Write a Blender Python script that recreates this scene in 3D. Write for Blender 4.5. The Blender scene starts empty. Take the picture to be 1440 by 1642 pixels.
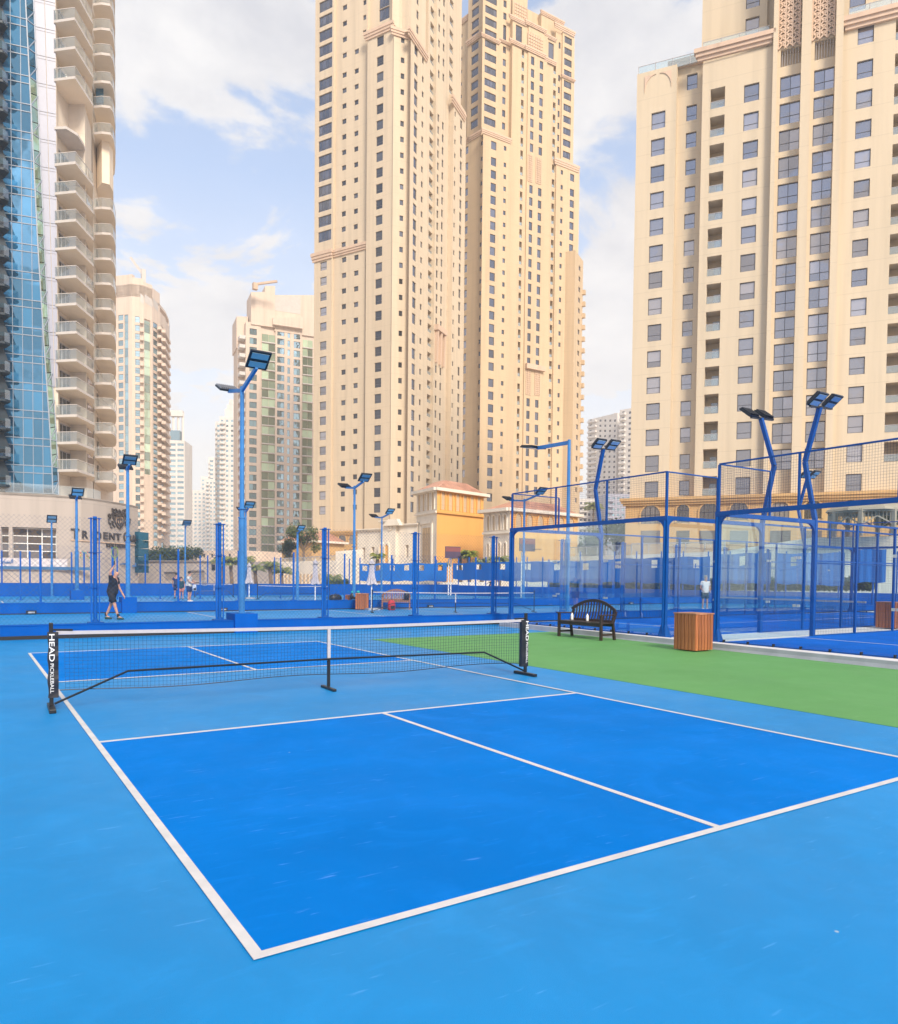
import bpy, bmesh, math, random
from mathutils import Vector, Matrix
R = math.radians
random.seed(7)
SC = bpy.context.scene
COL = SC.collection

# ------------------------------------------------------------------ camera
# photograph frame 1440 x 1642; world: x along the near baseline of the court, y away from it, metres
CP = Vector((-0.9516, -2.8791, 1.5548))
YAW, PITCH, ROLL, FPX, CY = 0.5764, -0.0309, 0.0104, 1186.78, 961.68
_f = Vector((math.sin(YAW)*math.cos(PITCH), math.cos(YAW)*math.cos(PITCH), math.sin(PITCH)))
_r0 = Vector((math.cos(YAW), -math.sin(YAW), 0.0)); _u0 = _r0.cross(_f)
_r = _r0*math.cos(ROLL)+_u0*math.sin(ROLL); _u = -_r0*math.sin(ROLL)+_u0*math.cos(ROLL)
cam = bpy.data.cameras.new('camera'); camo = bpy.data.objects.new('camera', cam); COL.objects.link(camo)
camo.matrix_world = Matrix(((_r.x, _u.x, -_f.x, CP.x), (_r.y, _u.y, -_f.y, CP.y), (_r.z, _u.z, -_f.z, CP.z), (0, 0, 0, 1)))
cam.sensor_fit = 'HORIZONTAL'; cam.sensor_width = 36.0; cam.lens = FPX/1440*36.0
cam.shift_y = (CY-821.0)/1440.0; cam.clip_start = 0.1; cam.clip_end = 6000
SC.camera = camo

# ------------------------------------------------------------------ sky, sun, exposure
SUN_EL, SUN_AZ = R(36), R(189)        # azimuth measured from +y towards +x
world = bpy.data.worlds.new('World'); SC.world = world; world.use_nodes = True
nt = world.node_tree; nt.nodes.clear(); N = nt.nodes; L = nt.links
def nd(t, **k):
    n = N.new(t)
    for a, v in k.items(): setattr(n, a, v)
    return n
CLOUD_SEED = 7.9
sky = nd('ShaderNodeTexSky', sky_type='NISHITA', sun_disc=False, sun_elevation=SUN_EL, sun_rotation=SUN_AZ, air_density=1.0, dust_density=1.5, ozone_density=1.6)
tc = nd('ShaderNodeTexCoord'); sep = nd('ShaderNodeSeparateXYZ'); L.new(tc.outputs['Generated'], sep.inputs[0])
mx = nd('ShaderNodeMath', operation='MAXIMUM'); mx.inputs[1].default_value = 0.0; L.new(sep.outputs['Z'], mx.inputs[0])
ad = nd('ShaderNodeMath', operation='ADD'); ad.inputs[1].default_value = 0.22; L.new(mx.outputs[0], ad.inputs[0])
dx = nd('ShaderNodeMath', operation='DIVIDE'); L.new(sep.outputs['X'], dx.inputs[0]); L.new(ad.outputs[0], dx.inputs[1])
dy = nd('ShaderNodeMath', operation='DIVIDE'); L.new(sep.outputs['Y'], dy.inputs[0]); L.new(ad.outputs[0], dy.inputs[1])
cmb = nd('ShaderNodeCombineXYZ'); L.new(dx.outputs[0], cmb.inputs[0]); L.new(dy.outputs[0], cmb.inputs[1]); cmb.inputs[2].default_value = CLOUD_SEED
nz = nd('ShaderNodeTexNoise'); nz.inputs['Scale'].default_value = 2.6; nz.inputs['Detail'].default_value = 9; nz.inputs['Roughness'].default_value = 0.58; nz.inputs['Distortion'].default_value = 0.35
L.new(cmb.outputs[0], nz.inputs['Vector'])
nz2 = nd('ShaderNodeTexNoise'); nz2.inputs['Scale'].default_value = 5.5; nz2.inputs['Detail'].default_value = 8; nz2.inputs['Roughness'].default_value = 0.6
L.new(cmb.outputs[0], nz2.inputs['Vector'])
cr = nd('ShaderNodeValToRGB'); cr.color_ramp.elements[0].position = 0.44; cr.color_ramp.elements[1].position = 0.52; cr.color_ramp.interpolation = 'EASE'
L.new(nz.outputs['Fac'], cr.inputs[0])
# more cloud cover towards the horizon
hz = nd('ShaderNodeMapRange'); hz.inputs['From Min'].default_value = 0.46; hz.inputs['From Max'].default_value = 0.16
L.new(sep.outputs['Z'], hz.inputs['Value'])
cov = nd('ShaderNodeMath', operation='MAXIMUM'); L.new(cr.outputs['Color'], cov.inputs[0]); L.new(hz.outputs[0], cov.inputs[1])
covm = nd('ShaderNodeMath', operation='MULTIPLY'); covm.inputs[1].default_value = 0.93; L.new(cov.outputs[0], covm.inputs[0])
cc = nd('ShaderNodeValToRGB'); e = cc.color_ramp.elements; e[0].position = 0.33; e[0].color = (0.70, 0.71, 0.76, 1); e[1].position = 0.66; e[1].color = (0.99, 0.975, 0.965, 1)
L.new(nz2.outputs['Fac'], cc.inputs[0])
gw = nd('ShaderNodeMix', data_type='RGBA'); L.new(hz.outputs[0], gw.inputs[0]); L.new(cc.outputs[0], gw.inputs[6]); gw.inputs[7].default_value = (0.98, 0.95, 0.93, 1)
cs = nd('ShaderNodeMix', data_type='RGBA', blend_type='MULTIPLY'); cs.inputs[0].default_value = 1.0; L.new(gw.outputs[2], cs.inputs[6]); cs.inputs[7].default_value = (4.7, 4.7, 4.7, 1)
# clear sky, thinned by high cirrus
sm = nd('ShaderNodeMix', data_type='RGBA', blend_type='ADD'); sm.inputs[0].default_value = 1.0; L.new(sky.outputs[0], sm.inputs[6]); sm.inputs[7].default_value = (0.62, 0.78, 1.0, 1)
fm = nd('ShaderNodeMix', data_type='RGBA'); L.new(covm.outputs[0], fm.inputs[0]); L.new(sm.outputs[2], fm.inputs[6]); L.new(cs.outputs[2], fm.inputs[7])
bg = nd('ShaderNodeBackground'); bg.inputs['Strength'].default_value = 0.12; L.new(fm.outputs[2], bg.inputs['Color'])
wo = nd('ShaderNodeOutputWorld'); L.new(bg.outputs[0], wo.inputs['Surface'])

sun = bpy.data.lights.new('sun', 'SUN'); sun.energy = 2.45; sun.angle = R(16); sun.color = (1.0, 0.90, 0.74)
suno = bpy.data.objects.new('sun', sun); COL.objects.link(suno)
_sd = Vector((math.sin(SUN_AZ)*math.cos(SUN_EL), math.cos(SUN_AZ)*math.cos(SUN_EL), math.sin(SUN_EL)))
suno.rotation_euler = _sd.to_track_quat('Z', 'Y').to_euler(); suno.location = (0, 0, 60)
SC.view_settings.view_transform = 'Standard'; SC.view_settings.look = 'None'; SC.view_settings.gamma = 1.0
SC.view_settings.use_curve_mapping = False
SC.view_settings.exposure = 0.88
HAZE_DENSITY = 0.0005
SC.cycles.volume_bounces = 1
SC.cycles.use_denoising = True
SC.cycles.max_bounces = 8; SC.cycles.transparent_max_bounces = 32; SC.cycles.diffuse_bounces = 4
SC.cycles.sample_clamp_indirect = 6.0

# ------------------------------------------------------------------ helpers
def ray(px, py): return _f + _r*((px-720)/FPX) - _u*((py-CY)/FPX)
def G(px, py, z=0.0):
    d = ray(px, py); return CP + d*((z-CP.z)/d.z)
def onY(px, Y, py=930):
    d = ray(px, py); return CP.x + d.x*(Y-CP.y)/d.y
def onX(px, X, py=930):
    d = ray(px, py); return CP.y + d.y*(X-CP.x)/d.x
def proj(P):
    d = Vector(P)-CP; w = d.dot(_f); return 720+FPX*d.dot(_r)/w, CY-FPX*d.dot(_u)/w
def H(X, Y, py):
    lo, hi = -5.0, 400.0
    for _ in range(45):
        m = (lo+hi)/2
        if proj((X, Y, m))[1] > py: lo = m
        else: hi = m
    return lo
def horizon(px):
    lo, hi = 500.0, 1300.0
    for _ in range(40):
        m = (lo+hi)/2
        if ray(px, m).z > 0: lo = m
        else: hi = m
    return lo
def DP(px, dep):
    p = CP + ray(px, horizon(px))*dep
    return Vector((p.x, p.y))

def new_mat(name):
    m = bpy.data.materials.new(name); m.use_nodes = True
    t = m.node_tree; return m, t, t.nodes['Principled BSDF']
def mat(name, col, rough=0.6, var=0.12, scale=1.5, metal=0.0, bump=0.0, bscale=60, spec=0.5, streak=False, obj_var=0.0, detail=5):
    m, t, b = new_mat(name)
    b.inputs['Roughness'].default_value = rough; b.inputs['Metallic'].default_value = metal
    b.inputs['Specular IOR Level'].default_value = spec
    tcn = t.nodes.new('ShaderNodeTexCoord'); n = t.nodes.new('ShaderNodeTexNoise')
    n.inputs['Scale'].default_value = scale; n.inputs['Detail'].default_value = detail; n.inputs['Roughness'].default_value = 0.6
    src = tcn.outputs['Object']
    if streak:
        mp = t.nodes.new('ShaderNodeMapping'); mp.inputs['Scale'].default_value = (1, 1, 0.12); t.links.new(src, mp.inputs[0]); src = mp.outputs[0]
    t.links.new(src, n.inputs['Vector'])
    r = t.nodes.new('ShaderNodeValToRGB'); r.color_ramp.elements[0].position = 0.3; r.color_ramp.elements[1].position = 0.7
    c = Vector(col[:3])
    r.color_ramp.elements[0].color = (*[x*(1-var) for x in c], 1); r.color_ramp.elements[1].color = (*[min(1, x*(1+var*0.6)) for x in c], 1)
    t.links.new(n.outputs['Fac'], r.inputs[0]); out = r.outputs[0]
    if obj_var:
        oi = t.nodes.new('ShaderNodeObjectInfo'); mr = t.nodes.new('ShaderNodeMapRange'); mr.inputs['To Min'].default_value = 1-obj_var; mr.inputs['To Max'].default_value = 1+obj_var
        t.links.new(oi.outputs['Random'], mr.inputs['Value'])
        mm = t.nodes.new('ShaderNodeMix'); mm.data_type = 'RGBA'; mm.blend_type = 'MULTIPLY'; mm.inputs[0].default_value = 1
        t.links.new(out, mm.inputs[6]); t.links.new(mr.outputs[0], mm.inputs[7]); out = mm.outputs[2]
    t.links.new(out, b.inputs['Base Color'])
    if bump:
        n2 = t.nodes.new('ShaderNodeTexNoise'); n2.inputs['Scale'].default_value = bscale; n2.inputs['Detail'].default_value = 3
        t.links.new(tcn.outputs['Object'], n2.inputs['Vector'])
        bp = t.nodes.new('ShaderNodeBump'); bp.inputs['Strength'].default_value = bump; bp.inputs['Distance'].default_value = 0.01
        t.links.new(n2.outputs['Fac'], bp.inputs['Height']); t.links.new(bp.outputs[0], b.inputs['Normal'])
    return m
def glass_mirror(name, base, refl=0.35, tint=(1, 1, 1), wav=0.03, wscale=0.6, curtain=0.5, rough=0.02):
    # window pane seen from outside: dim room and curtains behind a reflecting pane
    m, t, b = new_mat(name); t.nodes.remove(b)
    out = [n for n in t.nodes if n.type == 'OUTPUT_MATERIAL'][0]
    df = t.nodes.new('ShaderNodeBsdfDiffuse'); gl = t.nodes.new('ShaderNodeBsdfGlossy'); gl.inputs['Roughness'].default_value = rough; gl.inputs['Color'].default_value = (*tint, 1)
    oi = t.nodes.new('ShaderNodeObjectInfo'); geo = t.nodes.new('ShaderNodeNewGeometry')
    ad_ = t.nodes.new('ShaderNodeMath'); ad_.operation = 'ADD'; t.links.new(oi.outputs['Random'], ad_.inputs[0]); t.links.new(geo.outputs['Random Per Island'], ad_.inputs[1])
    fr = t.nodes.new('ShaderNodeMath'); fr.operation = 'FRACT'; t.links.new(ad_.outputs[0], fr.inputs[0])
    r = t.nodes.new('ShaderNodeValToRGB'); el = r.color_ramp.elements
    el[0].color = (*[x*0.6 for x in base], 1); el[1].color = (*[min(1, x*(1+curtain*2.2)) for x in base], 1); el[0].position = 0.35; el[1].position = 1.0
    t.links.new(fr.outputs[0], r.inputs[0]); t.links.new(r.outputs[0], df.inputs['Color'])
    tcn = t.nodes.new('ShaderNodeTexCoord'); n2 = t.nodes.new('ShaderNodeTexNoise'); n2.inputs['Scale'].default_value = wscale
    mpn = t.nodes.new('ShaderNodeVectorMath'); mpn.operation = 'ADD'; t.links.new(geo.outputs['Position'], mpn.inputs[0]); mpn.inputs[1].default_value = (3, 5, 1)
    t.links.new(mpn.outputs[0], n2.inputs['Vector'])
    bp = t.nodes.new('ShaderNodeBump'); bp.inputs['Strength'].default_value = wav; bp.inputs['Distance'].default_value = 1.0
    t.links.new(n2.outputs['Fac'], bp.inputs['Height']); t.links.new(bp.outputs[0], gl.inputs['Normal'])
    lw = t.nodes.new('ShaderNodeFresnel'); lw.inputs['IOR'].default_value = 1.5
    mr = t.nodes.new('ShaderNodeMapRange'); mr.inputs['From Min'].default_value = 0.0; mr.inputs['To Min'].default_value = refl; mr.inputs['To Max'].default_value = 1.0
    t.links.new(lw.outputs[0], mr.inputs['Value'])
    mi = t.nodes.new('ShaderNodeMixShader'); t.links.new(mr.outputs[0], mi.inputs[0]); t.links.new(df.outputs[0], mi.inputs[1]); t.links.new(gl.outputs[0], mi.inputs[2])
    t.links.new(mi.outputs[0], out.inputs['Surface'])
    return m
def glass_clear(name, tint=(0.86, 0.95, 0.97), refl=0.08, rough=0.0, milk=0.0, milkcol=(.8, .85, .88), rmax=0.9):
    m, t, b = new_mat(name); t.nodes.remove(b)
    out = [n for n in t.nodes if n.type == 'OUTPUT_MATERIAL'][0]
    tr = t.nodes.new('ShaderNodeBsdfTransparent'); tr.inputs['Color'].default_value = (*tint, 1)
    gl = t.nodes.new('ShaderNodeBsdfGlossy'); gl.inputs['Roughness'].default_value = rough; gl.inputs['Color'].default_value = (0.95, 0.98, 1, 1)
    lw = t.nodes.new('ShaderNodeFresnel'); lw.inputs['IOR'].default_value = 1.5
    mr = t.nodes.new('ShaderNodeMapRange'); mr.inputs['From Min'].default_value = 0.04; mr.inputs['To Min'].default_value = refl; mr.inputs['To Max'].default_value = rmax
    t.links.new(lw.outputs[0], mr.inputs['Value'])
    mi = t.nodes.new('ShaderNodeMixShader'); t.links.new(mr.outputs[0], mi.inputs[0]); t.links.new(tr.outputs[0], mi.inputs[1]); t.links.new(gl.outputs[0], mi.inputs[2])
    last = mi
    if milk:
        df = t.nodes.new('ShaderNodeBsdfDiffuse'); df.inputs['Color'].default_value = (*milkcol, 1)
        m2 = t.nodes.new('ShaderNodeMixShader'); m2.inputs[0].default_value = milk; t.links.new(mi.outputs[0], m2.inputs[1]); t.links.new(df.outputs[0], m2.inputs[2]); last = m2
    t.links.new(last.outputs[0], out.inputs['Surface'])
    return m

def props(o, label=None, cat=None, group=None, kind=None):
    if label: o['label'] = label
    if cat: o['category'] = cat
    if group: o['group'] = group
    if kind: o['kind'] = kind
    return o
def thing(name, label, cat, loc=(0, 0, 0), group=None, rz=0.0):
    o = bpy.data.objects.new(name, None); COL.objects.link(o); o.location = loc; o.rotation_euler = (0, 0, rz)
    o.empty_display_size = 0.2
    return props(o, label, cat, group)
def origin(o):
    v = Vector((0, 0, 0))
    while o is not None: v += o.location; o = o.parent
    return v
class MB:
    def __init__(s): s.v = []; s.f = []; s.m = []; s.mi = 0
    def add(s, vs, fs, mi=None):
        b = len(s.v); s.v += [tuple(v) for v in vs]; mi = s.mi if mi is None else mi
        for f in fs: s.f.append(tuple(b+i for i in f)); s.m.append(mi)
        return s
    def quad(s, a, b, c, d, mi=None): return s.add([a, b, c, d], [(0, 1, 2, 3)], mi)
    def hexa(s, p, mi=None):  # 8 points: bottom 4 ccw, top 4 ccw
        return s.add(p, [(3, 2, 1, 0), (4, 5, 6, 7), (0, 1, 5, 4), (1, 2, 6, 5), (2, 3, 7, 6), (3, 0, 4, 7)], mi)
    def box(s, x0, x1, y0, y1, z0, z1, mi=None):
        return s.hexa([(x0, y0, z0), (x1, y0, z0), (x1, y1, z0), (x0, y1, z0), (x0, y0, z1), (x1, y0, z1), (x1, y1, z1), (x0, y1, z1)], mi)
    def bar(s, a, b, w, h=None, up=None, mi=None):
        a = Vector(a); b = Vector(b); h = w if h is None else h; d = (b-a).normalized()
        up = Vector(up) if up is not None else (Vector((0, 0, 1)) if abs(d.z) < 0.95 else Vector((0, 1, 0)))
        sx = d.cross(up).normalized(); uy = sx.cross(d).normalized()
        p = []
        for q in (a, b):
            for i, j in ((-1, -1), (1, -1), (1, 1), (-1, 1)): p.append(q+sx*(w/2*i)+uy*(h/2*j))
        return s.add(p, [(3, 2, 1, 0), (4, 5, 6, 7), (0, 1, 5, 4), (1, 2, 6, 5), (2, 3, 7, 6), (3, 0, 4, 7)], mi)
    def tube(s, pts, r, n=8, mi=None, cap=True):
        pts = [Vector(p) for p in pts]; rr = r if isinstance(r, (list, tuple)) else [r]*len(pts)
        rings = []; prev = None
        for i, p in enumerate(pts):
            d = (pts[min(i+1, len(pts)-1)]-pts[max(i-1, 0)]).normalized()
            if prev is None: a = d.orthogonal().normalized()
            else: a = (prev-d*prev.dot(d)).normalized()
            prev = a; b = d.cross(a)
            rings.append([p+(a*math.cos(2*math.pi*k/n)+b*math.sin(2*math.pi*k/n))*rr[i] for k in range(n)])
        vs = [v for rg in rings for v in rg]; fs = []
        for i in range(len(pts)-1):
            for k in range(n):
                k2 = (k+1) % n; fs.append((i*n+k, i*n+k2, (i+1)*n+k2, (i+1)*n+k))
        if cap: fs.append(tuple(range(n-1, -1, -1))); fs.append(tuple((len(pts)-1)*n+k for k in range(n)))
        return s.add(vs, fs, mi)
    def prism(s, poly, z0, z1, mi=None, cap=True):
        n = len(poly); vs = [(p[0], p[1], z0) for p in poly]+[(p[0], p[1], z1) for p in poly]
        fs = [(i, (i+1) % n, n+(i+1) % n, n+i) for i in range(n)]
        if cap: fs += [tuple(range(n-1, -1, -1)), tuple(range(n, 2*n))]
        return s.add(vs, fs, mi)
    def lathe(s, c, prof, n=16, mi=None):
        vs = []; fs = []
        for r_, z in prof:
            for k in range(n): vs.append((c[0]+r_*math.cos(2*math.pi*k/n), c[1]+r_*math.sin(2*math.pi*k/n), c[2]+z))
        for i in range(len(prof)-1):
            for k in range(n): fs.append((i*n+k, i*n+(k+1) % n, (i+1)*n+(k+1) % n, (i+1)*n+k))
        return s.add(vs, fs, mi)
    def mesh(s, name, mats, off=None):
        me = bpy.data.meshes.new(name)
        vs = s.v if off is None else [(v[0]-off.x, v[1]-off.y, v[2]-off.z) for v in s.v]
        me.from_pydata(vs, [], s.f)
        for m in (mats if isinstance(mats, (list, tuple)) else [mats]): me.materials.append(m)
        if any(s.m): me.polygons.foreach_set('material_index', s.m)
        me.update(); return me
    def build(s, name, mats, parent=None, label=None, cat=None, group=None, kind=None, local=False, smooth=False, bevel=0.0):
        off = origin(parent) if (parent is not None and not local) else None
        me = s.mesh(name, mats, off)
        o = bpy.data.objects.new(name, me); COL.objects.link(o); o.parent = parent
        props(o, label, cat, group, kind)
        if smooth: me.polygons.foreach_set('use_smooth', [True]*len(me.polygons))
        if bevel:
            b = o.modifiers.new('bevel', 'BEVEL'); b.width = bevel; b.segments = 2; b.limit_method = 'ANGLE'
        return o
def top(mb, name, mats, label, cat, group=None, **k): return mb.build(name, mats, None, label, cat, group, **k)
def put(name, me, loc, rz=0.0, parent=None, kind=None):
    o = bpy.data.objects.new(name, me); COL.objects.link(o); o.parent = parent
    off = origin(parent) if parent is not None else Vector((0, 0, 0))
    o.location = Vector(loc)-off; o.rotation_euler = (0, 0, rz)
    if kind: o['kind'] = kind
    return o
def kids(o): return [c for c in bpy.data.objects if c.parent is o]
def copy_tree(o, parent=None, label=None, loc=None, rz=None):
    allc = {}
    for c in bpy.data.objects:
        if c.parent is not None: allc.setdefault(c.parent.name, []).append(c)
    def rec(o, parent):
        c = o.copy(); COL.objects.link(c); c.parent = parent
        for ch in allc.get(o.name, []): rec(ch, c)
        return c
    c = rec(o, parent)
    if label: c['label'] = label
    if loc is not None: c.location = loc
    if rz is not None: c.rotation_euler = (0, 0, rz)
    return c
def text_mesh(txt, size, extrude=0.002, font_scale_x=1.0, bold=0.0):
    cu = bpy.data.curves.new('t', 'FONT'); cu.body = txt; cu.size = size; cu.extrude = extrude; cu.align_x = 'CENTER'; cu.align_y = 'CENTER'; cu.offset = bold
    o = bpy.data.objects.new('t', cu); COL.objects.link(o)
    dg = bpy.context.evaluated_depsgraph_get(); dg.update()
    me = bpy.data.meshes.new_from_object(o.evaluated_get(dg))
    COL.objects.unlink(o); bpy.data.objects.remove(o)
    if font_scale_x != 1.0: me.transform(Matrix.Scale(font_scale_x, 4, (1, 0, 0)))
    return me

# ------------------------------------------------------------------ materials
M = {}
def court_mat(name, col, rough, spec, patch=.10):
    """acrylic court paint: grit, roller patches, faint scuffs and pale specks"""
    m, t, b = new_mat(name); b.inputs['Roughness'].default_value = rough; b.inputs['Specular IOR Level'].default_value = spec
    g = t.nodes.new('ShaderNodeNewGeometry'); ln = t.links.new
    def noise(sc, det=6, vec=None, dist=0.0):
        n = t.nodes.new('ShaderNodeTexNoise'); n.inputs['Scale'].default_value = sc; n.inputs['Detail'].default_value = det; n.inputs['Roughness'].default_value = .62; n.inputs['Distortion'].default_value = dist; ln(vec or g.outputs['Position'], n.inputs['Vector']); return n.outputs['Fac']
    def rng(x, a, b_, c, d):
        r = t.nodes.new('ShaderNodeMapRange'); r.inputs['From Min'].default_value = a; r.inputs['From Max'].default_value = b_; r.inputs['To Min'].default_value = c; r.inputs['To Max'].default_value = d; ln(x, r.inputs['Value']); return r.outputs[0]
    def mixc(f, a, c2, mode='MIX'):
        x = t.nodes.new('ShaderNodeMix'); x.data_type = 'RGBA'; x.blend_type = mode
        if isinstance(f, float): x.inputs[0].default_value = f
        else: ln(f, x.inputs[0])
        for i, v in ((6, a), (7, c2)):
            if isinstance(v, tuple): x.inputs[i].default_value = v
            else: ln(v, x.inputs[i])
        return x.outputs[2]
    base = tuple(col)+(1,); pale = tuple(min(1, c*(1+patch)+.008) for c in col)+(1,); dark = tuple(c*(1-patch*1.2) for c in col)+(1,)
    c = mixc(rng(noise(.33, 8, dist=.6), .35, .65, 0, 1), dark, base)
    c = mixc(rng(noise(1.7, 7, dist=.8), .50, .78, 0, .55), c, pale)
    mp = t.nodes.new('ShaderNodeMapping'); mp.inputs['Rotation'].default_value = (0, 0, .5); mp.inputs['Scale'].default_value = (1.1, 7, 1); ln(g.outputs['Position'], mp.inputs[0])
    c = mixc(rng(noise(1.6, 5, mp.outputs[0], .3), .58, .74, 0, .45), c, pale)
    mp2 = t.nodes.new('ShaderNodeMapping'); mp2.inputs['Rotation'].default_value = (0, 0, -1.1); mp2.inputs['Scale'].default_value = (2.5, 22, 1); ln(g.outputs['Position'], mp2.inputs[0])
    c = mixc(rng(noise(1.3, 3, mp2.outputs[0], .2), .66, .73, 0, .5), c, tuple(min(1, x*1.2+.12) for x in col)+(1,))
    v = t.nodes.new('ShaderNodeTexVoronoi'); v.inputs['Scale'].default_value = 1.9; ln(g.outputs['Position'], v.inputs['Vector'])
    c = mixc(rng(v.outputs['Distance'], .014, .022, .75, 0), c, (.45, .5, .55, 1))
    c = mixc(rng(noise(160, 2), .3, .7, .0, .22), c, dark)
    ln(c, b.inputs['Base Color'])
    bp = t.nodes.new('ShaderNodeBump'); bp.inputs['Strength'].default_value = .35; bp.inputs['Distance'].default_value = .004; ln(noise(260, 3), bp.inputs['Height']); ln(bp.outputs[0], b.inputs['Normal'])
    ln(rng(noise(.8, 4), .3, .7, rough-.08, rough+.08), b.inputs['Roughness'])
    return m
M['court_light'] = court_mat('court_light_blue', (0.001, 0.228, 0.585), 0.45, 0.28, .15)
M['court_blue'] = court_mat('court_deep_blue', (0.0002, 0.17, 0.60), 0.6, 0.02, .16)
M['court_green'] = court_mat('court_green', (0.11, 0.30, 0.095), 0.65, 0.2, .08)
M['line'] = mat('line_paint', (0.58, 0.56, 0.57), 0.6, 0.14, 5, bump=.2, bscale=200, detail=9)
M['wallblue'] = mat('blue_wall_paint', (0.0005, 0.088, 0.40), 0.65, 0.14, 1.2, streak=True, spec=0.08)
M['wallblack'] = mat('black_skirting', (0.012, 0.012, 0.015), 0.6, 0.2, 4)
M['steel'] = mat('blue_steel', (0.001, 0.10, 0.43), 0.4, 0.12, 3, spec=0.25)
M['steeld'] = mat('dark_blue_steel', (0.0005, 0.070, 0.31), 0.4, 0.12, 3, spec=0.25)
M['wire'] = mat('fence_wire', (0.02, 0.07, 0.16), 0.5, 0.1, 3)
M['pmesh'] = mat('padel_mesh_wire', (0.02, 0.035, 0.10), 0.5, 0.1, 3)
M['black'] = mat('black_metal', (0.010, 0.011, 0.014), 0.4, 0.2, 8)
M['blackcloth'] = mat('black_vinyl', (0.012, 0.013, 0.022), 0.45, 0.3, 9, bump=0.5, bscale=18)
M['white'] = mat('white_print', (0.8, 0.8, 0.8), 0.5, 0.04, 5)
M['tape'] = mat('white_net_tape', (0.46, 0.44, 0.47), 0.6, 0.08, 8, bump=0.3, bscale=40)
M['cord'] = mat('net_cord', (0.012, 0.035, 0.08), 0.7, 0.1, 8)
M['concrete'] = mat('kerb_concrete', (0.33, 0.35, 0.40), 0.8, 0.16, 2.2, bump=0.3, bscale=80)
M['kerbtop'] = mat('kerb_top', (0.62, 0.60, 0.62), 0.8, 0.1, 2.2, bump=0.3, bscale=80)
M['turf'] = mat('padel_turf', (0.001, 0.12, 0.58), 0.95, 0.16, 1.5, bump=0.9, bscale=300, spec=0.1, detail=9)
M['pglass'] = glass_clear('padel_glass', (0.93, 0.975, 0.985), 0.008, rmax=.22)
M['bglass'] = glass_clear('balustrade_glass', (0.84, 0.90, 0.90), 0.10, milk=0.16)
M['chrome'] = mat('clamp_steel', (0.55, 0.57, 0.6), 0.3, 0.1, 20, metal=0.8)
M['lens'] = glass_mirror('lamp_lens', (0.42, 0.58, 0.66), 0.22, (0.8, 0.94, 1.0), 0.0, 1, 0.1, 0.15)
M['lampblack'] = mat('lamp_housing', (0.010, 0.014, 0.025), 0.4, 0.2, 20)
M['lampgrey'] = mat('lamp_housing_back', (0.30, 0.30, 0.33), 0.45, 0.2, 20)
M['wood'] = None
# wood with grain per slat
def wood(name, a, b, rough=0.5, sc=(30, 30, 2.2)):
    m, t, bs = new_mat(name); bs.inputs['Roughness'].default_value = rough
    tcn = t.nodes.new('ShaderNodeTexCoord'); mp = t.nodes.new('ShaderNodeMapping'); mp.inputs['Scale'].default_value = sc
    t.links.new(tcn.outputs['Object'], mp.inputs[0])
    n = t.nodes.new('ShaderNodeTexNoise'); n.inputs['Scale'].default_value = 1.0; n.inputs['Detail'].default_value = 6; t.links.new(mp.outputs[0], n.inputs['Vector'])
    r = t.nodes.new('ShaderNodeValToRGB'); r.color_ramp.elements[0].color = (*a, 1); r.color_ramp.elements[1].color = (*b, 1); r.color_ramp.elements[0].position = 0.3; r.color_ramp.elements[1].position = 0.7
    t.links.new(n.outputs['Fac'], r.inputs[0])
    oi = t.nodes.new('ShaderNodeObjectInfo'); mr = t.nodes.new('ShaderNodeMapRange'); mr.inputs['To Min'].default_value = 0.7; mr.inputs['To Max'].default_value = 1.2
    t.links.new(oi.outputs['Random'], mr.inputs['Value'])
    mm = t.nodes.new('ShaderNodeMix'); mm.data_type = 'RGBA'; mm.blend_type = 'MULTIPLY'; mm.inputs[0].default_value = 1
    t.links.new(r.outputs[0], mm.inputs[6]); t.links.new(mr.outputs[0], mm.inputs[7]); t.links.new(mm.outputs[2], bs.inputs['Base Color'])
    return m
M['wood'] = wood('box_teak', (0.26, 0.075, 0.025), (0.46, 0.16, 0.06))
M['woodlid'] = wood('box_teak_lid', (0.34, 0.13, 0.07), (0.50, 0.22, 0.13), sc=(2.2, 30, 30))
M['benchwood'] = wood('bench_wood', (0.018, 0.010, 0.008), (0.05, 0.026, 0.018), 0.4)
M['farwood'] = wood('far_bench_wood', (0.20, 0.09, 0.06), (0.34, 0.17, 0.13))

# ================================================================== GROUND AND COURTS
mb = MB(); mb.quad((-3000, -3000, -0.06), (3000, -3000, -0.06), (3000, 3000, -0.06), (-3000, 3000, -0.06))
mb.build('ground', mat('sandy_paving', (0.48, 0.41, 0.34), 0.9, 0.2, 0.05), kind='structure')
mb = MB(); mb.box(-40, 66, -25, 53.6, -0.055, 0.0)
mb.build('court_surround', M['court_light'], kind='structure')
CW, CL, NV1, NV2, LW = 5.954, 13.41, 4.496, 8.941, 0.05
mb = MB()
for y0, y1 in ((0.02, NV1+LW/2), (NV2-LW/2, CL-0.02)): mb.box(0.02, CW-0.02, y0, y1, 0.0005, 0.004)
mb.build('service_area_paint', M['court_blue'], kind='structure')
mb = MB(); mb.box(7.33, 13.45, -25, 13.38, 0.0005, 0.004)
mb.build('green_run_off_paint', M['court_green'], kind='structure')
def lines(rects, name='court_lines', z=0.0085):
    m = MB()
    for x0, x1, y0, y1 in rects: m.box(x0, x1, y0, y1, z-0.003, z)
    return m.build(name, M['line'], kind='structure')
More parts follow.
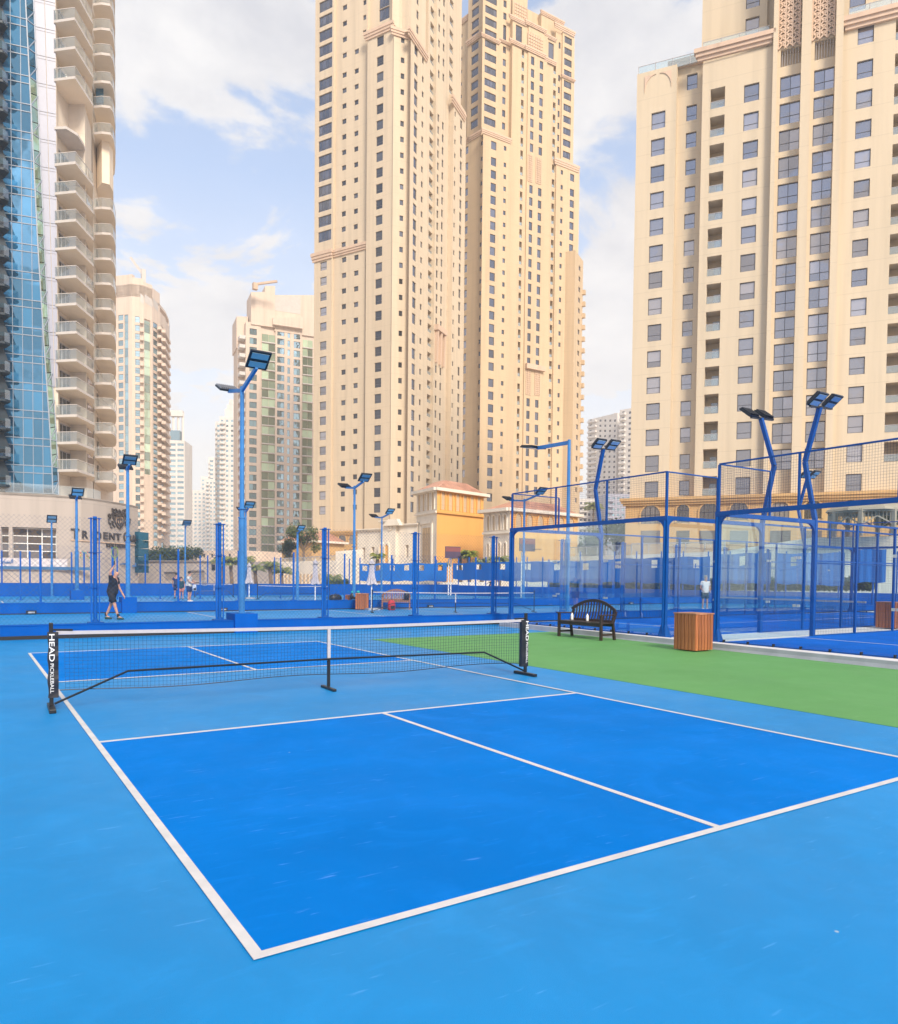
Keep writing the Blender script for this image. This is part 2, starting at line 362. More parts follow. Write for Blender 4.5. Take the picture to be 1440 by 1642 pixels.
lines([(0, LW, 0, CL), (CW-LW, CW, 0, CL), (LW, CW-LW, 0, LW), (LW, CW-LW, CL-LW, CL),
       (LW, CW-LW, NV1, NV1+LW), (LW, CW-LW, NV2-LW, NV2), (CW/2-LW/2, CW/2+LW/2, LW, NV1), (CW/2-LW/2, CW/2+LW/2, NV2, CL-LW)])
# courts beyond the first wall: a pair of pickleball courts and hard courts further back
for (x0, y0) in ((6.5, 18.0), (16.2, 17.6), (0.5, 30.0), (12.0, 30.5), (24.0, 30.5)):
    w, l = (6.1, 10.2) if y0 < 20 else (8.2, 13.6)
    m = MB(); m.box(x0, x0+w, y0, y0+l, 0.0005, 0.004); m.build('far_court_paint', M['court_light'] if y0 < 20 else M['court_light'], kind='structure')
    lines([(x0, x0+.06, y0, y0+l), (x0+w-.06, x0+w, y0, y0+l), (x0+.06, x0+w-.06, y0, y0+.06), (x0+.06, x0+w-.06, y0+l-.06, y0+l), (x0+w/2-.03, x0+w/2+.03, y0+.06, y0+l*.35)], 'far_court_lines')

# ================================================================== PICKLEBALL NETS
def net(PL, PR, label, front=False, logo=True):
    PL = Vector((PL[0], PL[1], 0)); PR = Vector((PR[0], PR[1], 0)); d = PR-PL; W = d.length; rz = math.atan2(d.y, d.x)
    t = thing('pickleball_net', label, 'net', PL, rz=rz)
    c = W/2; HT = 0.99; TOP = 0.915; CTR = 0.865; BOT = 0.17
    for i, x in enumerate((0, W)):
        s = 1 if i == 0 else -1
        m = MB(); m.box(x-.021, x+.021, -.021, .021, 0.05, HT); post = m.build('post', M['black'], t, local=True, bevel=.004)
        m = MB(); m.box(x-.035, x+.035, -.27, .27, 0, .045); m.build('foot', M['black'], t, local=True, bevel=.006)
        m = MB(); m.bar((x, 0, TOP-.005), (x+s*.22, -.005, TOP-.012), .022); m.build('top_arm', M['black'], t, local=True)
        if front:
            # vinyl sleeve wrapped round the post, carrying the lettering
            x0, x1 = (x-.032, x+.072) if i == 0 else (x-.100, x+.030); m = MB(); nz_ = 14; zlo = .14
            for k in range(nz_):
                za = zlo+(TOP-.03-zlo)*k/nz_; zb = zlo+(TOP-.03-zlo)*(k+1)/nz_
                wa = .007*math.sin(k*1.3+i); wb = .007*math.sin((k+1)*1.3+i); l0, l1 = (0, 1) if i == 0 else (1, 0)
                m.hexa([(x0+wa*l1, -.034+wa*.4, za), (x1+wa*l0, -.034+wa, za), (x1+wa*l0, .032, za), (x0+wa*l1, .034, za), (x0+wb*l1, -.034+wb*.4, zb), (x1+wb*l0, -.034+wb, zb), (x1+wb*l0, .032, zb), (x0+wb*l1, .034, zb)])
            sl = m.build('sleeve', M['blackcloth'], t, local=True)
            xc = x+.006 if i == 0 else x-.002
            for word, za, zb, ch, bd in (('HEAD', .555, .865, .054, .010), ('PICKLEBALL', .195, .53, .036, .002)):
                me = text_mesh(word, 1.0, .02, 1.0, bd)
                vx = [v.co.x for v in me.vertices]; vy = [v.co.y for v in me.vertices]; sx, sy = (zb-za)/(max(vx)-min(vx)), ch/(max(vy)-min(vy))
                me.transform(Matrix.Diagonal((sx, sy, .05, 1)) @ Matrix.Translation((-(max(vx)+min(vx))/2, -(max(vy)+min(vy))/2, 0)))
                me.transform(Matrix.Translation((xc, -.044, (za+zb)/2)) @ Matrix.Rotation(R(90), 4, 'X') @ Matrix.Rotation(R(-90), 4, 'Z'))
                me.materials.clear(); me.materials.append(M['white'])
                o = bpy.data.objects.new('lettering', me); COL.objects.link(o); o.parent = sl
    # centre stand
    m = MB(); m.box(c-.018, c+.018, -.018, .018, .04, .42); m.build('centre_leg', M['black'], t, local=True)
    m = MB(); m.box(c-.025, c+.025, -.23, .23, 0, .035); m.build('centre_foot', M['black'], t, local=True, bevel=.005)
    m = MB(); m.tube([(0.03, -.02, .07), (W*.12, -.02, .40), (c, -.02, .42), (W*.88, -.02, .40), (W-.03, -.02, .07)], .014, 6); m.build('base_rail', M['black'], t, local=True)
    def ztop(x): return CTR+(TOP-.02-CTR)*((abs(x-c)/c)**1.35)
    n = 40; m = MB()
    for k in range(n):
        xa = .05+(W-.1)*k/n; xb = .05+(W-.1)*(k+1)/n; za, zb = ztop(xa), ztop(xb)
        m.hexa([(xa, -.012, za-.04), (xb, -.012, zb-.04), (xb, .012, zb-.04), (xa, .012, za-.04), (xa, -.012, za), (xb, -.012, zb), (xb, .012, zb), (xa, .012, za)])
    m.build('top_tape', M['tape'], t, local=True)
    m = MB(); m.box(c-.022, c+.022, -.016, .016, .40, CTR-.041); m.build('centre_strap', M['tape'], t, local=True)
    # netting
    m = MB(); st = .046 if front else .09; th = .0026 if front else .006; x0_, x1_ = .14, W-.12
    def sag(x): return .012*math.sin(x*2.1)+.01*math.sin(x*5.3+1)
    def zb_(x): return BOT+.035+.045*(1-(abs(x-c)/c)**2)*0+.02*math.cos(x*2.2)
    nx = int((x1_-x0_)/st); rows = int((CTR-.05-BOT)/st)
    rs = random.Random(3)
    for k in range(nx+1):
        x = x0_+st*k; j = rs.uniform(-.006, .006)
        zt = ztop(x)-.045; zb2 = zb_(x); zm = (zt+zb2)/2+rs.uniform(-.05, .05)
        m.bar((x, 0, zt), (x+j, .004, zm), th); m.bar((x+j, .004, zm), (x-j, 0, zb2), th)
    for r_ in range(1, rows+1):
        fr = r_/(rows+.5); seg = 44
        pts = []
        for k in range(seg+1):
            x = x0_+(x1_-x0_)*k/seg; zt = ztop(x)-.045
            pts.append((x, .003*math.sin(k+r_), zt+(zb_(x)-zt)*fr+.004*math.sin(k*.9+r_*1.7)))
        for a, b in zip(pts, pts[1:]): m.bar(a, b, th)
    o = m.build('netting', M['cord'], t, local=True, kind='stuff')
    m = MB(); pts = [(x0_-.06+(x1_-x0_+.1)*k/50, 0, zb_(x0_+(x1_-x0_)*k/50)-.003) for k in range(51)]; m.tube(pts, .006 if front else .008, 5); m.build('bottom_cord', M['black'], t, local=True)
    return t
net((-0.17, 6.57), (6.50, 6.33), 'nearest portable pickleball net with black lettered sleeves across the front court', True)
a_ = onY(597, 25.2); b_ = onY(857, 22.9)
net((a_, 25.2), (b_, 22.9), 'portable net on the court just beyond the first chain link fence')
net((onY(413, 43.2), 43.2), (onY(528, 40.5), 40.5), 'distant portable net left of the first closed parasol in the middle')
net((onY(312, 49.0), 49.0), (onY(374, 48.6), 48.6), 'most distant low net in front of the far blue wall behind the players')

# ================================================================== WALLS AND FENCES
def low_wall(Y, x0, x1, h, th, label, black=0.0, notch=()):
    t = thing('low_wall', label, 'wall', ((x0+x1)/2, Y, 0))
    m = MB(); m.box(x0, x1, Y, Y+th, black, h-0.02); m.build('wall_body', M['wallblue'], t)
    m = MB(); m.box(x0, x1, Y-.015, Y+th+.015, h-.02, h); m.build('coping', M['wallblue'], t)
    if black: m = MB(); m.box(x0, x1, Y-.012, Y+th, 0, black); m.build('skirting', M['wallblack'], t)
    return t
low_wall(16.79, -30, 60, .335, .30, 'nearest low blue wall with black skirting behind the front court', .085)
low_wall(28.6, -30, 60, .42, .30, 'middle low blue wall between the second and third row of courts', .04)
low_wall(52.5, -30, 36.0, .87, .30, 'farthest tall blue wall closing the left and centre courts')
BN = [(717, 64.5), (800, 60), (900, 57), (1000, 54), (1090, 50), (1240, 46.5), (1460, 44)]
def bline(px, fwd=0.0):
    """point of the far boundary (plan) seen in photograph column px; fwd metres nearer"""
    if px <= 717: d_ = (Vector((onY(px, 52.5), 52.5))-Vector((CP.x, CP.y))); dep = d_.x*_f.x+d_.y*_f.y
    else:
        for (x0, d0), (x1, d1) in zip(BN, BN[1:]):
            if px <= x1 or x1 == 1460: dep = d0+(d1-d0)*(px-x0)/(x1-x0); break
    return DP(px, dep-fwd)
for (x0, _), (x1, _) in zip(BN, BN[1:]):
    A_, B_ = bline(x0+.01), bline(x1); d_ = (B_-A_).normalized(); n_ = Vector((-d_.y, d_.x))*.3; m = MB()
    m.hexa([(A_.x, A_.y, 0), (B_.x, B_.y, 0), (B_.x+n_.x, B_.y+n_.y, 0), (A_.x+n_.x, A_.y+n_.y, 0), (A_.x, A_.y, .84), (B_.x, B_.y, .84), (B_.x+n_.x, B_.y+n_.y, .84), (A_.x+n_.x, A_.y+n_.y, .84)])
    top(m, 'low_wall', M['wallblue'], {717: 'far blue wall stretch under the longest windscreen, right of the first hoop', 800: 'far blue wall stretch behind the left padel corner post', 900: 'far blue wall stretch behind the arched back of the black bench', 1000: 'far blue wall stretch behind the two middle padel corner posts', 1090: 'far blue wall stretch behind the right padel glass panels', 1240: 'far blue wall stretch at the right edge behind the padel side mesh'}[x0], 'wall')

def chain_link(fid, Y, x0, x1, z0, z1, pitch, th, label, post_xs, post_h, post_kind='double'):
    t = thing('chain_link_fence', label, 'fence', (x0, Y, z0))
    m = MB(); hgt = z1-z0; k = -int(hgt/pitch)-1
    while k*pitch < x1-x0:
        for s in (1, -1):
            xa = x0+k*pitch; 
            if s == 1: ax, az, bx, bz = xa, z0, xa+hgt, z1
            else: ax, az, bx, bz = xa+hgt, z0, xa, z1
            # clip to x range
            def clip(ax, az, bx, bz):
                for lim, sgn in ((x0, 1), (x1, -1)):
                    for _ in range(1):
                        if (ax-lim)*sgn < 0 and (bx-lim)*sgn < 0: return None
                        if (ax-lim)*sgn < 0: f_ = (lim-ax)/(bx-ax); ax, az = lim, az+(bz-az)*f_
                        if (bx-lim)*sgn < 0: f_ = (lim-ax)/(bx-ax); bx, bz = lim, az+(bz-az)*f_
                return ax, az, bx, bz
            c = clip(ax, az, bx, bz)
            if c: m.bar((c[0], Y+(.002*s), c[1]), (c[2], Y+(.002*s), c[3]), th)
        k += 1
    m.build('wire_mesh', M['wire'], t, kind='stuff')
    for x in post_xs:
        m = MB()
        if post_kind == 'double':
            m.tube([(x, Y+.05, z0), (x, Y+.05, z0+post_h)], .048, 12)
            m.box(x-.11, x-.07, Y-.01, Y+.03, z0, z0+post_h-.03); m.box(x+.075, x+.10, Y-.01, Y+.03, z0, z0+post_h-.03)
            p = m.build('fence_post', M['steel'], t)
            m = MB()
            for zz in (post_h-.06, post_h*.66, post_h*.33): m.box(x-.15, x+.14, Y-.03, Y+.10, z0+zz, z0+zz+.014)
            m.build('bracket', M['steeld'], p)
            m = MB(); m.box(x-.17, x+.17, Y-.10, Y+.18, z0, z0+.03); m.lathe((x, Y+.05, z0), [(.10, .03), (.055, .09)], 12); m.build('base_plate', M['steeld'], p)
        else:
            m.tube([(x, Y, z0), (x, Y, z0+post_h)], .042, 8); m.box(x-.12, x+.12, Y-.1, Y+.1, z0, z0+.03)
            m.build('fence_post', M['steel'], t)
    return t
chain_link(1, 16.93, -9.0, 31.0, .335, 2.90, .105, .0028, 'nearest chain link fence on the first low blue wall', [1.65+3.015*k for k in range(-3, 10)], 2.60)
chain_link(2, 28.75, -12, 50, .42, 2.60, .20, .006, 'middle chain link fence on the second low blue wall', [1.33+2.49*k for k in range(-4, 18)], 2.16, 'single')
chain_link(3, 45.0, -12, 26, .0, 2.50, .34, .008, 'farther chain link fence across the back courts', [onY(x, 45) for x in (33, 115, 188, 257, 321, 450, 520)], 2.75, 'single')
# posts standing on the far wall
t = thing('post_row', 'row of thin blue posts rising from the farthest blue wall', 'posts', (0, 52.65, .87))
for x in (3, 48, 135, 233, 333, 360, 395, 440, 470, 520, 560, 577, 630, 664, 700):
    X = onY(x, 52.65); m = MB(); m.tube([(X, 52.65, .87), (X, 52.65, 2.95 if x < 570 else 3.05)], .05, 8); m.build('fence_post', M['steel'], t)

# ------------------------------------------------------------------ hung windscreens with cut openings
def windscreen(xs, ytop, ybot, holes, label):
    """cloth strip between photograph columns on the far boundary; the holes are real openings"""
    hw = 7.5 if xs[0] < 720 else 9.5
    cuts = sorted(set([xs[0], xs[1]]+[h-hw/2 for h in holes]+[h+hw/2 for h in holes]+[xs[0]+(xs[1]-xs[0])*k/24 for k in range(25)]))
    def node(px, f_):
        q = bline(px, .12+.05*math.sin(px*.21)+.03*math.sin(px*.53)); t_ = (px-xs[0])/(xs[1]-xs[0])
        yt = ytop[0]+(ytop[1]-ytop[0])*t_+.8*math.sin(px*.13); yb = ybot[0]+(ybot[1]-ybot[0])*t_+.9*math.sin(px*.17+1)
        za, zb = H(q.x, q.y, yb), H(q.x, q.y, yt); return (q.x, q.y, za+(zb-za)*f_)
    m = MB()
    def cell(a, b, f0, f1):
        P = [node(a, f0), node(b, f0), node(b, f1), node(a, f1)]; w_ = _f*.012
        m.quad(*P); m.quad(*[(p[0]+w_.x, p[1]+w_.y, p[2]) for p in reversed(P)])
    for a, b in zip(cuts, cuts[1:]):
        if b-a < 1e-4: continue
        mid = (a+b)/2
        if any(abs(mid-h) < hw/2 for h in holes): cell(a, b, .90, 1); cell(a, b, 0, .60)
        else: cell(a, b, 0, 1)
    return top(m, 'windscreen', M['screen'], label, 'windscreen', 'blue windscreens hung on the far fence')
M['screen'] = mat('windscreen_cloth', (0.003, 0.13, 0.46), 0.85, 0.18, 0.5, streak=True)
windscreen((577, 716.5), (904, 903), (932, 932), [585, 606, 629, 652, 676, 706], 'blue windscreen with six openings left of the first basketball hoop')
windscreen((726, 962), (903, 899), (929, 936), [737, 767, 805, 846, 893, 939], 'longest blue windscreen right of the first basketball hoop')
windscreen((966, 1138), (897, 892), (933, 938), [991, 1049, 1116], 'blue windscreen seen behind the padel court posts')
windscreen((1150, 1236), (889, 886), (936, 936), [1190], 'blue windscreen behind the first glass panel of the right padel court')
windscreen((1246, 1354), (888, 886), (936, 940), [1272], 'blue windscreen behind the second post of the right padel court')
windscreen((1366, 1420), (882, 880), (934, 934), [], 'short blue windscreen near the right edge of the frame')
t = thing('post_row', 'row of dark posts carrying the blue windscreens', 'posts', (60, 52.4, 0))
for x in (735, 752, 779, 800, 828, 845, 870, 900, 930, 962, 985, 1020, 1060, 1095, 1135, 1170, 1215, 1260, 1300, 1345, 1400, 1438):
    q = bline(x, .03); m = MB(); m.tube([(q.x, q.y, 0), (q.x, q.y, H(q.x, q.y, 893 if x < 900 else 884))], .05, 6); m.build('fence_post', M['steel'], t)
for i, (x, hx, yt) in enumerate(((721, 716, 878), (838, 836, 866))):
    # basketball stand
    Y = bline(x, 2.2).y; X = onY(x, Y); zt = H(X, Y, yt+7)
    t = thing('basketball_hoop', ['red and black basketball backboard on a white stand between two windscreens', 'faint basketball backboard behind the corner of the left padel court'][i], 'basketball hoop', (X, Y, 0))
    m = MB(); m.tube([(X-.12, Y, 0), (X-.12, Y, zt-.6)], .05, 8); m.tube([(X+.12, Y, 0), (X+.12, Y, zt-.6)], .05, 8); m.bar((X, Y, zt-.6), (X-.1, Y-.7, zt-.3), .1); m.build('stand', mat('white_stand', (.75, .74, .72), .5), t)
    m = MB(); m.box(X-.95, X+.55, Y-.78, Y-.72, zt-.55, zt+.42); bd = m.build('backboard', mat('backboard_dark', (.10, .06, .09), .4), t)
    m = MB(); m.box(X-.93, X+.53, Y-.80, Y-.782, zt+.0, zt+.36); m.build('panel', mat('backboard_red', (.28, .08, .06), .5), bd)
    m = MB()
    for k in range(18):
        a, b = 2*math.pi*k/18, 2*math.pi*(k+1)/18
        m.bar((X+.5+.3*math.cos(a), Y-1.15+.3*math.sin(a), zt-.38), (X+.5+.3*math.cos(b), Y-1.15+.3*math.sin(b), zt-.38), .03)
    m.bar((X+.3, Y-.8, zt-.4), (X+.45, Y-1.0, zt-.38), .05)
    m.build('ring', mat('ring_dark', (.09, .04, .05), .5), t)

# ================================================================== LAMP POLES
def head(mbx, c, yaw, tilt, w=.52, d=.50, th=.07, grey=False):
    """flood light: flat housing with two lens strips on the underside; returns nothing"""
    Mx = Matrix.Translation(c) @ Matrix.Rotation(yaw, 4, 'Z') @ Matrix.Rotation(tilt, 4, 'Y')
    def bx(m, x0, x1, y0, y1, z0, z1):
        m.hexa([Mx @ Vector(p) for p in ((x0, y0, z0), (x1, y0, z0), (x1, y1, z0), (x0, y1, z0), (x0, y0, z1), (x1, y0, z1), (x1, y1, z1), (x0, y1, z1))])
    hb, ln, fi = mbx
    bx(hb, 0, d, -w/2, w/2, -th*.4, th*.35)
    for k in range(9):
        yk = -w/2+w*(k+.5)/9; bx(fi, .03, d-.03, yk-.009, yk+.009, th*.35+.001, th*.35+.045)
    bx(ln, d*.10, d*.42, -w*.40, w*.40, -th*.4-.012, -th*.4-.001)
    bx(ln, d*.58, d*.90, -w*.40, w*.40, -th*.4-.012, -th*.4-.001)
CAMDIR = math.atan2(_f.y, _f.x)
def lamp_pole(px, Y, ytop, z0, label, heads, rad=.075, block=None, arm=.62, hs=1.0, tall=None, X=None):
    X = onY(px, Y, (ytop+950)/2) if X is None else X
    z1 = H(X, Y, ytop)
    t = thing('lamp_pole', label, 'lamp pole', (X, Y, z0), 'flood light poles round the courts')
    if block:
        m = MB(); m.box(X-block[0]/2, X+block[0]/2, Y-block[1], Y+.4, 0, z0); m.build('plinth', M['wallblue'], t, bevel=.01)
    zm = z0+(z1-z0)*.42
    m = MB(); m.tube([(X, Y, z0), (X, Y, zm)], rad*1.25, 14); m.tube([(X, Y, zm), (X, Y, z1)], [rad*.95, rad*.8], 14)
    m.tube([(X, Y, z0), (X, Y, z0+.03)], rad*2.2, 14)
    for zz in (zm, zm+.25): m.tube([(X, Y, zz), (X, Y, zz+.035)], rad*1.5, 14)
    m.build('pole', M['lampblue'], t)
    for (dirdeg, rise, L_, yaw_off, tilt) in heads:
        a = R(dirdeg); e_ = Vector((math.cos(a), math.sin(a), 0)); p0 = Vector((X, Y, z1-.10)); p1 = p0+e_*L_+Vector((0, 0, rise))
        m = MB(); m.bar(p0, p1, .07*hs, .09*hs); ar = m.build('arm', M['lampblue'], t)
        hb, ln, fi = MB(), MB(), MB(); head((hb, ln, fi), p1-e_*.08, a+R(yaw_off), R(tilt), .52*hs, .52*hs)
        h = hb.build('lamp_head', M['lampblack'], t); ln.build('lens', M['lens'], h); fi.build('cooling_fins', M['lampgrey'] if hs == 1.05 else M['lampblack'], h)
    return t
M['lampblue'] = mat('lamp_pole_paint', (0.035, 0.20, 0.50), 0.4, 0.15, 4)
NEAR, FAR = -90.0, 90.0      # arms reach over the courts in front of and behind each pole
def two(l, rise=.22): return [(FAR, rise-.12, l, 0, -24), (NEAR, rise, l, 0, -36)]
lamp_pole(388, 17.1, 620, .51, 'nearest tall blue pole with two flood lights left of the centre towers', two(1.2, .34), .068, (.62, .42), hs=1.05)
lamp_pole(911, 17.0, 705, .335, 'blue pole with one flood light arm pointing left before the second tower', [(FAR, .05, 1.75, 0, -8)], .07, hs=1.35)
lamp_pole(205, 28.75, 748, .62, 'blue pole with two flood lights in front of the left curved tower', two(.35, .15), .07, (.55, .35))
lamp_pole(568, 28.75, 779, .42, 'blue pole with two flood lights before the large cream tower', two(.95), .065)
lamp_pole(840, 28.75, 800, .42, 'blue pole with two flood lights above the left padel corner', two(1.3, .25), .065)
lamp_pole(123, 45.2, 799, .55, 'small blue pole with two flood lights beside the podium sign', two(.4), .085, (.7, .35), hs=1.25)
lamp_pole(394, 45.2, 818, .0, 'distant twin head lamp pole half hidden behind the nearest tall pole', two(.6), .075, hs=1.2)
lamp_pole(612, 45.2, 828, .0, 'blue pole with two flood lights before the cream arched building', two(1.1), .06, hs=1.1)
lamp_pole(83, 52.3, 838, .0, 'leftmost small pole with one square flood light at the podium', [(NEAR, .1, .1, 0, -50)], .065, hs=1.15)
lamp_pole(297, 52.3, 843, .0, 'thin distant pole with one flood light between the far towers', [(NEAR, .12, .35, 0, -36)], .06, hs=1.1)
lamp_pole(477, 41.5, 853, .0, 'thick based pole with one flood light above the trees', [(NEAR, .2, .45, 0, -36)], .08, hs=.9)

# ================================================================== PADEL COURTS
m = MB(); m.box(13.30, 36, 9.30, 16.05, 0.0005, .10); m.build('padel_base', M['kerbtop'], kind='structure')
m = MB(); m.box(13.30, 36, -4, 8.38, 0.0005, .10); m.build('padel_base', M['kerbtop'], kind='structure')
m = MB(); m.box(13.32, 36, 8.38, 9.30, 0.0005, .096); m.build('aisle', M['kerbtop'], kind='structure')
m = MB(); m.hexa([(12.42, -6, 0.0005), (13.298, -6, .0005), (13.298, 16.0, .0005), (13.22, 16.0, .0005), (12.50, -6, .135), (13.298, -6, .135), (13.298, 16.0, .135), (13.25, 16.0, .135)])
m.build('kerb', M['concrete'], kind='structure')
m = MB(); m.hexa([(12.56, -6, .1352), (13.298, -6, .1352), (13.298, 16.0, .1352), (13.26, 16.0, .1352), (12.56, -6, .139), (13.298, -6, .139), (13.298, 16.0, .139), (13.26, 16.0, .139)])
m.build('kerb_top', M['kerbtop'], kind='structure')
for y0, y1 in ((9.66, 15.74), (-1.90, 8.02)):
    m = MB(); m.box(13.62, 33.5, y0, y1, .1005, .118); m.build('padel_turf', M['turf'], kind='structure')
    lines([(16.6, 16.65, y0, y1), (30.4, 30.45, y0, y1), (16.65, 30.4, (y0+y1)/2-.025, (y0+y1)/2+.025)], 'padel_lines', .1225)

def square_mesh(m, a, b, z0, z1, st=.055, th=.003):
    a = Vector((a[0], a[1], 0)); b = Vector((b[0], b[1], 0)); L_ = (b-a).length; n = max(1, int(L_/st))
    for k in range(n+1):
        p = a+(b-a)*(k/n); m.bar((p.x, p.y, z0), (p.x, p.y, z1), th)
    n = max(1, int((z1-z0)/st))
    for k in range(n+1):
        z = z0+(z1-z0)*k/n; m.bar((a.x, a.y, z), (b.x, b.y, z), th)
def bracket(m, p, d, z, s=.28, w=.07):
    """curved gusset under a beam at post p going along d"""
    p = Vector((p[0], p[1], 0)); d = Vector((d[0], d[1], 0)).normalized(); n = Vector((-d.y, d.x, 0))*w/2; K = 6
    prev = None
    for k in range(K+1):
        a = math.pi/2*k/K; q = p+d*(s-s*math.sin(a))+Vector((0, 0, z-s+s*math.cos(a)))
        if prev is not None:
            c_ = p+Vector((0, 0, z))
            m.add([prev-n, q-n, c_-n, prev+n, q+n, c_+n], [(0, 1, 2), (5, 4, 3), (0, 3, 4, 1)])
        prev = q
def padel(y0, y1, label, near, mesh_posts):
    t = thing('padel_court', label, 'padel court', (13.55, (y0+y1)/2, .10))
    XA, XB, ZB, ZT = 13.55, 33.55, 3.12, 4.19
    P = M['steeld']
    # corner posts
    for (x, y) in ((XA, y0), (XA, y1), (XB, y0), (XB, y1)):
        m = MB(); s = .10
        m.box(x-.04, x+.04, y-s/2-.01, y+s/2+.01, .10, ZB-.10); m.box(x-.09, x+.09, y-.012, y+.012, .11, ZB-.12)
        # flared foot
        m.hexa([(x-.11, y-.14, .10), (x+.11, y-.14, .10), (x+.11, y+.14, .10), (x-.11, y+.14, .10), (x-.045, y-.062, .42), (x+.045, y-.062, .42), (x+.045, y+.062, .42), (x-.045, y+.062, .42)])
        dy = 1 if y == y0 else -1; dx = 1 if x == XA else -1
        bracket(m, (x, y+dy*.05), (0, dy), ZB-.10); bracket(m, (x+dx*.03, y), (dx, 0), ZB-.10)
        m.build('corner_post', P, t)
        m = MB(); m.box(x-.025, x+.025, y-.025, y+.025, ZB, ZT); m.build('upper_post', P, t)
    for x in (XA, XB):
        m = MB(); m.box(x-.045, x+.045, y0-.06, y1+.06, ZB-.10, ZB); m.build('end_beam', P, t)
        m = MB(); m.box(x-.018, x+.018, y0, y1, ZT, ZT+.035); m.build('top_rail', P, t)
        m = MB(); m.box(x-.06, x-.03, y0, y1, .10, .15); m.build('base_rail', P, t)
        m = MB(); square_mesh(m, (x, y0), (x, y1), ZB, ZT); m.build('upper_mesh', M['pmesh'], t, kind='stuff')
        for yy in mesh_posts:
            m = MB(); m.box(x-.022, x+.022, yy-.022, yy+.022, ZB, ZT); m.build('upper_post', P, t)
        ps = [y0]+sorted(mesh_posts)+[y1]
        for a, b in zip(ps, ps[1:]):
            m = MB(); m.box(x-.005, x+.005, a+.012, b-.012, .15, ZB-.11); g = m.build('glass_panel', M['pglass'], t)
        m = MB()
        for b in sorted(mesh_posts):
            for z in (1.0, 2.0):
                for s in (-1, 1): m.box(x-.016, x+.016, b+s*.045-.03, b+s*.045+.03, z, z+.055)
        m.build('glass_clamp', M['chrome'], t)
        m = MB(); k = y0+.5
        while k < y1: m.box(x-.09, x-.03, k-.015, k+.015, .10, .19); k += .62
        m.build('floor_bolts', M['black'], t)
    for y in (y0, y1):
        sides = []
        for s, X0 in ((1, XA), (-1, XB)):
            g1, g2 = X0+s*1.95, X0+s*3.90
            for a, b in ((X0, g1), (g1, g2)):
                m = MB(); m.box(min(a, b)+.012, max(a, b)-.012, y-.005, y+.005, .15, ZB-.11); m.build('glass_panel', M['pglass'], t)
            m = MB()
            for z in (1.0, 2.0):
                for q in (-1, 1): m.box(g1+q*.045-.03, g1+q*.045+.03, y-.016, y+.016, z, z+.055)
            m.build('glass_clamp', M['chrome'], t)
            m = MB(); m.box(g2-.05, g2+.05, y-.05, y+.05, .10, ZB); bracket(m, (g2-s*.05, y), (-s, 0), ZB-.10); m.build('side_post', P, t)
            m = MB(); m.box(min(X0, g2), max(X0, g2), y-.04, y+.04, ZB-.10, ZB); m.build('side_beam', P, t)
            m = MB(); square_mesh(m, (X0, y), (g1, y), ZB, ZT); m.build('upper_mesh', M['pmesh'], t, kind='stuff')
            m = MB(); m.box(g1-.02, g1+.02, y-.02, y+.02, ZB, ZT); m.bar((X0, y, ZT+.015), (g1, y, ZT+.015), .03); m.build('upper_post', P, t)
            sides.append(g2)
        a, b = sides; n = 6
        m = MB(); m.box(a, b, y-.025, y+.025, ZB-.05, ZB); m.build('side_beam', P, t)
        m = MB(); m.box(a, b, y-.015, y+.015, .10, .14); m.box(a, b, y-.012, y+.012, 2.05, 2.08); m.build('side_rail', P, t)
        for k in range(1, n):
            x = a+(b-a)*k/n; m = MB(); m.box(x-.03, x+.03, y-.03, y+.03, .10, ZB); m.build('side_post', P, t)
        m = MB(); square_mesh(m, (a, y), (b, y), .14, ZB-.05, .075, .003); m.build('side_mesh', M['pmesh'], t, kind='stuff')
    # kinked flood light posts
    for x in (17.45, 29.65):
        for y, s in ((y0, -1), (y1, 1)):
            m = MB(); pts = [(x, y, .1), (x, y, ZB), (x, y+s*.32, 4.66), (x-.05, y-s*.08, 6.0)]
            for a, b in zip(pts[1:], pts[2:]): m.bar(a, b, .10, .10, up=(1, 0, 0))
            p = m.build('light_post', P, t)
            m = MB(); m.bar((x-.5, y-s*.08, 5.98), (x+.5, y-s*.08, 6.03), .05); m.build('crossbar', M['lampblack'], p)
            for q in (-.33, .33):
                hb, ln, fi = MB(), MB(), MB(); head((hb, ln, fi), Vector((x-.05+q, y-s*.05, 6.02+q*.05)), R(-90*s), R(-38), .42, .42)
                h = hb.build('lamp_head', M['lampblack'], t); ln.build('lens', M['lens'], h); fi.build('cooling_fins', M['lampblack'], h)
    # net
    m = MB(); m.box(23.5, 23.55, y0+.3, y1-.3, .84, .90); m.build('net_tape', M['tape'], t)
    m = MB(); square_mesh(m, (23.52, y0+.3), (23.52, y1-.3), .14, .84, .05, .004); m.build('net_mesh', M['cord'], t, kind='stuff')
    return t
padel(9.60, 15.80, 'single width padel court of glass and blue steel left of the aisle', True, [11.65, 13.72])
padel(-1.98, 8.08, 'wider padel court of glass and blue steel filling the right edge', True, [0.05, 2.10, 4.14, 6.12])
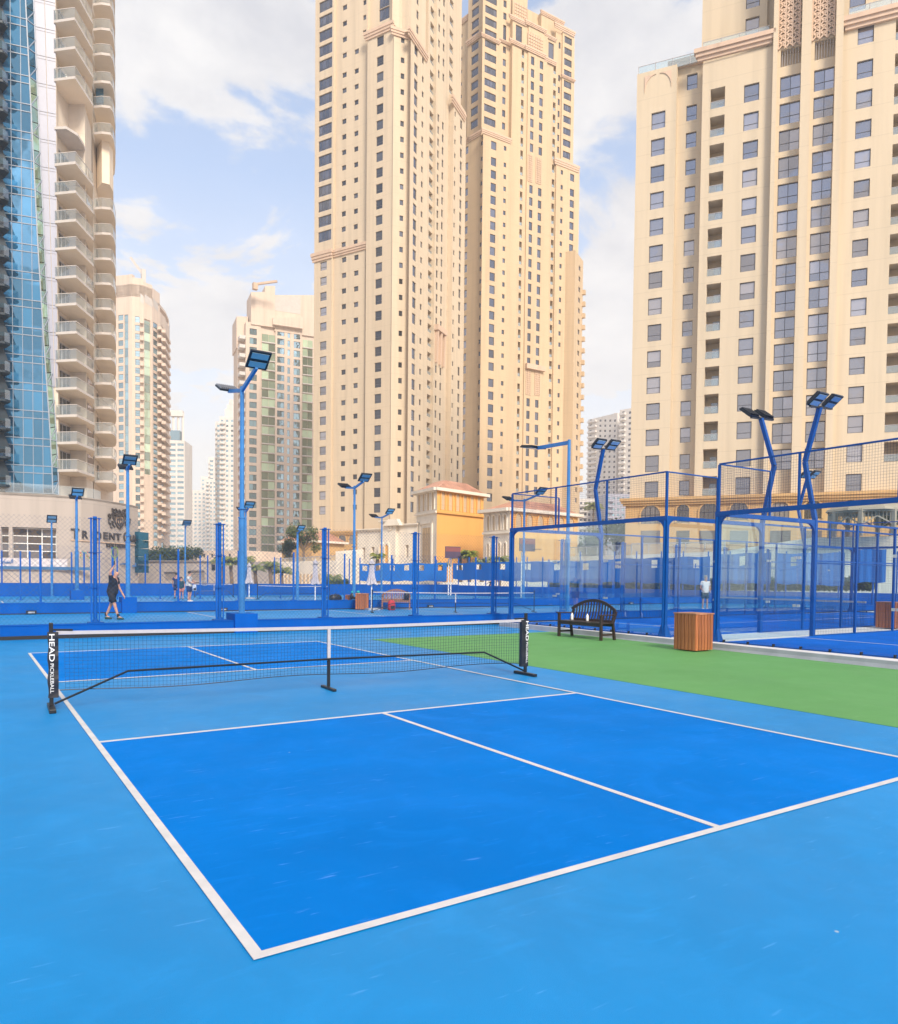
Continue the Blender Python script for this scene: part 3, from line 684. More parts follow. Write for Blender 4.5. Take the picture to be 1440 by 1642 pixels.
# ================================================================== WOODEN BOXES
def slat_box(loc, w, h, label, rz=0.0, n=6):
    t = thing('planter_box', label, 'wooden box', loc, rz=rz)
    hw = w/2
    m = MB(); m.box(-hw+.02, hw-.02, -hw+.02, hw-.02, .03, h-.03); m.build('core', M['black'], t, local=True)
    sw = (w-.0)/n
    me_ = MB(); me_.box(-sw/2+.007, sw/2-.007, -.011, .011, 0, h-.06); me = me_.mesh('slat', M['wood'])
    for side in range(4):
        for k in range(n):
            u = -hw+sw*(k+.5); o = bpy.data.objects.new('slat', me); COL.objects.link(o); o.parent = t
            a = side*math.pi/2; c, s = math.cos(a), math.sin(a); v = -hw+.010
            o.location = (u*c-v*s, u*s+v*c, .03); o.rotation_euler = (0, 0, a)
    nb = 5; bw = (w+.03)/nb
    for k in range(nb):
        m = MB(); m.box(-hw-.012+bw*k+.003, -hw-.012+bw*(k+1)-.003, -hw-.015, hw+.015, h-.03, h-.003); m.build('lid_board', M['woodlid'], t, local=True)
    return t
slat_box((12.345, 7.755, 0), .58, .83, 'reddish brown slatted wooden box on the green strip by the padel corner post')
slat_box((onY(581, 27.9), 27.9, 0), .58, .76, 'slatted wooden box beside the middle low wall under the closed parasol', R(-30))
slat_box((onY(560, 29.6)+.1, 29.6, 0), .55, .64, 'wooden box top just showing behind the middle low wall', R(-30))
slat_box((onY(1429, 8.85), 8.85, .10), .58, .83, 'wooden box standing in the aisle at the right edge of the frame')

# ================================================================== BENCHES
def bench(loc, rz, label, W=1.63, D=.50, wd='benchwood', bh=.98):
    # local: x along the seat, y towards the back
    t = thing('garden_bench', label, 'bench', loc, rz=rz); Wd = M[wd]
    hw = W/2
    def arch(x): return bh-.26*(abs(x)/hw)**2
    for x in (-hw+.035, hw-.035):
        m = MB(); m.box(x-.032, x+.032, 0, .064, 0, .62); m.build('leg', Wd, t, local=True, bevel=.004)
        m = MB(); m.bar((x, D-.0, 0), (x, D-.06, .42), .06, .06, up=(1, 0, 0)); m.bar((x, D-.06, .42), (x, D+.05, arch(hw)-.0), .055, .055, up=(1, 0, 0)); m.build('leg', Wd, t, local=True, bevel=.004)
        m = MB(); m.box(x-.04, x+.04, -.05, D+.0, .622, .648); m.build('armrest', Wd, t, local=True, bevel=.006)
        m = MB(); m.box(x-.015, x+.015, .064, D-.05, .12, .165); m.build('stretcher', Wd, t, local=True)
    m = MB(); m.box(-hw+.07, hw-.07, .005, .035, .34, .415); m.box(-hw+.07, hw-.07, D-.09, D-.06, .34, .415); m.build('seat_rail', Wd, t, local=True)
    sm = MB(); sm.box(-hw+.01, hw-.01, -.035, .035, 0, .022); me = sm.mesh('seat_slat', Wd)
    for k in range(6):
        o = bpy.data.objects.new('seat_slat', me); COL.objects.link(o); o.parent = t; o.location = (0, .03+k*.077, .418)
    # back
    def yb(z): return D-.06+(z-.42)*.20
    m = MB(); m.bar((-hw+.06, yb(.47), .47), (hw-.06, yb(.47), .47), .03, .06); m.build('lower_rail', Wd, t, local=True)
    m = MB(); K = 16; pts = []
    for k in range(K+1):
        x = -hw+.02+(W-.04)*k/K; z = arch(x); pts.append(Vector((x, yb(z), z)))
    for a, b in zip(pts, pts[1:]): m.bar(a, b+(b-a)*.06, .035, .075)
    m.build('arched_rail', Wd, t, local=True)
    n = 15
    for k in range(n):
        x = -hw+.09+(W-.18)*k/(n-1); z1 = arch(x)-.03; m = MB()
        pr = None
        for q in range(5):
            z = .47+(z1-.47)*q/4; p = Vector((x, yb(z)+.018*math.sin(math.pi*q/4), z))
            if pr is not None: m.bar(pr, p, .042, .014, up=(0, 1, 0))
            pr = p
        m.build('back_slat', Wd, t, local=True)
    return t
bench((12.22, 11.255, 0), R(-90), 'black arched back garden bench on the green strip by the padel court')
bench((onY(634, 27.6)-.1, 27.35, 0), R(-30), 'brown far bench with a red bag leaning in front of it', W=1.35, wd='farwood', bh=.92)
# white bottles on the near bench
for y, lb in ((11.86, 'white bottle at the left end of the black bench seat'), (11.28, 'white bottle in the middle of the black bench seat')):
    m = MB(); m.lathe((12.55, y, .445), [(.0, 0), (.034, .0), (.036, .02), (.036, .12), (.03, .145), (.016, .165), (.016, .185), (0, .185)], 12)
    top(m, 'bottle', M['white'], lb, 'bottle', smooth=True)
# bags
def bag(x, y, z, w, d, h, m_, label, strap=True, name='backpack'):
    t = thing(name, label, 'bag', (x, y, z))
    mb = MB(); n = 10; prof = [(.42, 0), (.5, .06), (.5, .55), (.44, .85), (.25, 1.0), (.0, 1.02)]
    vs = []; fs = []
    for r_, zz in prof:
        for k in range(n):
            a = 2*math.pi*k/n; ca, sa = math.cos(a), math.sin(a)
            e_ = .55; vs.append((x+w*r_*math.copysign(abs(ca)**e_, ca), y+d*r_*math.copysign(abs(sa)**e_, sa), z+h*zz))
    for i in range(len(prof)-1):
        for k in range(n): fs.append((i*n+k, i*n+(k+1) % n, (i+1)*n+(k+1) % n, (i+1)*n+k))
    fs.append(tuple(range(n-1, -1, -1)))
    mb.add(vs, fs); mb.build('body', m_, t, smooth=True)
    mb = MB(); mb.tube([(x-w*.12, y-d*.1, z+h*.97), (x, y-d*.12, z+h*1.14), (x+w*.12, y-d*.1, z+h*.97)], .012, 6)
    mb.box(x-w*.3, x+w*.3, y-d*.58, y-d*.48, z+h*.12, z+h*.45); mb.build('strap', M['blackcloth'], t)
    return t
m_red = mat('bag_red', (.50, .03, .04), .7, .2, 6, bump=.4, bscale=25)
X_ = onY(628, 27.0); bag(X_, 27.0, 0, .34, .24, .46, m_red, 'red backpack on the ground before the far bench')
bag(onY(538, 29.9), 29.9, .28, .62, .35, .38, M['blackcloth'], 'black holdall left of the boxes behind the middle wall', name='holdall')
for x, lb in ((565, 'left of two dark bags with teal tops near the wooden box'), (573.5, 'right of two dark bags with teal tops near the wooden box')):
    X_ = onY(x, 28.85); t = bag(X_, 28.78, .43, .26, .2, .32, M['blackcloth'], lb, name='tote_bag')
    m = MB(); m.lathe((X_, 28.78, .43), [(0, .32), (.09, .33), (.10, .38), (.06, .42), (0, .43)], 8); m.build('teal_top', mat('teal_cap', (.03, .42, .45), .5), t)
X_ = onY(650, 27.5); bag(X_, 27.35, .44, .24, .2, .40, M['blackcloth'], 'dark jacket bundle on the right end of the far bench', name='jacket_bundle')
# plant pot beside far bench
# ================================================================== CLOSED PARASOLS
M['canvas'] = mat('parasol_canvas', (.50, .47, .52), .9, .25, 3, bump=.6, bscale=12)
def parasol(px, Y, yt, yb, label):
    X = onY(px, Y); z0 = H(X, Y, yb); z1 = H(X, Y, yt)
    t = thing('closed_parasol', label, 'parasol', (X, Y, 0), 'closed parasols on the far courts')
    m = MB(); m.tube([(X, Y, 0), (X, Y, z1+.08)], .03, 8); m.build('pole', M['white'], t)
    m = MB(); m.box(X-.3, X+.3, Y-.3, Y+.3, 0, .08); m.build('base', M['concrete'], t)
    n = 20; m = MB(); vs = []; fs = []; prof = [(.03, 1.02), (.10, .97), (.125, .86), (.11, .70), (.115, .5), (.14, .3), (.20, .10), (.24, .0), (.18, -.02)]
    for r_, f_ in prof:
        for k in range(n):
            a = 2*math.pi*k/n; rr = r_*(1.0+.20*(1 if k % 2 else -1)*(1-f_*.5))
            vs.append((X+rr*math.cos(a), Y+rr*math.sin(a), z0+(z1-z0)*f_+.03*math.sin(a*3)*(1-f_)))
    for i in range(len(prof)-1):
        for k in range(n): fs.append((i*n+k, (i+1)*n+k, (i+1)*n+(k+1) % n, i*n+(k+1) % n))
    m.add(vs, fs); m.build('canopy', M['canvas'], t)
    zb = z0+(z1-z0)*.84; m = MB(); m.tube([(X+.135*math.cos(2*math.pi*k/12), Y+.135*math.sin(2*math.pi*k/12), zb) for k in range(13)], .02, 4); m.build('tie_strap', M['black'], t)
    return t
parasol(596, 27.5, 899, 937, 'closed pale parasol beside the slatted box and far bench')
parasol(505.5, 37.5, 898.5, 936.5, 'closed pale parasol right of the thick based lamp pole')
parasol(399.5, 44.5, 904, 935, 'closed pale parasol just right of the nearest tall lamp pole')

# ================================================================== PEOPLE
def skin_mesh(name, verts, edges, radii, sub=2, root=0):
    me = bpy.data.meshes.new(name); me.from_pydata(verts, edges, []); o = bpy.data.objects.new(name, me); COL.objects.link(o)
    md = o.modifiers.new('skin', 'SKIN'); md.use_smooth_shade = True
    if not me.skin_vertices:
        bpy.context.view_layer.objects.active = o
    for i, sv in enumerate(me.skin_vertices[0].data):
        r_ = radii[i]; sv.radius = (r_, r_) if not isinstance(r_, tuple) else r_; sv.use_root = (i == root)
    ss = o.modifiers.new('sub', 'SUBSURF'); ss.levels = sub; ss.render_levels = sub
    dg = bpy.context.evaluated_depsgraph_get(); dg.update()
    out = bpy.data.meshes.new_from_object(o.evaluated_get(dg)); COL.objects.unlink(o); bpy.data.objects.remove(o)
    out.name = name
    out.polygons.foreach_set('use_smooth', [True]*len(out.polygons))
    return out
def chain(V, E, Rr, start, pts):
    i = start
    for p, r_ in pts:
        V.append(p); Rr.append(r_); E.append((i, len(V)-1)); i = len(V)-1
    return i
m_skin = mat('skin', (.52, .27, .19), .55, .1, 8)
m_hair = mat('hair_dark', (.03, .018, .012), .6, .2, 20)
def person(loc, rz, label, J, shirt, shorts, hair=None, sleeves=True, scale=1.0, shoes=(.03, .04, .03), socks=None, extra=None):
    t = thing('person', label, 'person', loc, rz=rz); t.scale = (scale,)*3
    V, E, Rr = [J['pelvis']], [], [(.12, .09)]
    ch = chain(V, E, Rr, 0, [(J['belly'], (.14, .115)), (J['chest'], (.165, .12))])
    nk = chain(V, E, Rr, ch, [(J['neck'], .058), (J['chin'], .075)])
    hd = chain(V, E, Rr, nk, [(J['head'], (.083, .10)), (J['crown'], .062)])
    nose = Vector(J['head'])+Vector((.088, 0, -.015)); V.append(tuple(nose)); Rr.append(.014); E.append((hd-1, len(V)-1))
    for s in 'RL':
        sg = -1 if s == 'R' else 1
        q = chain(V, E, Rr, ch, [(J['sh'+s], .062), (J['el'+s], .042), (J['wr'+s], .027)])
        w = Vector(J['wr'+s]); d = (w-Vector(J['el'+s])).normalized(); pm = w+d*.07
        q2 = chain(V, E, Rr, q, [(tuple(pm), (.036, .02))])
        side = d.orthogonal().normalized(); fw = d.cross(side)
        for k, o_ in enumerate((-.028, -.010, .010, .027)):
            b = pm+fw*o_+d*.03; tip = b+d*(.05+.012*(1.5-abs(k-1.5)))+side*.03
            chain(V, E, Rr, q2, [(tuple(b), .009), (tuple(tip), .008)])
        th = w+d*.035+fw*.04; chain(V, E, Rr, q, [(tuple(th), .010), (tuple(th+d*.04+side*.02), .008)])
        chain(V, E, Rr, 0, [(J['hip'+s], .095), (J['kn'+s], .058), (J['an'+s], .036)])
        a = Vector(J['an'+s]); f_ = Vector(J['toe'+s]); chain(V, E, Rr, len(V)-1, [(tuple(f_), (.035, .025))])
    me = skin_mesh('body', V, E, Rr); me.materials.append(m_skin); b = bpy.data.objects.new('body', me); COL.objects.link(b); b.parent = t
    # eyes and ears
    m = MB(); h = Vector(J['head'])
    for s in (-1, 1): m.lathe((h.x+.078, h.y+s*.032, h.z+.012), [(0, -.008), (.009, 0), (0, .008)], 6)
    m.build('eyes', M['black'], b, local=True)
    # shirt
    V, E, Rr = [J['pelvis2']], [], [(.165, .135)]
    ch = chain(V, E, Rr, 0, [(J['belly'], (.168, .14)), (J['chest'], (.185, .14)), (tuple(Vector(J['neck'])*.75+Vector(J['chest'])*.25), .085)])
    for s in 'RL':
        mid = tuple(Vector(J['sh'+s])*.35+Vector(J['el'+s])*.65); chain(V, E, Rr, 2, [(J['sh'+s], .082), (mid, .07)])
    me = skin_mesh('shirt', V, E, Rr); me.materials.append(shirt); o = bpy.data.objects.new('shirt', me); COL.objects.link(o); o.parent = t
    m = MB(); c_, p2 = Vector(J['belly']), Vector(J['pelvis2']); m.tube([tuple(c_+Vector((0, 0, .08))), tuple(c_), tuple(p2+Vector((0, 0, .02)))], [.15, .172, .182], 16, cap=False); m.build('hem', shirt, o, local=True, smooth=True)
    m = MB(); P_ = Vector(J['pelvis']); m.tube([tuple(P_+Vector((.02, 0, .24))), tuple(P_+Vector((.01, 0, .12))), tuple(P_), tuple(P_-Vector((0, 0, .09)))], [.135, .152, .168, .150], 14)
    for s_ in 'RL':
        h_, k_ = Vector(J['hip'+s_]), Vector(J['kn'+s_]); m.tube([tuple(h_+Vector((0, 0, .05))), tuple(h_), tuple(h_*.6+k_*.4), tuple(h_*.22+k_*.78)], [.08, .112, .105, .10], 12)
    m.build('shorts', shorts, t, local=True, smooth=True)
    ms = mat('shoe', shoes, .5, .2, 8)
    for s in 'RL':
        a = Vector(J['an'+s]); f_ = Vector(J['toe'+s]); d = (f_-a); d.z = 0; d.normalize()
        V = [tuple(Vector((a.x, a.y, .045))-d*.05), tuple(Vector((a.x, a.y, .05))+d*.08), tuple(Vector((a.x, a.y, .035))+d*.20)]
        me = skin_mesh('shoe', V, [(0, 1), (1, 2)], [(.045, .042), (.05, .045), (.042, .03)]); me.materials.append(ms); o = bpy.data.objects.new('shoe', me); COL.objects.link(o); o.parent = t
        if socks: 
            m = MB(); m.tube([tuple(a+Vector((0, 0, .10))), tuple(a)], .045, 8); m.build('sock', socks, t, local=True)
    if hair:
        m = MB(); c = Vector(J['head'])+Vector((-.012, 0, .02)); n = 12; vs = []; fs = []
        rings = [(.0, .125), (.06, .108), (.09, .07), (.102, .02), (.10, -.03)]
        for r_, zz in rings:
            for k in range(n):
                a = 2*math.pi*k/n; back = 1.0 if math.cos(a) < .3 else (.72 if zz < .03 else 1.0)
                vs.append((c.x+r_*math.cos(a)*back*1.08-.004, c.y+r_*math.sin(a)*.92, c.z+zz))
        for i in range(len(rings)-1):
            for k in range(n): fs.append((i*n+k, i*n+(k+1) % n, (i+1)*n+(k+1) % n, (i+1)*n+k))
        m.add(vs, fs); m.build('hair', hair, t, local=True, smooth=True)
    return t
def pose(**k):
    J = dict(pelvis=(0, 0, .95), pelvis2=(0, 0, .88), belly=(.02, 0, 1.10), chest=(.02, 0, 1.32), neck=(.03, 0, 1.49), chin=(.05, 0, 1.56), head=(.055, 0, 1.64), crown=(.045, 0, 1.71),
             shR=(.01, -.19, 1.42), elR=(-.02, -.26, 1.14), wrR=(.10, -.27, .92), shL=(.01, .19, 1.42), elL=(-.02, .26, 1.14), wrL=(.10, .27, .92),
             hipR=(0, -.10, .88), knR=(.03, -.11, .50), anR=(0, -.12, .09), hipL=(0, .10, .88), knL=(.03, .11, .50), anL=(0, .12, .09), toeR=(.15, -.13, .04), toeL=(.15, .13, .04))
    J.update(k); return J
m_blk = mat('shirt_black', (.012, .014, .025), .85, .25, 5, bump=.5, bscale=14); m_navy = mat('shorts_navy', (.012, .03, .12), .85, .2, 5)
m_grey = mat('shirt_grey', (.50, .50, .50), .85, .2, 5); m_wht = mat('shirt_white', (.75, .76, .80), .85, .08, 5); m_dk = mat('shorts_teal', (.012, .05, .07), .85, .2, 5)
m_pink = mat('shorts_pink', (.55, .20, .18), .85, .2, 5)
g = G(180, 993.5)
J = pose(pelvis=(0, 0, .93), chest=(.07, 0, 1.27), belly=(.03, 0, 1.08), neck=(.09, 0, 1.42), chin=(.13, 0, 1.49), head=(.155, 0, 1.56), crown=(.15, 0, 1.62),
         shR=(.04, -.18, 1.37), elR=(.06, -.26, 1.60), wrR=(.14, -.22, 1.76), shL=(.08, .19, 1.36), elL=(.12, .25, 1.08), wrL=(.26, .24, .84),
         knR=(.13, -.10, .50), anR=(.25, -.11, .10), toeR=(.41, -.12, .04), knL=(-.08, .10, .51), anL=(-.26, .11, .12), toeL=(-.12, .12, .04))
p = person((g.x, g.y, 0), R(-33), 'bald man in black shirt and shorts walking with racket raised overhead', J, m_blk, m_blk, socks=M['black'], shoes=(.02, .06, .05))
def racket(parent_loc, rz, grip, tip_dir, label, scale=1.0, wide=.12, col=(.55, .75, .05)):
    t = thing('racket', label, 'racket', parent_loc, rz=rz)
    g0 = Vector(grip); d = Vector(tip_dir).normalized(); sd = Vector((1, 0, 0)); sd = (sd-d*sd.dot(d)).normalized()
    m = MB(); m.tube([tuple(g0-d*.06), tuple(g0+d*.14)], .017, 8); m.build('grip', M['black'], t, local=True)
    m = MB(); m.tube([tuple(g0+d*.14), tuple(g0+d*.24)], .012, 6); c = g0+d*.42; pts = [tuple(c+d*(.18*math.cos(2*math.pi*k/20))+sd*(wide*math.sin(2*math.pi*k/20))) for k in range(21)]; m.tube(pts, .012, 6); m.build('frame', mat('racket_frame', col, .4), t, local=True)
    m = MB()
    for k in range(-6, 7):
        q = k/7*wide; l = .17*math.sqrt(max(0, 1-(q/wide)**2)); m.bar(c+sd*q-d*l, c+sd*q+d*l, .003)
        q2 = k/7*.17; l = wide*math.sqrt(max(0, 1-(q2/.17)**2)); m.bar(c+d*q2-sd*l, c+d*q2+sd*l, .003)
    m.build('strings', M['black'], t, local=True, kind='stuff')
racket((g.x, g.y, 0), R(-33), (.17, -.215, 1.83), (.05, 0, 1), 'racket held upright above the bald man in black', wide=.105, col=(.22, .32, .04))
g = G(303, 965)
J = pose(elR=(.08, -.24, 1.16), wrR=(.30, -.18, 1.08), elL=(.14, .24, 1.18), wrL=(.38, .16, 1.12), knL=(.06, .12, .50))
person((g.x, g.y, 0), R(-33), 'man in grey and yellow shirt and navy shorts on the far court', J, m_grey, m_navy, hair=m_hair, scale=.98, shoes=(.7, .7, .68))
m = MB(); m.box(g.x-.22, g.x-.04, g.y-.17, g.y-.13, 1.0, 1.38)
bag(onY(312, g.y-.3), g.y-.25, .62, .22, .18, .36, mat('bag_pale', (.45, .50, .62), .8), 'pale bag held at the side of the man in grey', name='hand_bag')
racket((g.x, g.y, 0), R(-33), (.42, .1, 1.1), (1, 0, -.15), 'racket pointing right held by the man in grey and yellow', col=(.3, .35, .45))
X_ = onY(283, 46.0); person((X_, 46.0, 0), R(60), 'person in navy shirt half hidden behind the second fence post', pose(), m_navy, m_navy, hair=m_hair, scale=.93)
X_ = onY(291, 44.0); person((X_, 44.0, 0), R(-120), 'person in dark top and pink shorts beside the man in grey', pose(), m_dk, m_pink, hair=m_hair, scale=.78)
X_ = onY(787, 50.0); person((X_, 50.0, 0), R(147), 'distant player in dark shirt behind the low net with one arm out', pose(elR=(.22, -.24, 1.30), wrR=(.48, -.26, 1.25), knL=(.15, .13, .5), anL=(.1, .2, .09)), m_blk, m_blk, scale=.80)
X_ = onY(1131, 21.8); person((X_, 21.8, 0), R(-115), 'grey haired man in white shirt and dark shorts behind the padel corner post', pose(wrR=(.12, -.2, 1.0), wrL=(.12, .2, 1.0)), m_wht, m_dk, hair=mat('hair_grey', (.3, .28, .27), .7), shoes=(.7, .7, .7))
# drain covers and cable boxes at wall feet
for px, Y in ((50, 28.5), (359, 28.5), (692, 28.5), (1014, 28.5)):
    X = onY(px, Y-.1); m = MB(); m.box(X-.17, X+.17, Y-.06, Y-.002, .03, .15); o_ = top(m, 'floor_socket', M['black'], {50: 'small black socket box left of the fence post on the middle wall', 359: 'small black socket box near the nearest tall lamp pole', 692: 'small black socket box right of the far bench', 1014: 'small black socket box seen behind the black bench'}[px], 'socket box')
    m = MB(); m.box(X-.11, X+.11, Y-.085, Y-.062, .05, .11); m.build('cover', M['concrete'], o_)
# ================================================================== BUILDING TOOLS
def wallmat(name, col, var=.05, sc=.06):
    """painted render with storey joints and rain streaks"""
    m = mat(name, col, .85, var, sc, bump=.15, bscale=6, streak=True, spec=.25); t = m.node_tree; b = t.nodes['Principled BSDF']; src = b.inputs['Base Color'].links[0].from_socket; ln = t.links.new
    g = t.nodes.new('ShaderNodeNewGeometry'); sp = t.nodes.new('ShaderNodeSeparateXYZ'); ln(g.outputs['Position'], sp.inputs[0])
    def mth(op, a, v): n = t.nodes.new('ShaderNodeMath'); n.operation = op; ln(a, n.inputs[0]); n.inputs[1].default_value = v; return n.outputs[0]
    j = mth('LESS_THAN', mth('FRACT', mth('DIVIDE', sp.outputs[2], 3.3), 0), .022)
    mp = t.nodes.new('ShaderNodeMapping'); mp.inputs['Scale'].default_value = (.9, .9, .045); ln(g.outputs['Position'], mp.inputs[0])
    n = t.nodes.new('ShaderNodeTexNoise'); n.inputs['Scale'].default_value = 1.0; n.inputs['Detail'].default_value = 7; ln(mp.outputs[0], n.inputs['Vector'])
    r = t.nodes.new('ShaderNodeMapRange'); r.inputs['From Min'].default_value = .45; r.inputs['From Max'].default_value = .75; r.inputs['To Min'].default_value = 1.0; r.inputs['To Max'].default_value = .86; ln(n.outputs['Fac'], r.inputs['Value'])
    r2 = t.nodes.new('ShaderNodeMapRange'); r2.inputs['To Min'].default_value = 1.0; r2.inputs['To Max'].default_value = .90; ln(j, r2.inputs['Value'])
    f = t.nodes.new('ShaderNodeMath'); f.operation = 'MULTIPLY'; ln(r.outputs[0], f.inputs[0]); ln(r2.outputs[0], f.inputs[1])
    x = t.nodes.new('ShaderNodeMix'); x.data_type = 'RGBA'; x.blend_type = 'MULTIPLY'; x.inputs[0].default_value = 1; ln(src, x.inputs[6]); ln(f.outputs[0], x.inputs[7]); ln(x.outputs[2], b.inputs['Base Color']); return m
M['sand'] = wallmat('render_sand', (.65, .53, .385))
M['cream'] = wallmat('render_cream', (.66, .535, .395))
M['yellow'] = wallmat('render_warm', (.62, .465, .305))
M['ochre'] = wallmat('render_ochre', (.60, .375, .17))
M['trim'] = wallmat('trim_rose', (.66, .48, .36))
M['wframe'] = mat('window_frame', (.08, .075, .085), .5, .1, 4)
M['wframel'] = mat('window_frame_light', (.45, .42, .42), .5, .1, 4)
M['pane3'] = glass_mirror('pane_grey', (.10, .095, .10), .30, (.84, .80, .84), .02, .35, .8)
M['pane1'] = glass_mirror('pane_dark', (.03, .032, .038), .05, (.9, .9, 1), .02, .35, 1.1)
M['pane1b'] = glass_mirror('pane_blue', (.035, .036, .045), .15, (.82, .84, .96), .02, .35, .8)
M['door'] = glass_mirror('balcony_door', (.035, .04, .045), .16, (.9, .95, 1), .0, 1, 1.2)
M['shade'] = mat('balcony_inner', (.42, .32, .22), .85, .1, .5)
M['fball'] = mat('balustrade_pane', (.42, .47, .50), .2, .1, 1, spec=.8)
TPL = {}
def win_tpl(w, h, style):
    key = (round(w, 2), round(h, 2), style)
    if key in TPL: return TPL[key]
    w, h = key[0], key[1]
    # local: x along the wall, y outwards (0 = wall face), z up, origin bottom left; [frame], [pane]
    fr = MB(); pn = MB(); y0 = -.20; b = max(.05, min(.09, w*.05))
    def bar(xa, xb, za, zb): fr.box(xa, xb, y0-.03, y0+.03, za, zb)
    bar(0, w, 0, b); bar(0, w, h-b, h); bar(0, b, b, h-b); bar(w-b, w, b, h-b)
    xs = [b, w-b]; zs = [b, h-b]
    if style == 'single': zs = [b, h*.36, h-b]
    elif style == 'double': zs = [b, h*.40, h-b]; xs = [b, w/2, w-b]
    elif style == 'wide': xs = [b]+[w*k/4 for k in (1, 2, 3)]+[w-b]; zs = [b, h*.22, h-b]
    elif style == 'half': zs = [b, h*.5, h-b]
    elif style == 'two': xs = [b, w*.45, w-b]
    for x in xs[1:-1]: fr.box(x-b*.35, x+b*.35, y0-.025, y0+.028, b, h-b)
    for z in zs[1:-1]: fr.box(b, w-b, y0-.02, y0+.022, z-b*.35, z+b*.35)
    for xa, xb in zip(xs, xs[1:]):
        for za, zb in zip(zs, zs[1:]): pn.box(xa+.001, xb-.001, y0-.018, y0-.006, za+.001, zb-.001)
    TPL[key] = (fr, pn, {}); return TPL[key]
def balc_tpl(w, h, depth, hcut=True):
    key = (round(w, 2), round(h, 2), 'balc', depth)
    if key in TPL: return TPL[key]
    w, h = key[0], key[1]; m = MB(); d = -depth
    dw, dh = w*.52, min(h*.72, 2.2)
    m.box(w*.10, w*.10+dw, d+.004, d+.05, .02, dh, 0)       # door frame
    m.box(w*.10+.07, w*.10+dw-.07, d+.052, d+.06, .09, dh-.07, 1)
    r = MB(); r.box(.02, w-.02, -.14, -.115, .06, h*.36, 0); r.box(.01, w-.01, -.16, -.09, h*.36+.001, h*.36+.05, 1)
    TPL[key] = (m, r, {}); return TPL[key]

class Face:
    def __init__(s, A, B, fh=3.3):
        s.A = Vector(A[:2]); s.B = Vector(B[:2]); s.e = (s.B-s.A).normalized(); s.n = Vector((s.e.y, -s.e.x)); s.fh = fh
        if s.n.dot(Vector((CP.x, CP.y))-s.A) < 0: s.n = -s.n
    def uz(s, px, py, off=0.0):
        d = ray(px, py); n3 = s.n; o = s.A+s.n*off
        t = ((o.x-CP.x)*n3.x+(o.y-CP.y)*n3.y)/(d.x*n3.x+d.y*n3.y); P = CP+d*t
        return (P.x-s.A.x)*s.e.x+(P.y-s.A.y)*s.e.y, P.z
    def P(s, u, z, o=0.0): q = s.A+s.e*u+s.n*o; return (q.x, q.y, z)
    def matr(s, u, z, o=0.0):   # right-handed frame: x runs towards falling u, y outwards
        p = s.P(u, z, o); return Matrix(((-s.e.x, s.n.x, 0, p[0]), (-s.e.y, s.n.y, 0, p[1]), (0, 0, 1, p[2]), (0, 0, 0, 1)))
    def mat(s, u, z, o=0.0):
        p = s.P(u, z, o); return Matrix(((s.e.x, s.n.x, 0, p[0]), (s.e.y, s.n.y, 0, p[1]), (0, 0, 1, p[2]), (0, 0, 0, 1)))
    @staticmethod
    def px(xa, pa, xb, pb, fh=3.3): return Face(DP(xa, FPX*fh/pa), DP(xb, FPX*fh/pb), fh)
def put_tpl(face, mbx, u, z, o, name, mats, parent, cache, kind=None):
    key = name+str(id(mats) if not isinstance(mats, list) else len(mats))
    if key not in cache: cache[key] = mbx.mesh(name, mats)
    ob = bpy.data.objects.new(name, cache[key]); COL.objects.link(ob); ob.parent = parent
    Mw = face.matr(u, z, o)
    off = Vector((0, 0, 0)); par = parent
    base = Matrix.Identity(4)
    chain_ = []
    while par is not None: chain_.append(par); par = par.parent
    for c in reversed(chain_): base = base @ c.matrix_basis
    ob.matrix_basis = base.inverted() @ Mw
    if kind: ob['kind'] = kind
    return ob
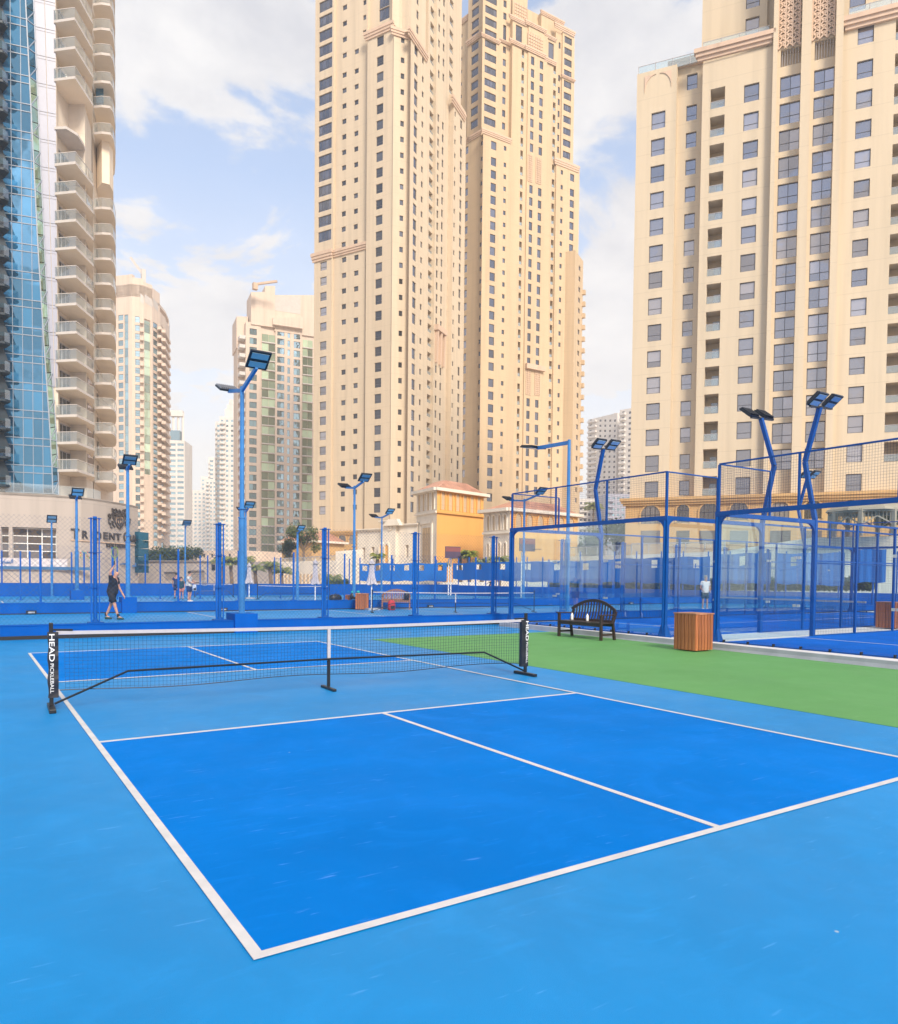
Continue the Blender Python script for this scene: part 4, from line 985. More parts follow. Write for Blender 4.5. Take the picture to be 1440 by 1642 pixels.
class Bld:
    """collects one building's walls and openings"""
    def __init__(s, name, label, cat='building', loc=None, wall=None):
        s.t = thing(name, label, cat, loc or (0, 0, 0)); s.wall = wall; s.trim = MB(); s.small = MB(); s.small_m = None; s.count = 0; s.items = []
    def bay(s, F, x0, x1, top, off=0.0, cols=(), z0=0.0, yref=500, wall=None, ret=1.5, name='wall', us=None, capd=None, noret=False):
        u0, u1 = us if us else (F.uz(x0, yref, off)[0], F.uz(x1, yref, off)[0])
        zt = top if isinstance(top, float) else F.uz((x0+x1)/2, top, off)[1]
        ops = []; ucache = {}
        for c in cols:
            cy = c.get('yref', yref); ca, cb = ucache.setdefault(c['x'], (F.uz(c['x'][0], cy, off)[0], F.uz(c['x'][1], cy, off)[0])); xm = (c['x'][0]+c['x'][1])/2
            zz = []
            for g in c['rows']:
                if len(g) == 3:
                    za = F.uz(xm, g[0], off)[1]; zb = F.uz(xm, g[1], off)[1]; n = g[2]
                    zz += [za+(zb-za)*k/(max(1, n-1)) for k in range(n)]
                else: zz += [F.uz(xm, g[0], off)[1]]
            hh = c['h'] if c.get('m') else abs(F.uz(xm, g[0], off)[1]-F.uz(xm, g[0]+c['h'], off)[1])
            hh = min(hh, 60)
            for z in zz:
                hq = hh
                if z-hq < z0+.05 or z > zt-.05: continue
                ops.append((ca, cb, z-hq, z, c))
        # wall with real openings
        m = MB(); bands = {}
        for o in ops: bands.setdefault((round(o[0], 3), round(o[1], 3)), []).append(o)
        us_ = sorted(bands); cur = u0
        def q(a, b, za, zb, o_=off):
            if b-a > 1e-4 and zb-za > 1e-4: m.quad(F.P(a, za, o_), F.P(b, za, o_), F.P(b, zb, o_), F.P(a, zb, o_))
        for (a, b) in us_:
            a_, b_ = max(a, cur), b
            q(cur, a_, z0, zt); cz = z0
            for o in sorted(bands[(a, b)], key=lambda o: o[2]):
                q(a_, b_, cz, o[2]); cz = o[3]
                d = off-(o[4].get('deep', .45))
                za, zb = o[2], o[3]
                m.quad(F.P(a_, za, off), F.P(b_, za, off), F.P(b_, za, d), F.P(a_, za, d)); m.quad(F.P(a_, zb, d), F.P(b_, zb, d), F.P(b_, zb, off), F.P(a_, zb, off))
                m.quad(F.P(a_, za, d), F.P(a_, zb, d), F.P(a_, zb, off), F.P(a_, za, off)); m.quad(F.P(b_, za, off), F.P(b_, zb, off), F.P(b_, zb, d), F.P(b_, za, d))
                m.quad(F.P(a_, za, d), F.P(b_, za, d), F.P(b_, zb, d), F.P(a_, zb, d))
            q(a_, b_, cz, zt); cur = b_
        q(cur, u1, z0, zt)
        if not noret:
            for u in (u0, u1): m.quad(F.P(u, z0, off), F.P(u, zt, off), F.P(u, zt, off-ret), F.P(u, z0, off-ret))
        cd = capd or ret
        m.quad(F.P(u0, zt, off), F.P(u1, zt, off), F.P(u1, zt, off-cd), F.P(u0, zt, off-cd))
        m.build(name, wall or s.wall, s.t)
        for (a, b, za, zb, c) in ops: s.items.append((F, a, za, b-a, zb-za, off, c))
        return u0, u1, zt
    def finish(s, limit=290):
        s.items.sort(key=lambda i: -(i[3]*i[4])*(1 if i[6].get('kind', 'win') == 'win' else 3))
        small = {}
        for i, (F, u, z, w, h, off, c) in enumerate(s.items):
            kind = c.get('kind', 'win')
            fm, pm = c.get('frame', M['wframe']), c.get('pane', M['pane1'])
            if kind == 'win':
                fr, pn, cache = win_tpl(w, h, c.get('style', 'half'))
                if i < limit:
                    fo = put_tpl(F, fr, u+w, z, off, 'window', fm, s.t, cache)
                    sub(fo, pn, 'pane', pm, cache)
                else:
                    Mw = F.matr(u+w, z, off)
                    for src, mi, mt in ((fr, 0, fm), (pn, 1, pm)):
                        key = (mt.name,); small.setdefault(key, (MB(), mt)); small[key][0].add([Mw @ Vector(v) for v in src.v], src.f)
            elif kind == 'balc':
                dm, rl, cache = balc_tpl(w, h, c.get('deep', 1.5)-.02)
                if i < limit:
                    fo = put_tpl(F, dm, u+w, z, off, 'balcony_door', [M['wframel'], M['door']], s.t, cache); sub(fo, rl, 'balustrade', [c.get('rail', M['bglass']), M['wframel']], cache)
                else:
                    Mw = F.matr(u+w, z, off)
                    for src, mt in ((dm, M['door']), (rl, M['fball'])):
                        small.setdefault((mt.name,), (MB(), mt)); small[(mt.name,)][0].add([Mw @ Vector(v) for v in src.v], src.f)
        for k, (mb_, mt) in small.items(): mb_.build('window_rows', mt, s.t, kind='stuff')
    def cornice(s, F, x0, x1, ytop, ybot, off, yref=None, proj_=.5, us=None, zz=None, name='cornice', m_=None):
        u0, u1 = us if us else (F.uz(x0, yref or ytop, off)[0], F.uz(x1, yref or ytop, off)[0])
        xm = x0 if x0 is not None else 0
        za, zb = zz if zz else (F.uz((x0+x1)/2, ybot, off)[1], F.uz((x0+x1)/2, ytop, off)[1])
        m = MB(); h = zb-za
        for k, (fa, fb, pr) in enumerate(((0, .3, .45), (.3, .62, .75), (.62, 1.0, 1.0))):
            m.hexa([F.P(u0-pr*proj_, za+h*fa, off+.01), F.P(u1+pr*proj_, za+h*fa, off+.01), F.P(u1+pr*proj_, za+h*fa, off+pr*proj_), F.P(u0-pr*proj_, za+h*fa, off+pr*proj_),
                    F.P(u0-pr*proj_, za+h*fb-.002, off+.01), F.P(u1+pr*proj_, za+h*fb-.002, off+.01), F.P(u1+pr*proj_, za+h*fb-.002, off+pr*proj_), F.P(u0-pr*proj_, za+h*fb-.002, off+pr*proj_)])
        m.build(name, m_ or M['trim'], s.t)
def sub(parent, mbx, name, mats, cache):
    key = name+'|sub'+(mats[0].name if isinstance(mats, list) else mats.name)
    if key not in cache: cache[key] = mbx.mesh(name, mats)
    o = bpy.data.objects.new(name, cache[key]); COL.objects.link(o); o.parent = parent; return o
def mass(b, pts, z0, z1, name='wall', m_=None):
    m = MB(); m.prism([(p[0], p[1]) for p in pts], z0, z1); return m.build(name, m_ or b.wall, b.t)
def railing(b, F, us, z, off, h=1.1, step=2.0):
    m = MB(); m.hexa([F.P(us[0], z, off-.02), F.P(us[1], z, off-.02), F.P(us[1], z, off), F.P(us[0], z, off), F.P(us[0], z+h, off-.02), F.P(us[1], z+h, off-.02), F.P(us[1], z+h, off), F.P(us[0], z+h, off)])
    r = m.build('terrace_glass', M['bglass'], b.t); m = MB(); u = us[0]
    while u < us[1]: m.bar(F.P(u, z, off), F.P(u, z+h+.1, off), .06); u += step
    m.bar(F.P(us[0], z+h+.03, off), F.P(us[1], z+h+.03, off), .05); m.build('railing', M['wframel'], r)
def arch_opening(b, F, uc, zsill, w, h, off, m_in, ring=None, name='arched_window', proud=.03, rw=.18, pointed=0.0, bars=True):
    """arched pane with its own surround, set on the wall"""
    K = 10; r_ = w/2; zc = zsill+h-r_*(1+pointed)
    def prof(rr, ext=0.0):
        pts = [(uc-rr, zsill-ext), (uc-rr, zc)]
        for k in range(1, K): a = math.pi*(1-k/K); pts.append((uc+rr*math.cos(a), zc+rr*math.sin(a)*(1+pointed)))
        return pts+[(uc+rr, zc), (uc+rr, zsill-ext)]
    p = prof(r_); n = len(p); m = MB()
    m.add([F.P(u, z, off+proud*.4) for u, z in p], [tuple(range(n))]); pane = m.build(name, m_in, b.t)
    q = prof(r_+rw); m = MB()
    for i in range(n-1):
        a, b_, c, d = p[i], p[i+1], q[i+1], q[i]
        m.quad(F.P(*a, off+proud+.10), F.P(*b_, off+proud+.10), F.P(*c, off+proud+.10), F.P(*d, off+proud+.10))
        m.quad(F.P(*a, off), F.P(*b_, off), F.P(*b_, off+proud+.10), F.P(*a, off+proud+.10)); m.quad(F.P(*d, off), F.P(*c, off), F.P(*c, off+proud+.10), F.P(*d, off+proud+.10))
    m.build('surround', ring or b.wall, pane)
    if bars:
        m = MB()
        for k in (-.5, 0, .5): m.bar(F.P(uc+k*r_, zsill, off+proud*.4+.03), F.P(uc+k*r_, zc+r_*.8*(1+pointed), off+proud*.4+.03), .06)
        m.bar(F.P(uc-r_, zc, off+proud*.4+.03), F.P(uc+r_, zc, off+proud*.4+.03), .07); m.build('glazing_bars', M['wframe'], pane)
    return pane
def S(y0, s, *v): return [y0+a/s for a in v]

# ================================================================== RIGHT TOWER (beige, nearest)
F3 = Face.px(1040, 42.8, 1387, 47.7)
b = Bld('apartment_tower', 'large beige apartment tower with rows of grey windows filling the right side', loc=(*DP(1230, 86), 0), wall=M['sand'])
q5 = 3.273
zc3 = F3.uz(1180, 797)[1]   # top of arcade storey
A5 = lambda *v: S(0, q5, *v); A6 = lambda *v: S(400, q5, *v)
win = dict(kind='win', style='single', pane=M['pane3'], deep=.5)
def col(x0, x1, rows, h, yref=500, **k): d = dict(win); d.update(x=(x0, x1), rows=rows, h=h, yref=yref); d.update(k); return d
# z of the bay tops
b.bay(F3, 1015, 1078, 113, .9, [col(1036.7, 1058.7, [(181, 772, 15)], 27, 614)], z0=zc3, yref=500, ret=14)
b.bay(F3, 1078, 1119, 104, -.3, [col(1092, 1108.6, [A5(395)+A5(395)+[1], (A5(557)[0], A6(1212)[0], 15)], 24.5, 614)], z0=zc3, yref=500, ret=2)
ub = b.bay(F3, 1119, 1230, 90, 1.2, [dict(kind='balc', deep=1.9, x=(1130, 1153), yref=600, rows=[A5(303)+A5(303)+[1], (A5(468)[0], A6(1190)[0], 15)], h=32),
     col(1183, 1207, [A5(275)+A5(275)+[1], (A5(447)[0], A6(1195)[0], 15)], 28, 600)], z0=zc3, yref=500, ret=14)
piers = [(1230, 1237, 1.9), (1275, 1290.5, 1.9), (1329, 1341, 1.9)]
for x0, x1, o in piers: b.bay(F3, x0, x1, -330, o, [], z0=zc3, yref=500, ret=1.4, name='pier')
for (x0, x1, cx, rows, scr) in ((1237, 1275, (1240, 1273), (A5(402)[0], A6(1186)[0], 16), (A5(260)[0], A5(350)[0])), (1290.5, 1329, (1293.5, 1327), (A5(367)[0], A6(1181)[0], 16), (A5(215)[0], A5(315)[0]))):
    b.bay(F3, x0, x1, -330, .8, [col(cx[0], cx[1], [rows], 34, 600, style='double'), dict(kind='none', x=cx, rows=[(scr[0], scr[0], 1)], h=scr[1]-scr[0], yref=200, deep=1.0)], z0=zc3, yref=500, ret=1)
    ua, ub_ = F3.uz(x0+1, 500, .8)[0], F3.uz(x1-1, 500, .8)[0]; zt = F3.uz((x0+x1)/2, -320, .8)[1]; zb = F3.uz((x0+x1)/2, scr[0], .8)[1]; z2 = F3.uz((x0+x1)/2, scr[1], .8)[1]
    # pierced lattice screen
    m = MB(); st = .72; W_ = ub_-ua
    for k in range(-2, int((zt-zb)/st)+2):
        z = zb+k*st
        for sgn in (1, -1):
            a, c_ = (z, z+W_) if sgn == 1 else (z+W_, z)
            pa, pb = [ua, a], [ub_, c_]
            lo, hi = zb, zt
            def cl(p, q_):
                if p[1] < lo and q_[1] < lo or p[1] > hi and q_[1] > hi: return None
                p, q_ = list(p), list(q_)
                for r_, o_ in ((p, q_), (q_, p)):
                    for lim, s_ in ((lo, 1), (hi, -1)):
                        if (r_[1]-lim)*s_ < 0: f_ = (lim-r_[1])/(o_[1]-r_[1]); r_[0] += (o_[0]-r_[0])*f_; r_[1] = lim
                return p, q_
            c = cl(pa, pb)
            if c: m.bar(F3.P(c[0][0], c[0][1], 1.0), F3.P(c[1][0], c[1][1], 1.0), .15, .10, up=(F3.n.x, F3.n.y, 0))
        if zb < z < zt: m.bar(F3.P(ua, z, 1.0), F3.P(ub_, z, 1.0), .11, .08, up=(F3.n.x, F3.n.y, 0))
    u = ua
    while u < ub_+.01: m.bar(F3.P(u, zb, 1.02), F3.P(u, zt, 1.02), .13, .10, up=(F3.n.x, F3.n.y, 0)); u += st
    m.build('lattice_screen', M['trim'], b.t, kind='stuff')
    m = MB(); u = ua+.15
    while u < ub_: m.bar(F3.P(u, z2, .55), F3.P(u, zb, .55), .07); u += .28
    m.build('louvre', M['wframel'], b.t)
b.bay(F3, 1341, 1520, 15, 1.0, [col(1361, 1386.5, [A5(145)+A5(145)+[1], (A5(325)[0], A6(1177)[0], 15)], 28.5, 600),
     dict(kind='balc', deep=1.9, x=(1421, 1447), yref=600, rows=[A5(105)+A5(105)+[1], (A5(283)[0], A6(1162)[0], 15)], h=33),
     col(1466, 1492, [(40, 40, 1), (85, 745, 15)], 29, 600)], z0=zc3, yref=500, ret=14)
# upper set back storeys
b.bay(F3, 1126, 1230, -330, -1.2, [col(1196, 1218, [(-110, -15, 3), A5(90)+A5(90)+[1]], 27, 20)], z0=ub[2], yref=40, ret=12)
b.bay(F3, 1341, 1520, -330, -1.2, [col(1362, 1388, [(-110, -10, 3)], 27, 20)], z0=F3.uz(1430, 15, 1.)[1], yref=40, ret=12)
b.cornice(F3, 1124, 1233, 68, 86, 1.2, yref=75, proj_=.7)
b.cornice(F3, 1080, 1124, 96, 108, -.3, yref=100, proj_=.6)
b.cornice(F3, 1361, 1520, 10, 30, 1.0, yref=20, proj_=.7)
railing(b, F3, (F3.uz(1128, 70, .9)[0], F3.uz(1233, 70, .9)[0]), F3.uz(1180, 68, 1.2)[1], .9)
railing(b, F3, (F3.uz(1024, 110, .5)[0], F3.uz(1118, 100, .5)[0]), F3.uz(1046, 113, .9)[1], .4)
railing(b, F3, (F3.uz(1362, 10, .9)[0], F3.uz(1500, 10, .9)[0]), F3.uz(1430, 11, 1.0)[1], .8)
# corner spandrel on the left bay (scalloped corners in rose plaster)
ua, za = F3.uz(1034, 123, .9); ub_, _ = F3.uz(1077, 116, .9)
m = MB()
for x_, s_ in ((ua, 1), (ub_, -1)):
    prev = None
    for k in range(7):
        a = math.pi/2*k/6; p = (x_+s_*1.35*(1-math.sin(a)), za-1.9*(1-math.cos(a))-.05)
        if prev: m.add([F3.P(x_, za, .98), F3.P(*prev, .98), F3.P(*p, .98)], [(0, 1, 2)]); 
        if prev: m.add([F3.P(*prev, .98), F3.P(*p, .98), F3.P(*p, .9), F3.P(*prev, .9)], [(0, 1, 2, 3)])
        prev = p
m.build('spandrel', M['trim'], b.t)
# arcade storeys at the base
b.bay(F3, 1003, 1520, zc3, 1.9, [], z0=0.0, yref=820, wall=M['ochre'], ret=14)
us_ = (F3.uz(1003, 800, 1.9)[0], F3.uz(1520, 790, 1.9)[0])
b.cornice(F3, 0, 1, 0, 0, 1.9, us=us_, zz=(zc3-.9, zc3), proj_=.6, m_=M['ochre'])
M['arch_pane'] = glass_mirror('arch_pane', (.09, .075, .07), .10, (1, .9, .8), .02, .5, .9)
for x0, x1, yt in ((1028, 1059, 811), (1085.5, 1105.5, 809), (1122, 1153, 807), (1171, 1200, 805), (1236, 1266, 804), (1290, 1318, 803), (1350, 1380, 802), (1412, 1440, 800)):
    u0, z0_ = F3.uz(x0, yt, 1.9); u1, _ = F3.uz(x1, yt, 1.9); zb = F3.uz(x0, yt+29, 1.9)[1]
    arch_opening(b, F3, (u0+u1)/2, zb, u1-u0, z0_-zb, 1.9, M['arch_pane'], M['ochre'])
for x0, x1 in ((1028, 1059), (1085, 1106), (1122, 1153), (1171, 1200), (1235, 1268), (1290, 1318), (1350, 1380)):
    u0, zt_ = F3.uz(x0, 851, 1.9); u1, _ = F3.uz(x1, 851, 1.9); zb = F3.uz(x0, 872, 1.9)[1]
    m = MB(); m.hexa([F3.P(u0, zb, 1.9), F3.P(u1, zb, 1.9), F3.P(u1, zb, 1.96), F3.P(u0, zb, 1.96), F3.P(u0, zt_, 1.9), F3.P(u1, zt_, 1.9), F3.P(u1, zt_, 1.96), F3.P(u0, zt_, 1.96)]); m.build('shop_window', M['arch_pane'], b.t)
# deep body behind
o_ = -13.0
c = [F3.P(F3.uz(1016, 500)[0]+.3, 0, -.8), F3.P(F3.uz(1520, 500)[0]-.3, 0, -.8), F3.P(F3.uz(1520, 500)[0]-.3, 0, -22), F3.P(F3.uz(1016, 500)[0]+6, 0, -22)]
mass(b, c, 0, F3.uz(1100, 118)[1]-1.5)
c = [F3.P(F3.uz(1128, 60)[0]+.3, 0, -1.7), F3.P(F3.uz(1520, 500)[0]-.3, 0, -1.7), F3.P(F3.uz(1520, 500)[0]-.3, 0, -21), F3.P(F3.uz(1128, 60)[0]+6, 0, -21)]
mass(b, c, F3.uz(1100, 118)[1]-1.5, F3.uz(1200, -330, -1.2)[1]-.1)
b.finish()

# ================================================================== CENTRE TOWER ONE (large cream)
q1 = 3.91
B1_ = lambda v: v/q1
def C1(v): return v/q1
def C2(v): return 400+v/q1
fh = 3.3
LF = Face.px(518, 24.1, 607, 25.27); XC1, XC2 = 629, 655
pL = DP(XC1, FPX*fh/(24.1+(XC1-518)*(25.27-24.1)/89)); RF0 = Face.px(661, 25.06, 737, 21.7); pR = DP(XC2, FPX*fh/(25.06+(661-XC2)*.0442))
LF = Face(DP(505, FPX*fh/23.93), pL); MF = Face(pL, pR); RF = Face(pR, DP(743, FPX*fh/21.43))
b = Bld('apartment_tower', 'tallest cream apartment tower left of centre with small dark windows', loc=(*pL, 0), wall=M['cream'])
zA = LF.uz(560, 852)[1]
w1 = dict(kind='win', style='single', pane=M['pane1'], deep=.4)
def cw(x0, x1, rows, h, yref=400, **k): d = dict(w1); d.update(x=(x0, x1), rows=rows, h=h, yref=yref); d.update(k); return d
TOPZ = -150
# left bay: wide windows above the cornice, narrower below
zc = LF.uz(520, 410, .6)[1]
b.bay(LF, 504, 533.5, TOPZ, .6, [cw(511, 532, [(-72, -24, 3), (C1(0), C1(370), 5), (C1(490), C1(1540), 12)], 17, 200, style='wide', pane=M['pane1b'])], z0=zc, yref=400, ret=10)
b.bay(LF, 503, 531, 410, .9, [cw(512.5, 523, [(C2(78), C2(458), 5), (C2(577), C2(1610), 12)], 13.5, 600, pane=M['pane3'])], z0=zA, yref=600, ret=10)
b.bay(LF, 533.5, 587.5, TOPZ, 0, [cw(548.5, 555.3, [(-66, C1(33)-25, 3), (C1(33), C1(332), 4), (C1(455), C1(1612), 13)], 8, 200, style='plain'),
    cw(568, 574.6, [(C1(308), C1(308), 1), (C1(430), C1(1598), 13)], 8, 200, style='plain'), cw(582, 587, [(-50, -50+25.3, 2), (C1(0), C1(188), 3)], 8, 60, style='plain')], z0=LF.uz(560, 402)[1], yref=300, ret=3)
b.bay(LF, 531, 585, 400, .35, [cw(547, 554, [(C2(50), C2(440), 5), (C2(562), C2(1612), 12)], 8, 600, style='plain'),
    cw(566.5, 573.5, [(C2(35), C2(428), 5), (C2(550), C2(1600), 12)], 8, 600, style='plain')], z0=zA, yref=600, ret=3)
# projecting right bay with its own cornice
b.bay(LF, 587, XC1+.4, 50, 1.0, [cw(602, 612.7, [(C1(230), C1(230), 1), (C1(355), C1(1548), 13), (C2(83), C2(385), 4), (C2(510), C2(1592), 12)], 15, 400)], z0=zA, yref=400, noret=True)
LFu = LF.uz(587, 400, 1.0)[0]
b.bay(LF, 587.5, XC1, TOPZ, -.8, [cw(608, 634 if False else 627, [(-45, -45, 1), (-9, C1(45), 2)], 20, 30, style='wide', pane=M['pane1b'])], z0=LF.uz(600, 52)[1], yref=30, ret=3)
b.bay(MF, XC1-.2, XC2+.6, 50, .9, [cw(640.3, 646, [(C1(232), C1(232), 1), (C1(358), C1(1548), 13), (C2(83), C2(385), 4), (C2(510), C2(1592), 12)], 8.5, 400, style='plain')], z0=zA, yref=400, ret=2)
b.bay(MF, XC1, XC2, TOPZ, -.8, [cw(643, 655, [(-34, -34, 1), (-4, C1(75), 2)], 21, 30, style='wide', pane=M['pane1b'])], z0=MF.uz(640, 55)[1], yref=30, ret=2)
# right face
zr = RF.uz(665, 48)[1]
b.bay(RF, XC2, 683, 64, .9, [cw(661, 666.5, [(C1(260), C1(260), 1), (C1(383), C1(1470), 12), (C1(1565), C2(402), 5), (C2(525), C2(1585), 12)], 17, 500, pane=M['pane1b']),
    cw(673.3, 676.3, [(C1(340), C1(340), 1), (C1(460), C1(1415), 11), (C1(1512), C2(440), 6), (C2(558), C2(1515), 11)], 9.5, 500, style='plain')], z0=zA, yref=500, noret=True)
b.bay(RF, XC2, 683, TOPZ, -.6, [cw(668, 671.5, [(-30, C1(160), 4)], 14, 30)], z0=RF.uz(665, 66)[1], yref=30, ret=3)
b.bay(RF, 683, 696, TOPZ, -.3, [dict(kind='balc', deep=1.2, x=(686, 692), yref=500, rows=[(-70, C1(120), 5), (C1(210), C1(330), 2), (C1(430), C2(385), 19), (C2(470), C2(1440), 12)], h=13)], z0=zA, yref=500, ret=4)
b.bay(RF, 696, 711, TOPZ, .3, [cw(698.7, 701.5, [(-70, C1(420), 8), (C1(700), C2(430), 18), (C2(730), C2(1480), 9)], 12, 500, style='plain'), cw(706, 708.8, [(-60, C1(440), 8), (C1(750), C2(450), 17), (C2(745), C2(1500), 9)], 12, 500, style='plain')], z0=zA, yref=500, ret=3)
b.bay(RF, 711, 724.5, TOPZ, -.3, [dict(kind='balc', deep=1.2, x=(716.5, 722.3), yref=500, rows=[(-70, C1(80), 4), (C1(165), C1(520), 5), (C1(620), C2(380), 17), (C2(760), C2(1380), 8)], h=12)], z0=zA, yref=500, ret=4)
b.bay(RF, 724.5, 744, 160, .9, [cw(725.8, 728, [(C1(680), C1(1565), 11), (C2(80), C2(530), 6), (C2(615), C2(1400), 10)], 8, 500, style='plain'), cw(735, 738.2, [(C1(735), C1(735), 1), (C1(835), C2(570), 17), (C2(740), C2(1410), 9)], 14, 500)], z0=zA, yref=500, ret=12)
b.bay(RF, 724.5, 736, TOPZ, -.9, [], z0=RF.uz(733, 165)[1], yref=100, ret=6)
b.cornice(LF, 588, XC1, 44, 57, 1.0, yref=50, proj_=.5); b.cornice(MF, XC1, XC2, 48, 60, .9, yref=55, proj_=.5); b.cornice(RF, XC2, 683, 66, 78, .9, yref=72, proj_=.5)
b.cornice(LF, 503, 531, 404, 418, .9, yref=410, proj_=.5); b.cornice(LF, 531, 587, 396, 407, .35, yref=400, proj_=.5)
b.cornice(RF, 724.5, 744, 168, 180, .9, yref=172, proj_=.5)
# carved hood panel on the right face
m = MB(); u0, z1 = RF.uz(696.5, 520, .3); u1, _ = RF.uz(711, 525, .3); z2 = RF.uz(703, 585, .3)[1]
m.hexa([RF.P(u0, z1-1.2, .3), RF.P(u1, z1-1.2, .3), RF.P(u1, z1-1.2, 1.3), RF.P(u0, z1-1.2, 1.3), RF.P(u0, z1, .3), RF.P(u1, z1, .3), RF.P(u1, z1, 1.3), RF.P(u0, z1, 1.3)])
for f_ in (.08, .46, .84):
    uu = u0+(u1-u0)*f_; m.hexa([RF.P(uu, z2, .3), RF.P(uu+.6, z2, .3), RF.P(uu+.6, z2, .8), RF.P(uu, z2, .8), RF.P(uu, z1-1.2, .3), RF.P(uu+.6, z1-1.2, .3), RF.P(uu+.6, z1-1.2, 1.1), RF.P(uu, z1-1.2, 1.1)])
m.build('hood_panel', M['trim'], b.t)
# base
for F_, x0, x1 in ((LF, 502, XC1), (MF, XC1, XC2), (RF, XC2, 744)): b.bay(F_, x0, x1, zA, 1.4, [], z0=0.0, yref=870, wall=M['ochre'], ret=6)
b.cornice(LF, 0, 1, 0, 0, 1.4, us=(LF.uz(502, 850, 1.4)[0], LF.uz(XC1, 850, 1.4)[0]), zz=(zA-.9, zA), proj_=.5, m_=M['ochre'])
for x0, x1, yt in ((507, 524, 858), (543, 555, 857), (560, 572, 857)):
    u0, z0_ = LF.uz(x0, yt, 1.4); u1, _ = LF.uz(x1, yt, 1.4); zb = LF.uz(x0, yt+15.5, 1.4)[1]
    arch_opening(b, LF, (u0+u1)/2, zb, u1-u0, z0_-zb, 1.4, M['arch_pane'], M['ochre'], rw=.25)
for x0, x1 in ((507, 524), (543, 555), (560, 572)):
    u0, zt_ = LF.uz(x0, 881, 1.4); u1, _ = LF.uz(x1, 881, 1.4); zb = LF.uz(x0, 892, 1.4)[1]
    m = MB(); m.hexa([LF.P(u0, zb, 1.4), LF.P(u1, zb, 1.4), LF.P(u1, zb, 1.46), LF.P(u0, zb, 1.46), LF.P(u0, zt_, 1.4), LF.P(u1, zt_, 1.4), LF.P(u1, zt_, 1.46), LF.P(u0, zt_, 1.46)]); m.build('shop_window', M['arch_pane'], b.t)
zz_ = LF.uz(560, TOPZ)[1]-1
back = [Vector(LF.P(.8, 0, -1.2)[:2]), Vector(LF.P((LF.B-LF.A).length, 0, -1.2)[:2]), Vector(RF.P(0.5, 0, -1.6)[:2]), Vector(RF.P((RF.B-RF.A).length-1.0, 0, -1.6)[:2]), Vector(RF.P((RF.B-RF.A).length-1.0, 0, -16)[:2]), Vector(LF.P(.8, 0, -26)[:2])]
mass(b, back, 0, zz_)
b.finish()

# ================================================================== CENTRE TOWER TWO
q2 = 3.908
def E1(v): return v/q2
def E2(v): return 400+v/q2
XK = 773; kP = DP(XK, FPX*fh/20.69)
L2 = Face(DP(738, FPX*fh/20.08), kP); R2 = Face(kP, DP(930, FPX*fh/18.96))
b = Bld('apartment_tower', 'second cream tower right of centre with a stepped ornate top', loc=(*kP, 0), wall=M['yellow'])
zA2 = R2.uz(800, 905)[1]
TOP2 = -40
def c2(x0, x1, rows, h, yref=400, **k): d = dict(w1); d.update(x=(x0, x1), rows=rows, h=h, yref=yref, pane=M['pane1b'], style='plain'); d.update(k); return d
zc2 = R2.uz(790, 222, 1.0)[1]
b.bay(L2, 737, 752, 228, .9, [c2(743, 748, [(E1(925), E1(925), 1), (E1(1025), E2(730), 17), (E2(830), E2(1380), 8)], 12, 500, pane=M['pane3'])], z0=0.0, yref=500, ret=4)
b.bay(L2, 752, XK+.3, 219, .9, [c2(768, 771, [(E1(890), E1(890), 1), (E1(987), E2(715), 18), (E2(815), E2(1450), 9)], 7, 500)], z0=0.0, yref=500, ret=8, noret=True)
b.bay(L2, 750, XK, TOP2, -.5, [c2(755.5, 767, [(E1(-25), E1(200), 4), (E1(265), E1(830), 8)], 13, 100, style='wide')], z0=L2.uz(762, 224)[1], yref=100, ret=8, noret=True)
b.bay(L2, 730, 750, 30, -1.4, [c2(738, 741, [(E1(215), E1(290), 2), (E1(360), E1(670), 5)], 6, 100)], z0=L2.uz(745, 228)[1], yref=100, ret=5)
b.bay(R2, XK-.3, 818.5, 222, 1.0, [c2(785.5, 794, [(E1(883), E1(883), 1), (E1(985), E1(1548), 8), (E2(65), E2(710), 9), (E2(812), E2(1450), 9), (E2(1530), E2(1530), 1)], 13, 400), c2(806, 810, [(E1(913), E1(913), 1), (E1(1017), E2(728), 18), (E2(827), E2(1460), 9)], 7, 400)], z0=0.0, yref=400, noret=True)
b.bay(R2, XK, 800, TOP2, -.4, [c2(777, 795.5, [(E1(-30), E1(190), 4), (E1(258), E1(742), 7)], 12, 120, style='wide')], z0=R2.uz(790, 228)[1], yref=120, noret=True)
b.bay(R2, 800, 817.5, -6, -1.0, [c2(806, 811, [(E1(0), E1(78), 2), (E1(290), E1(850), 8)], 11, 120), c2(806, 811, [(E1(155), E1(155), 1)], 25, 60)], z0=R2.uz(810, 226)[1], yref=120, ret=3)
b.bay(R2, 817.5, 843, 32, .2, [dict(kind='balc', deep=1.3, x=(826.5, 836.5), yref=400, rows=[(E1(295), E1(855), 8), (E1(935), E1(935), 1), (E1(1037), E1(1510), 7), (E2(35), E2(655), 9), (E2(740), E2(740), 1), (E2(840), E2(1465), 9)], h=14), c2(827, 837, [(E1(160), E1(160), 1)], 29, 60)], z0=0.0, yref=400, ret=6)
b.bay(R2, 843, 873.5, 42, .5, [c2(847.5, 852.8, [(E1(347), E1(897), 8), (E1(1158), E1(1545), 6), (E2(60), E2(680), 9), (E2(935), E2(1480), 8)], 13, 400), c2(861.5, 867, [(E1(375), E1(920), 8), (E1(1178), E1(1565), 6), (E2(80), E2(695), 9), (E2(945), E2(1490), 8)], 12.5, 400)], z0=0.0, yref=400, ret=3)
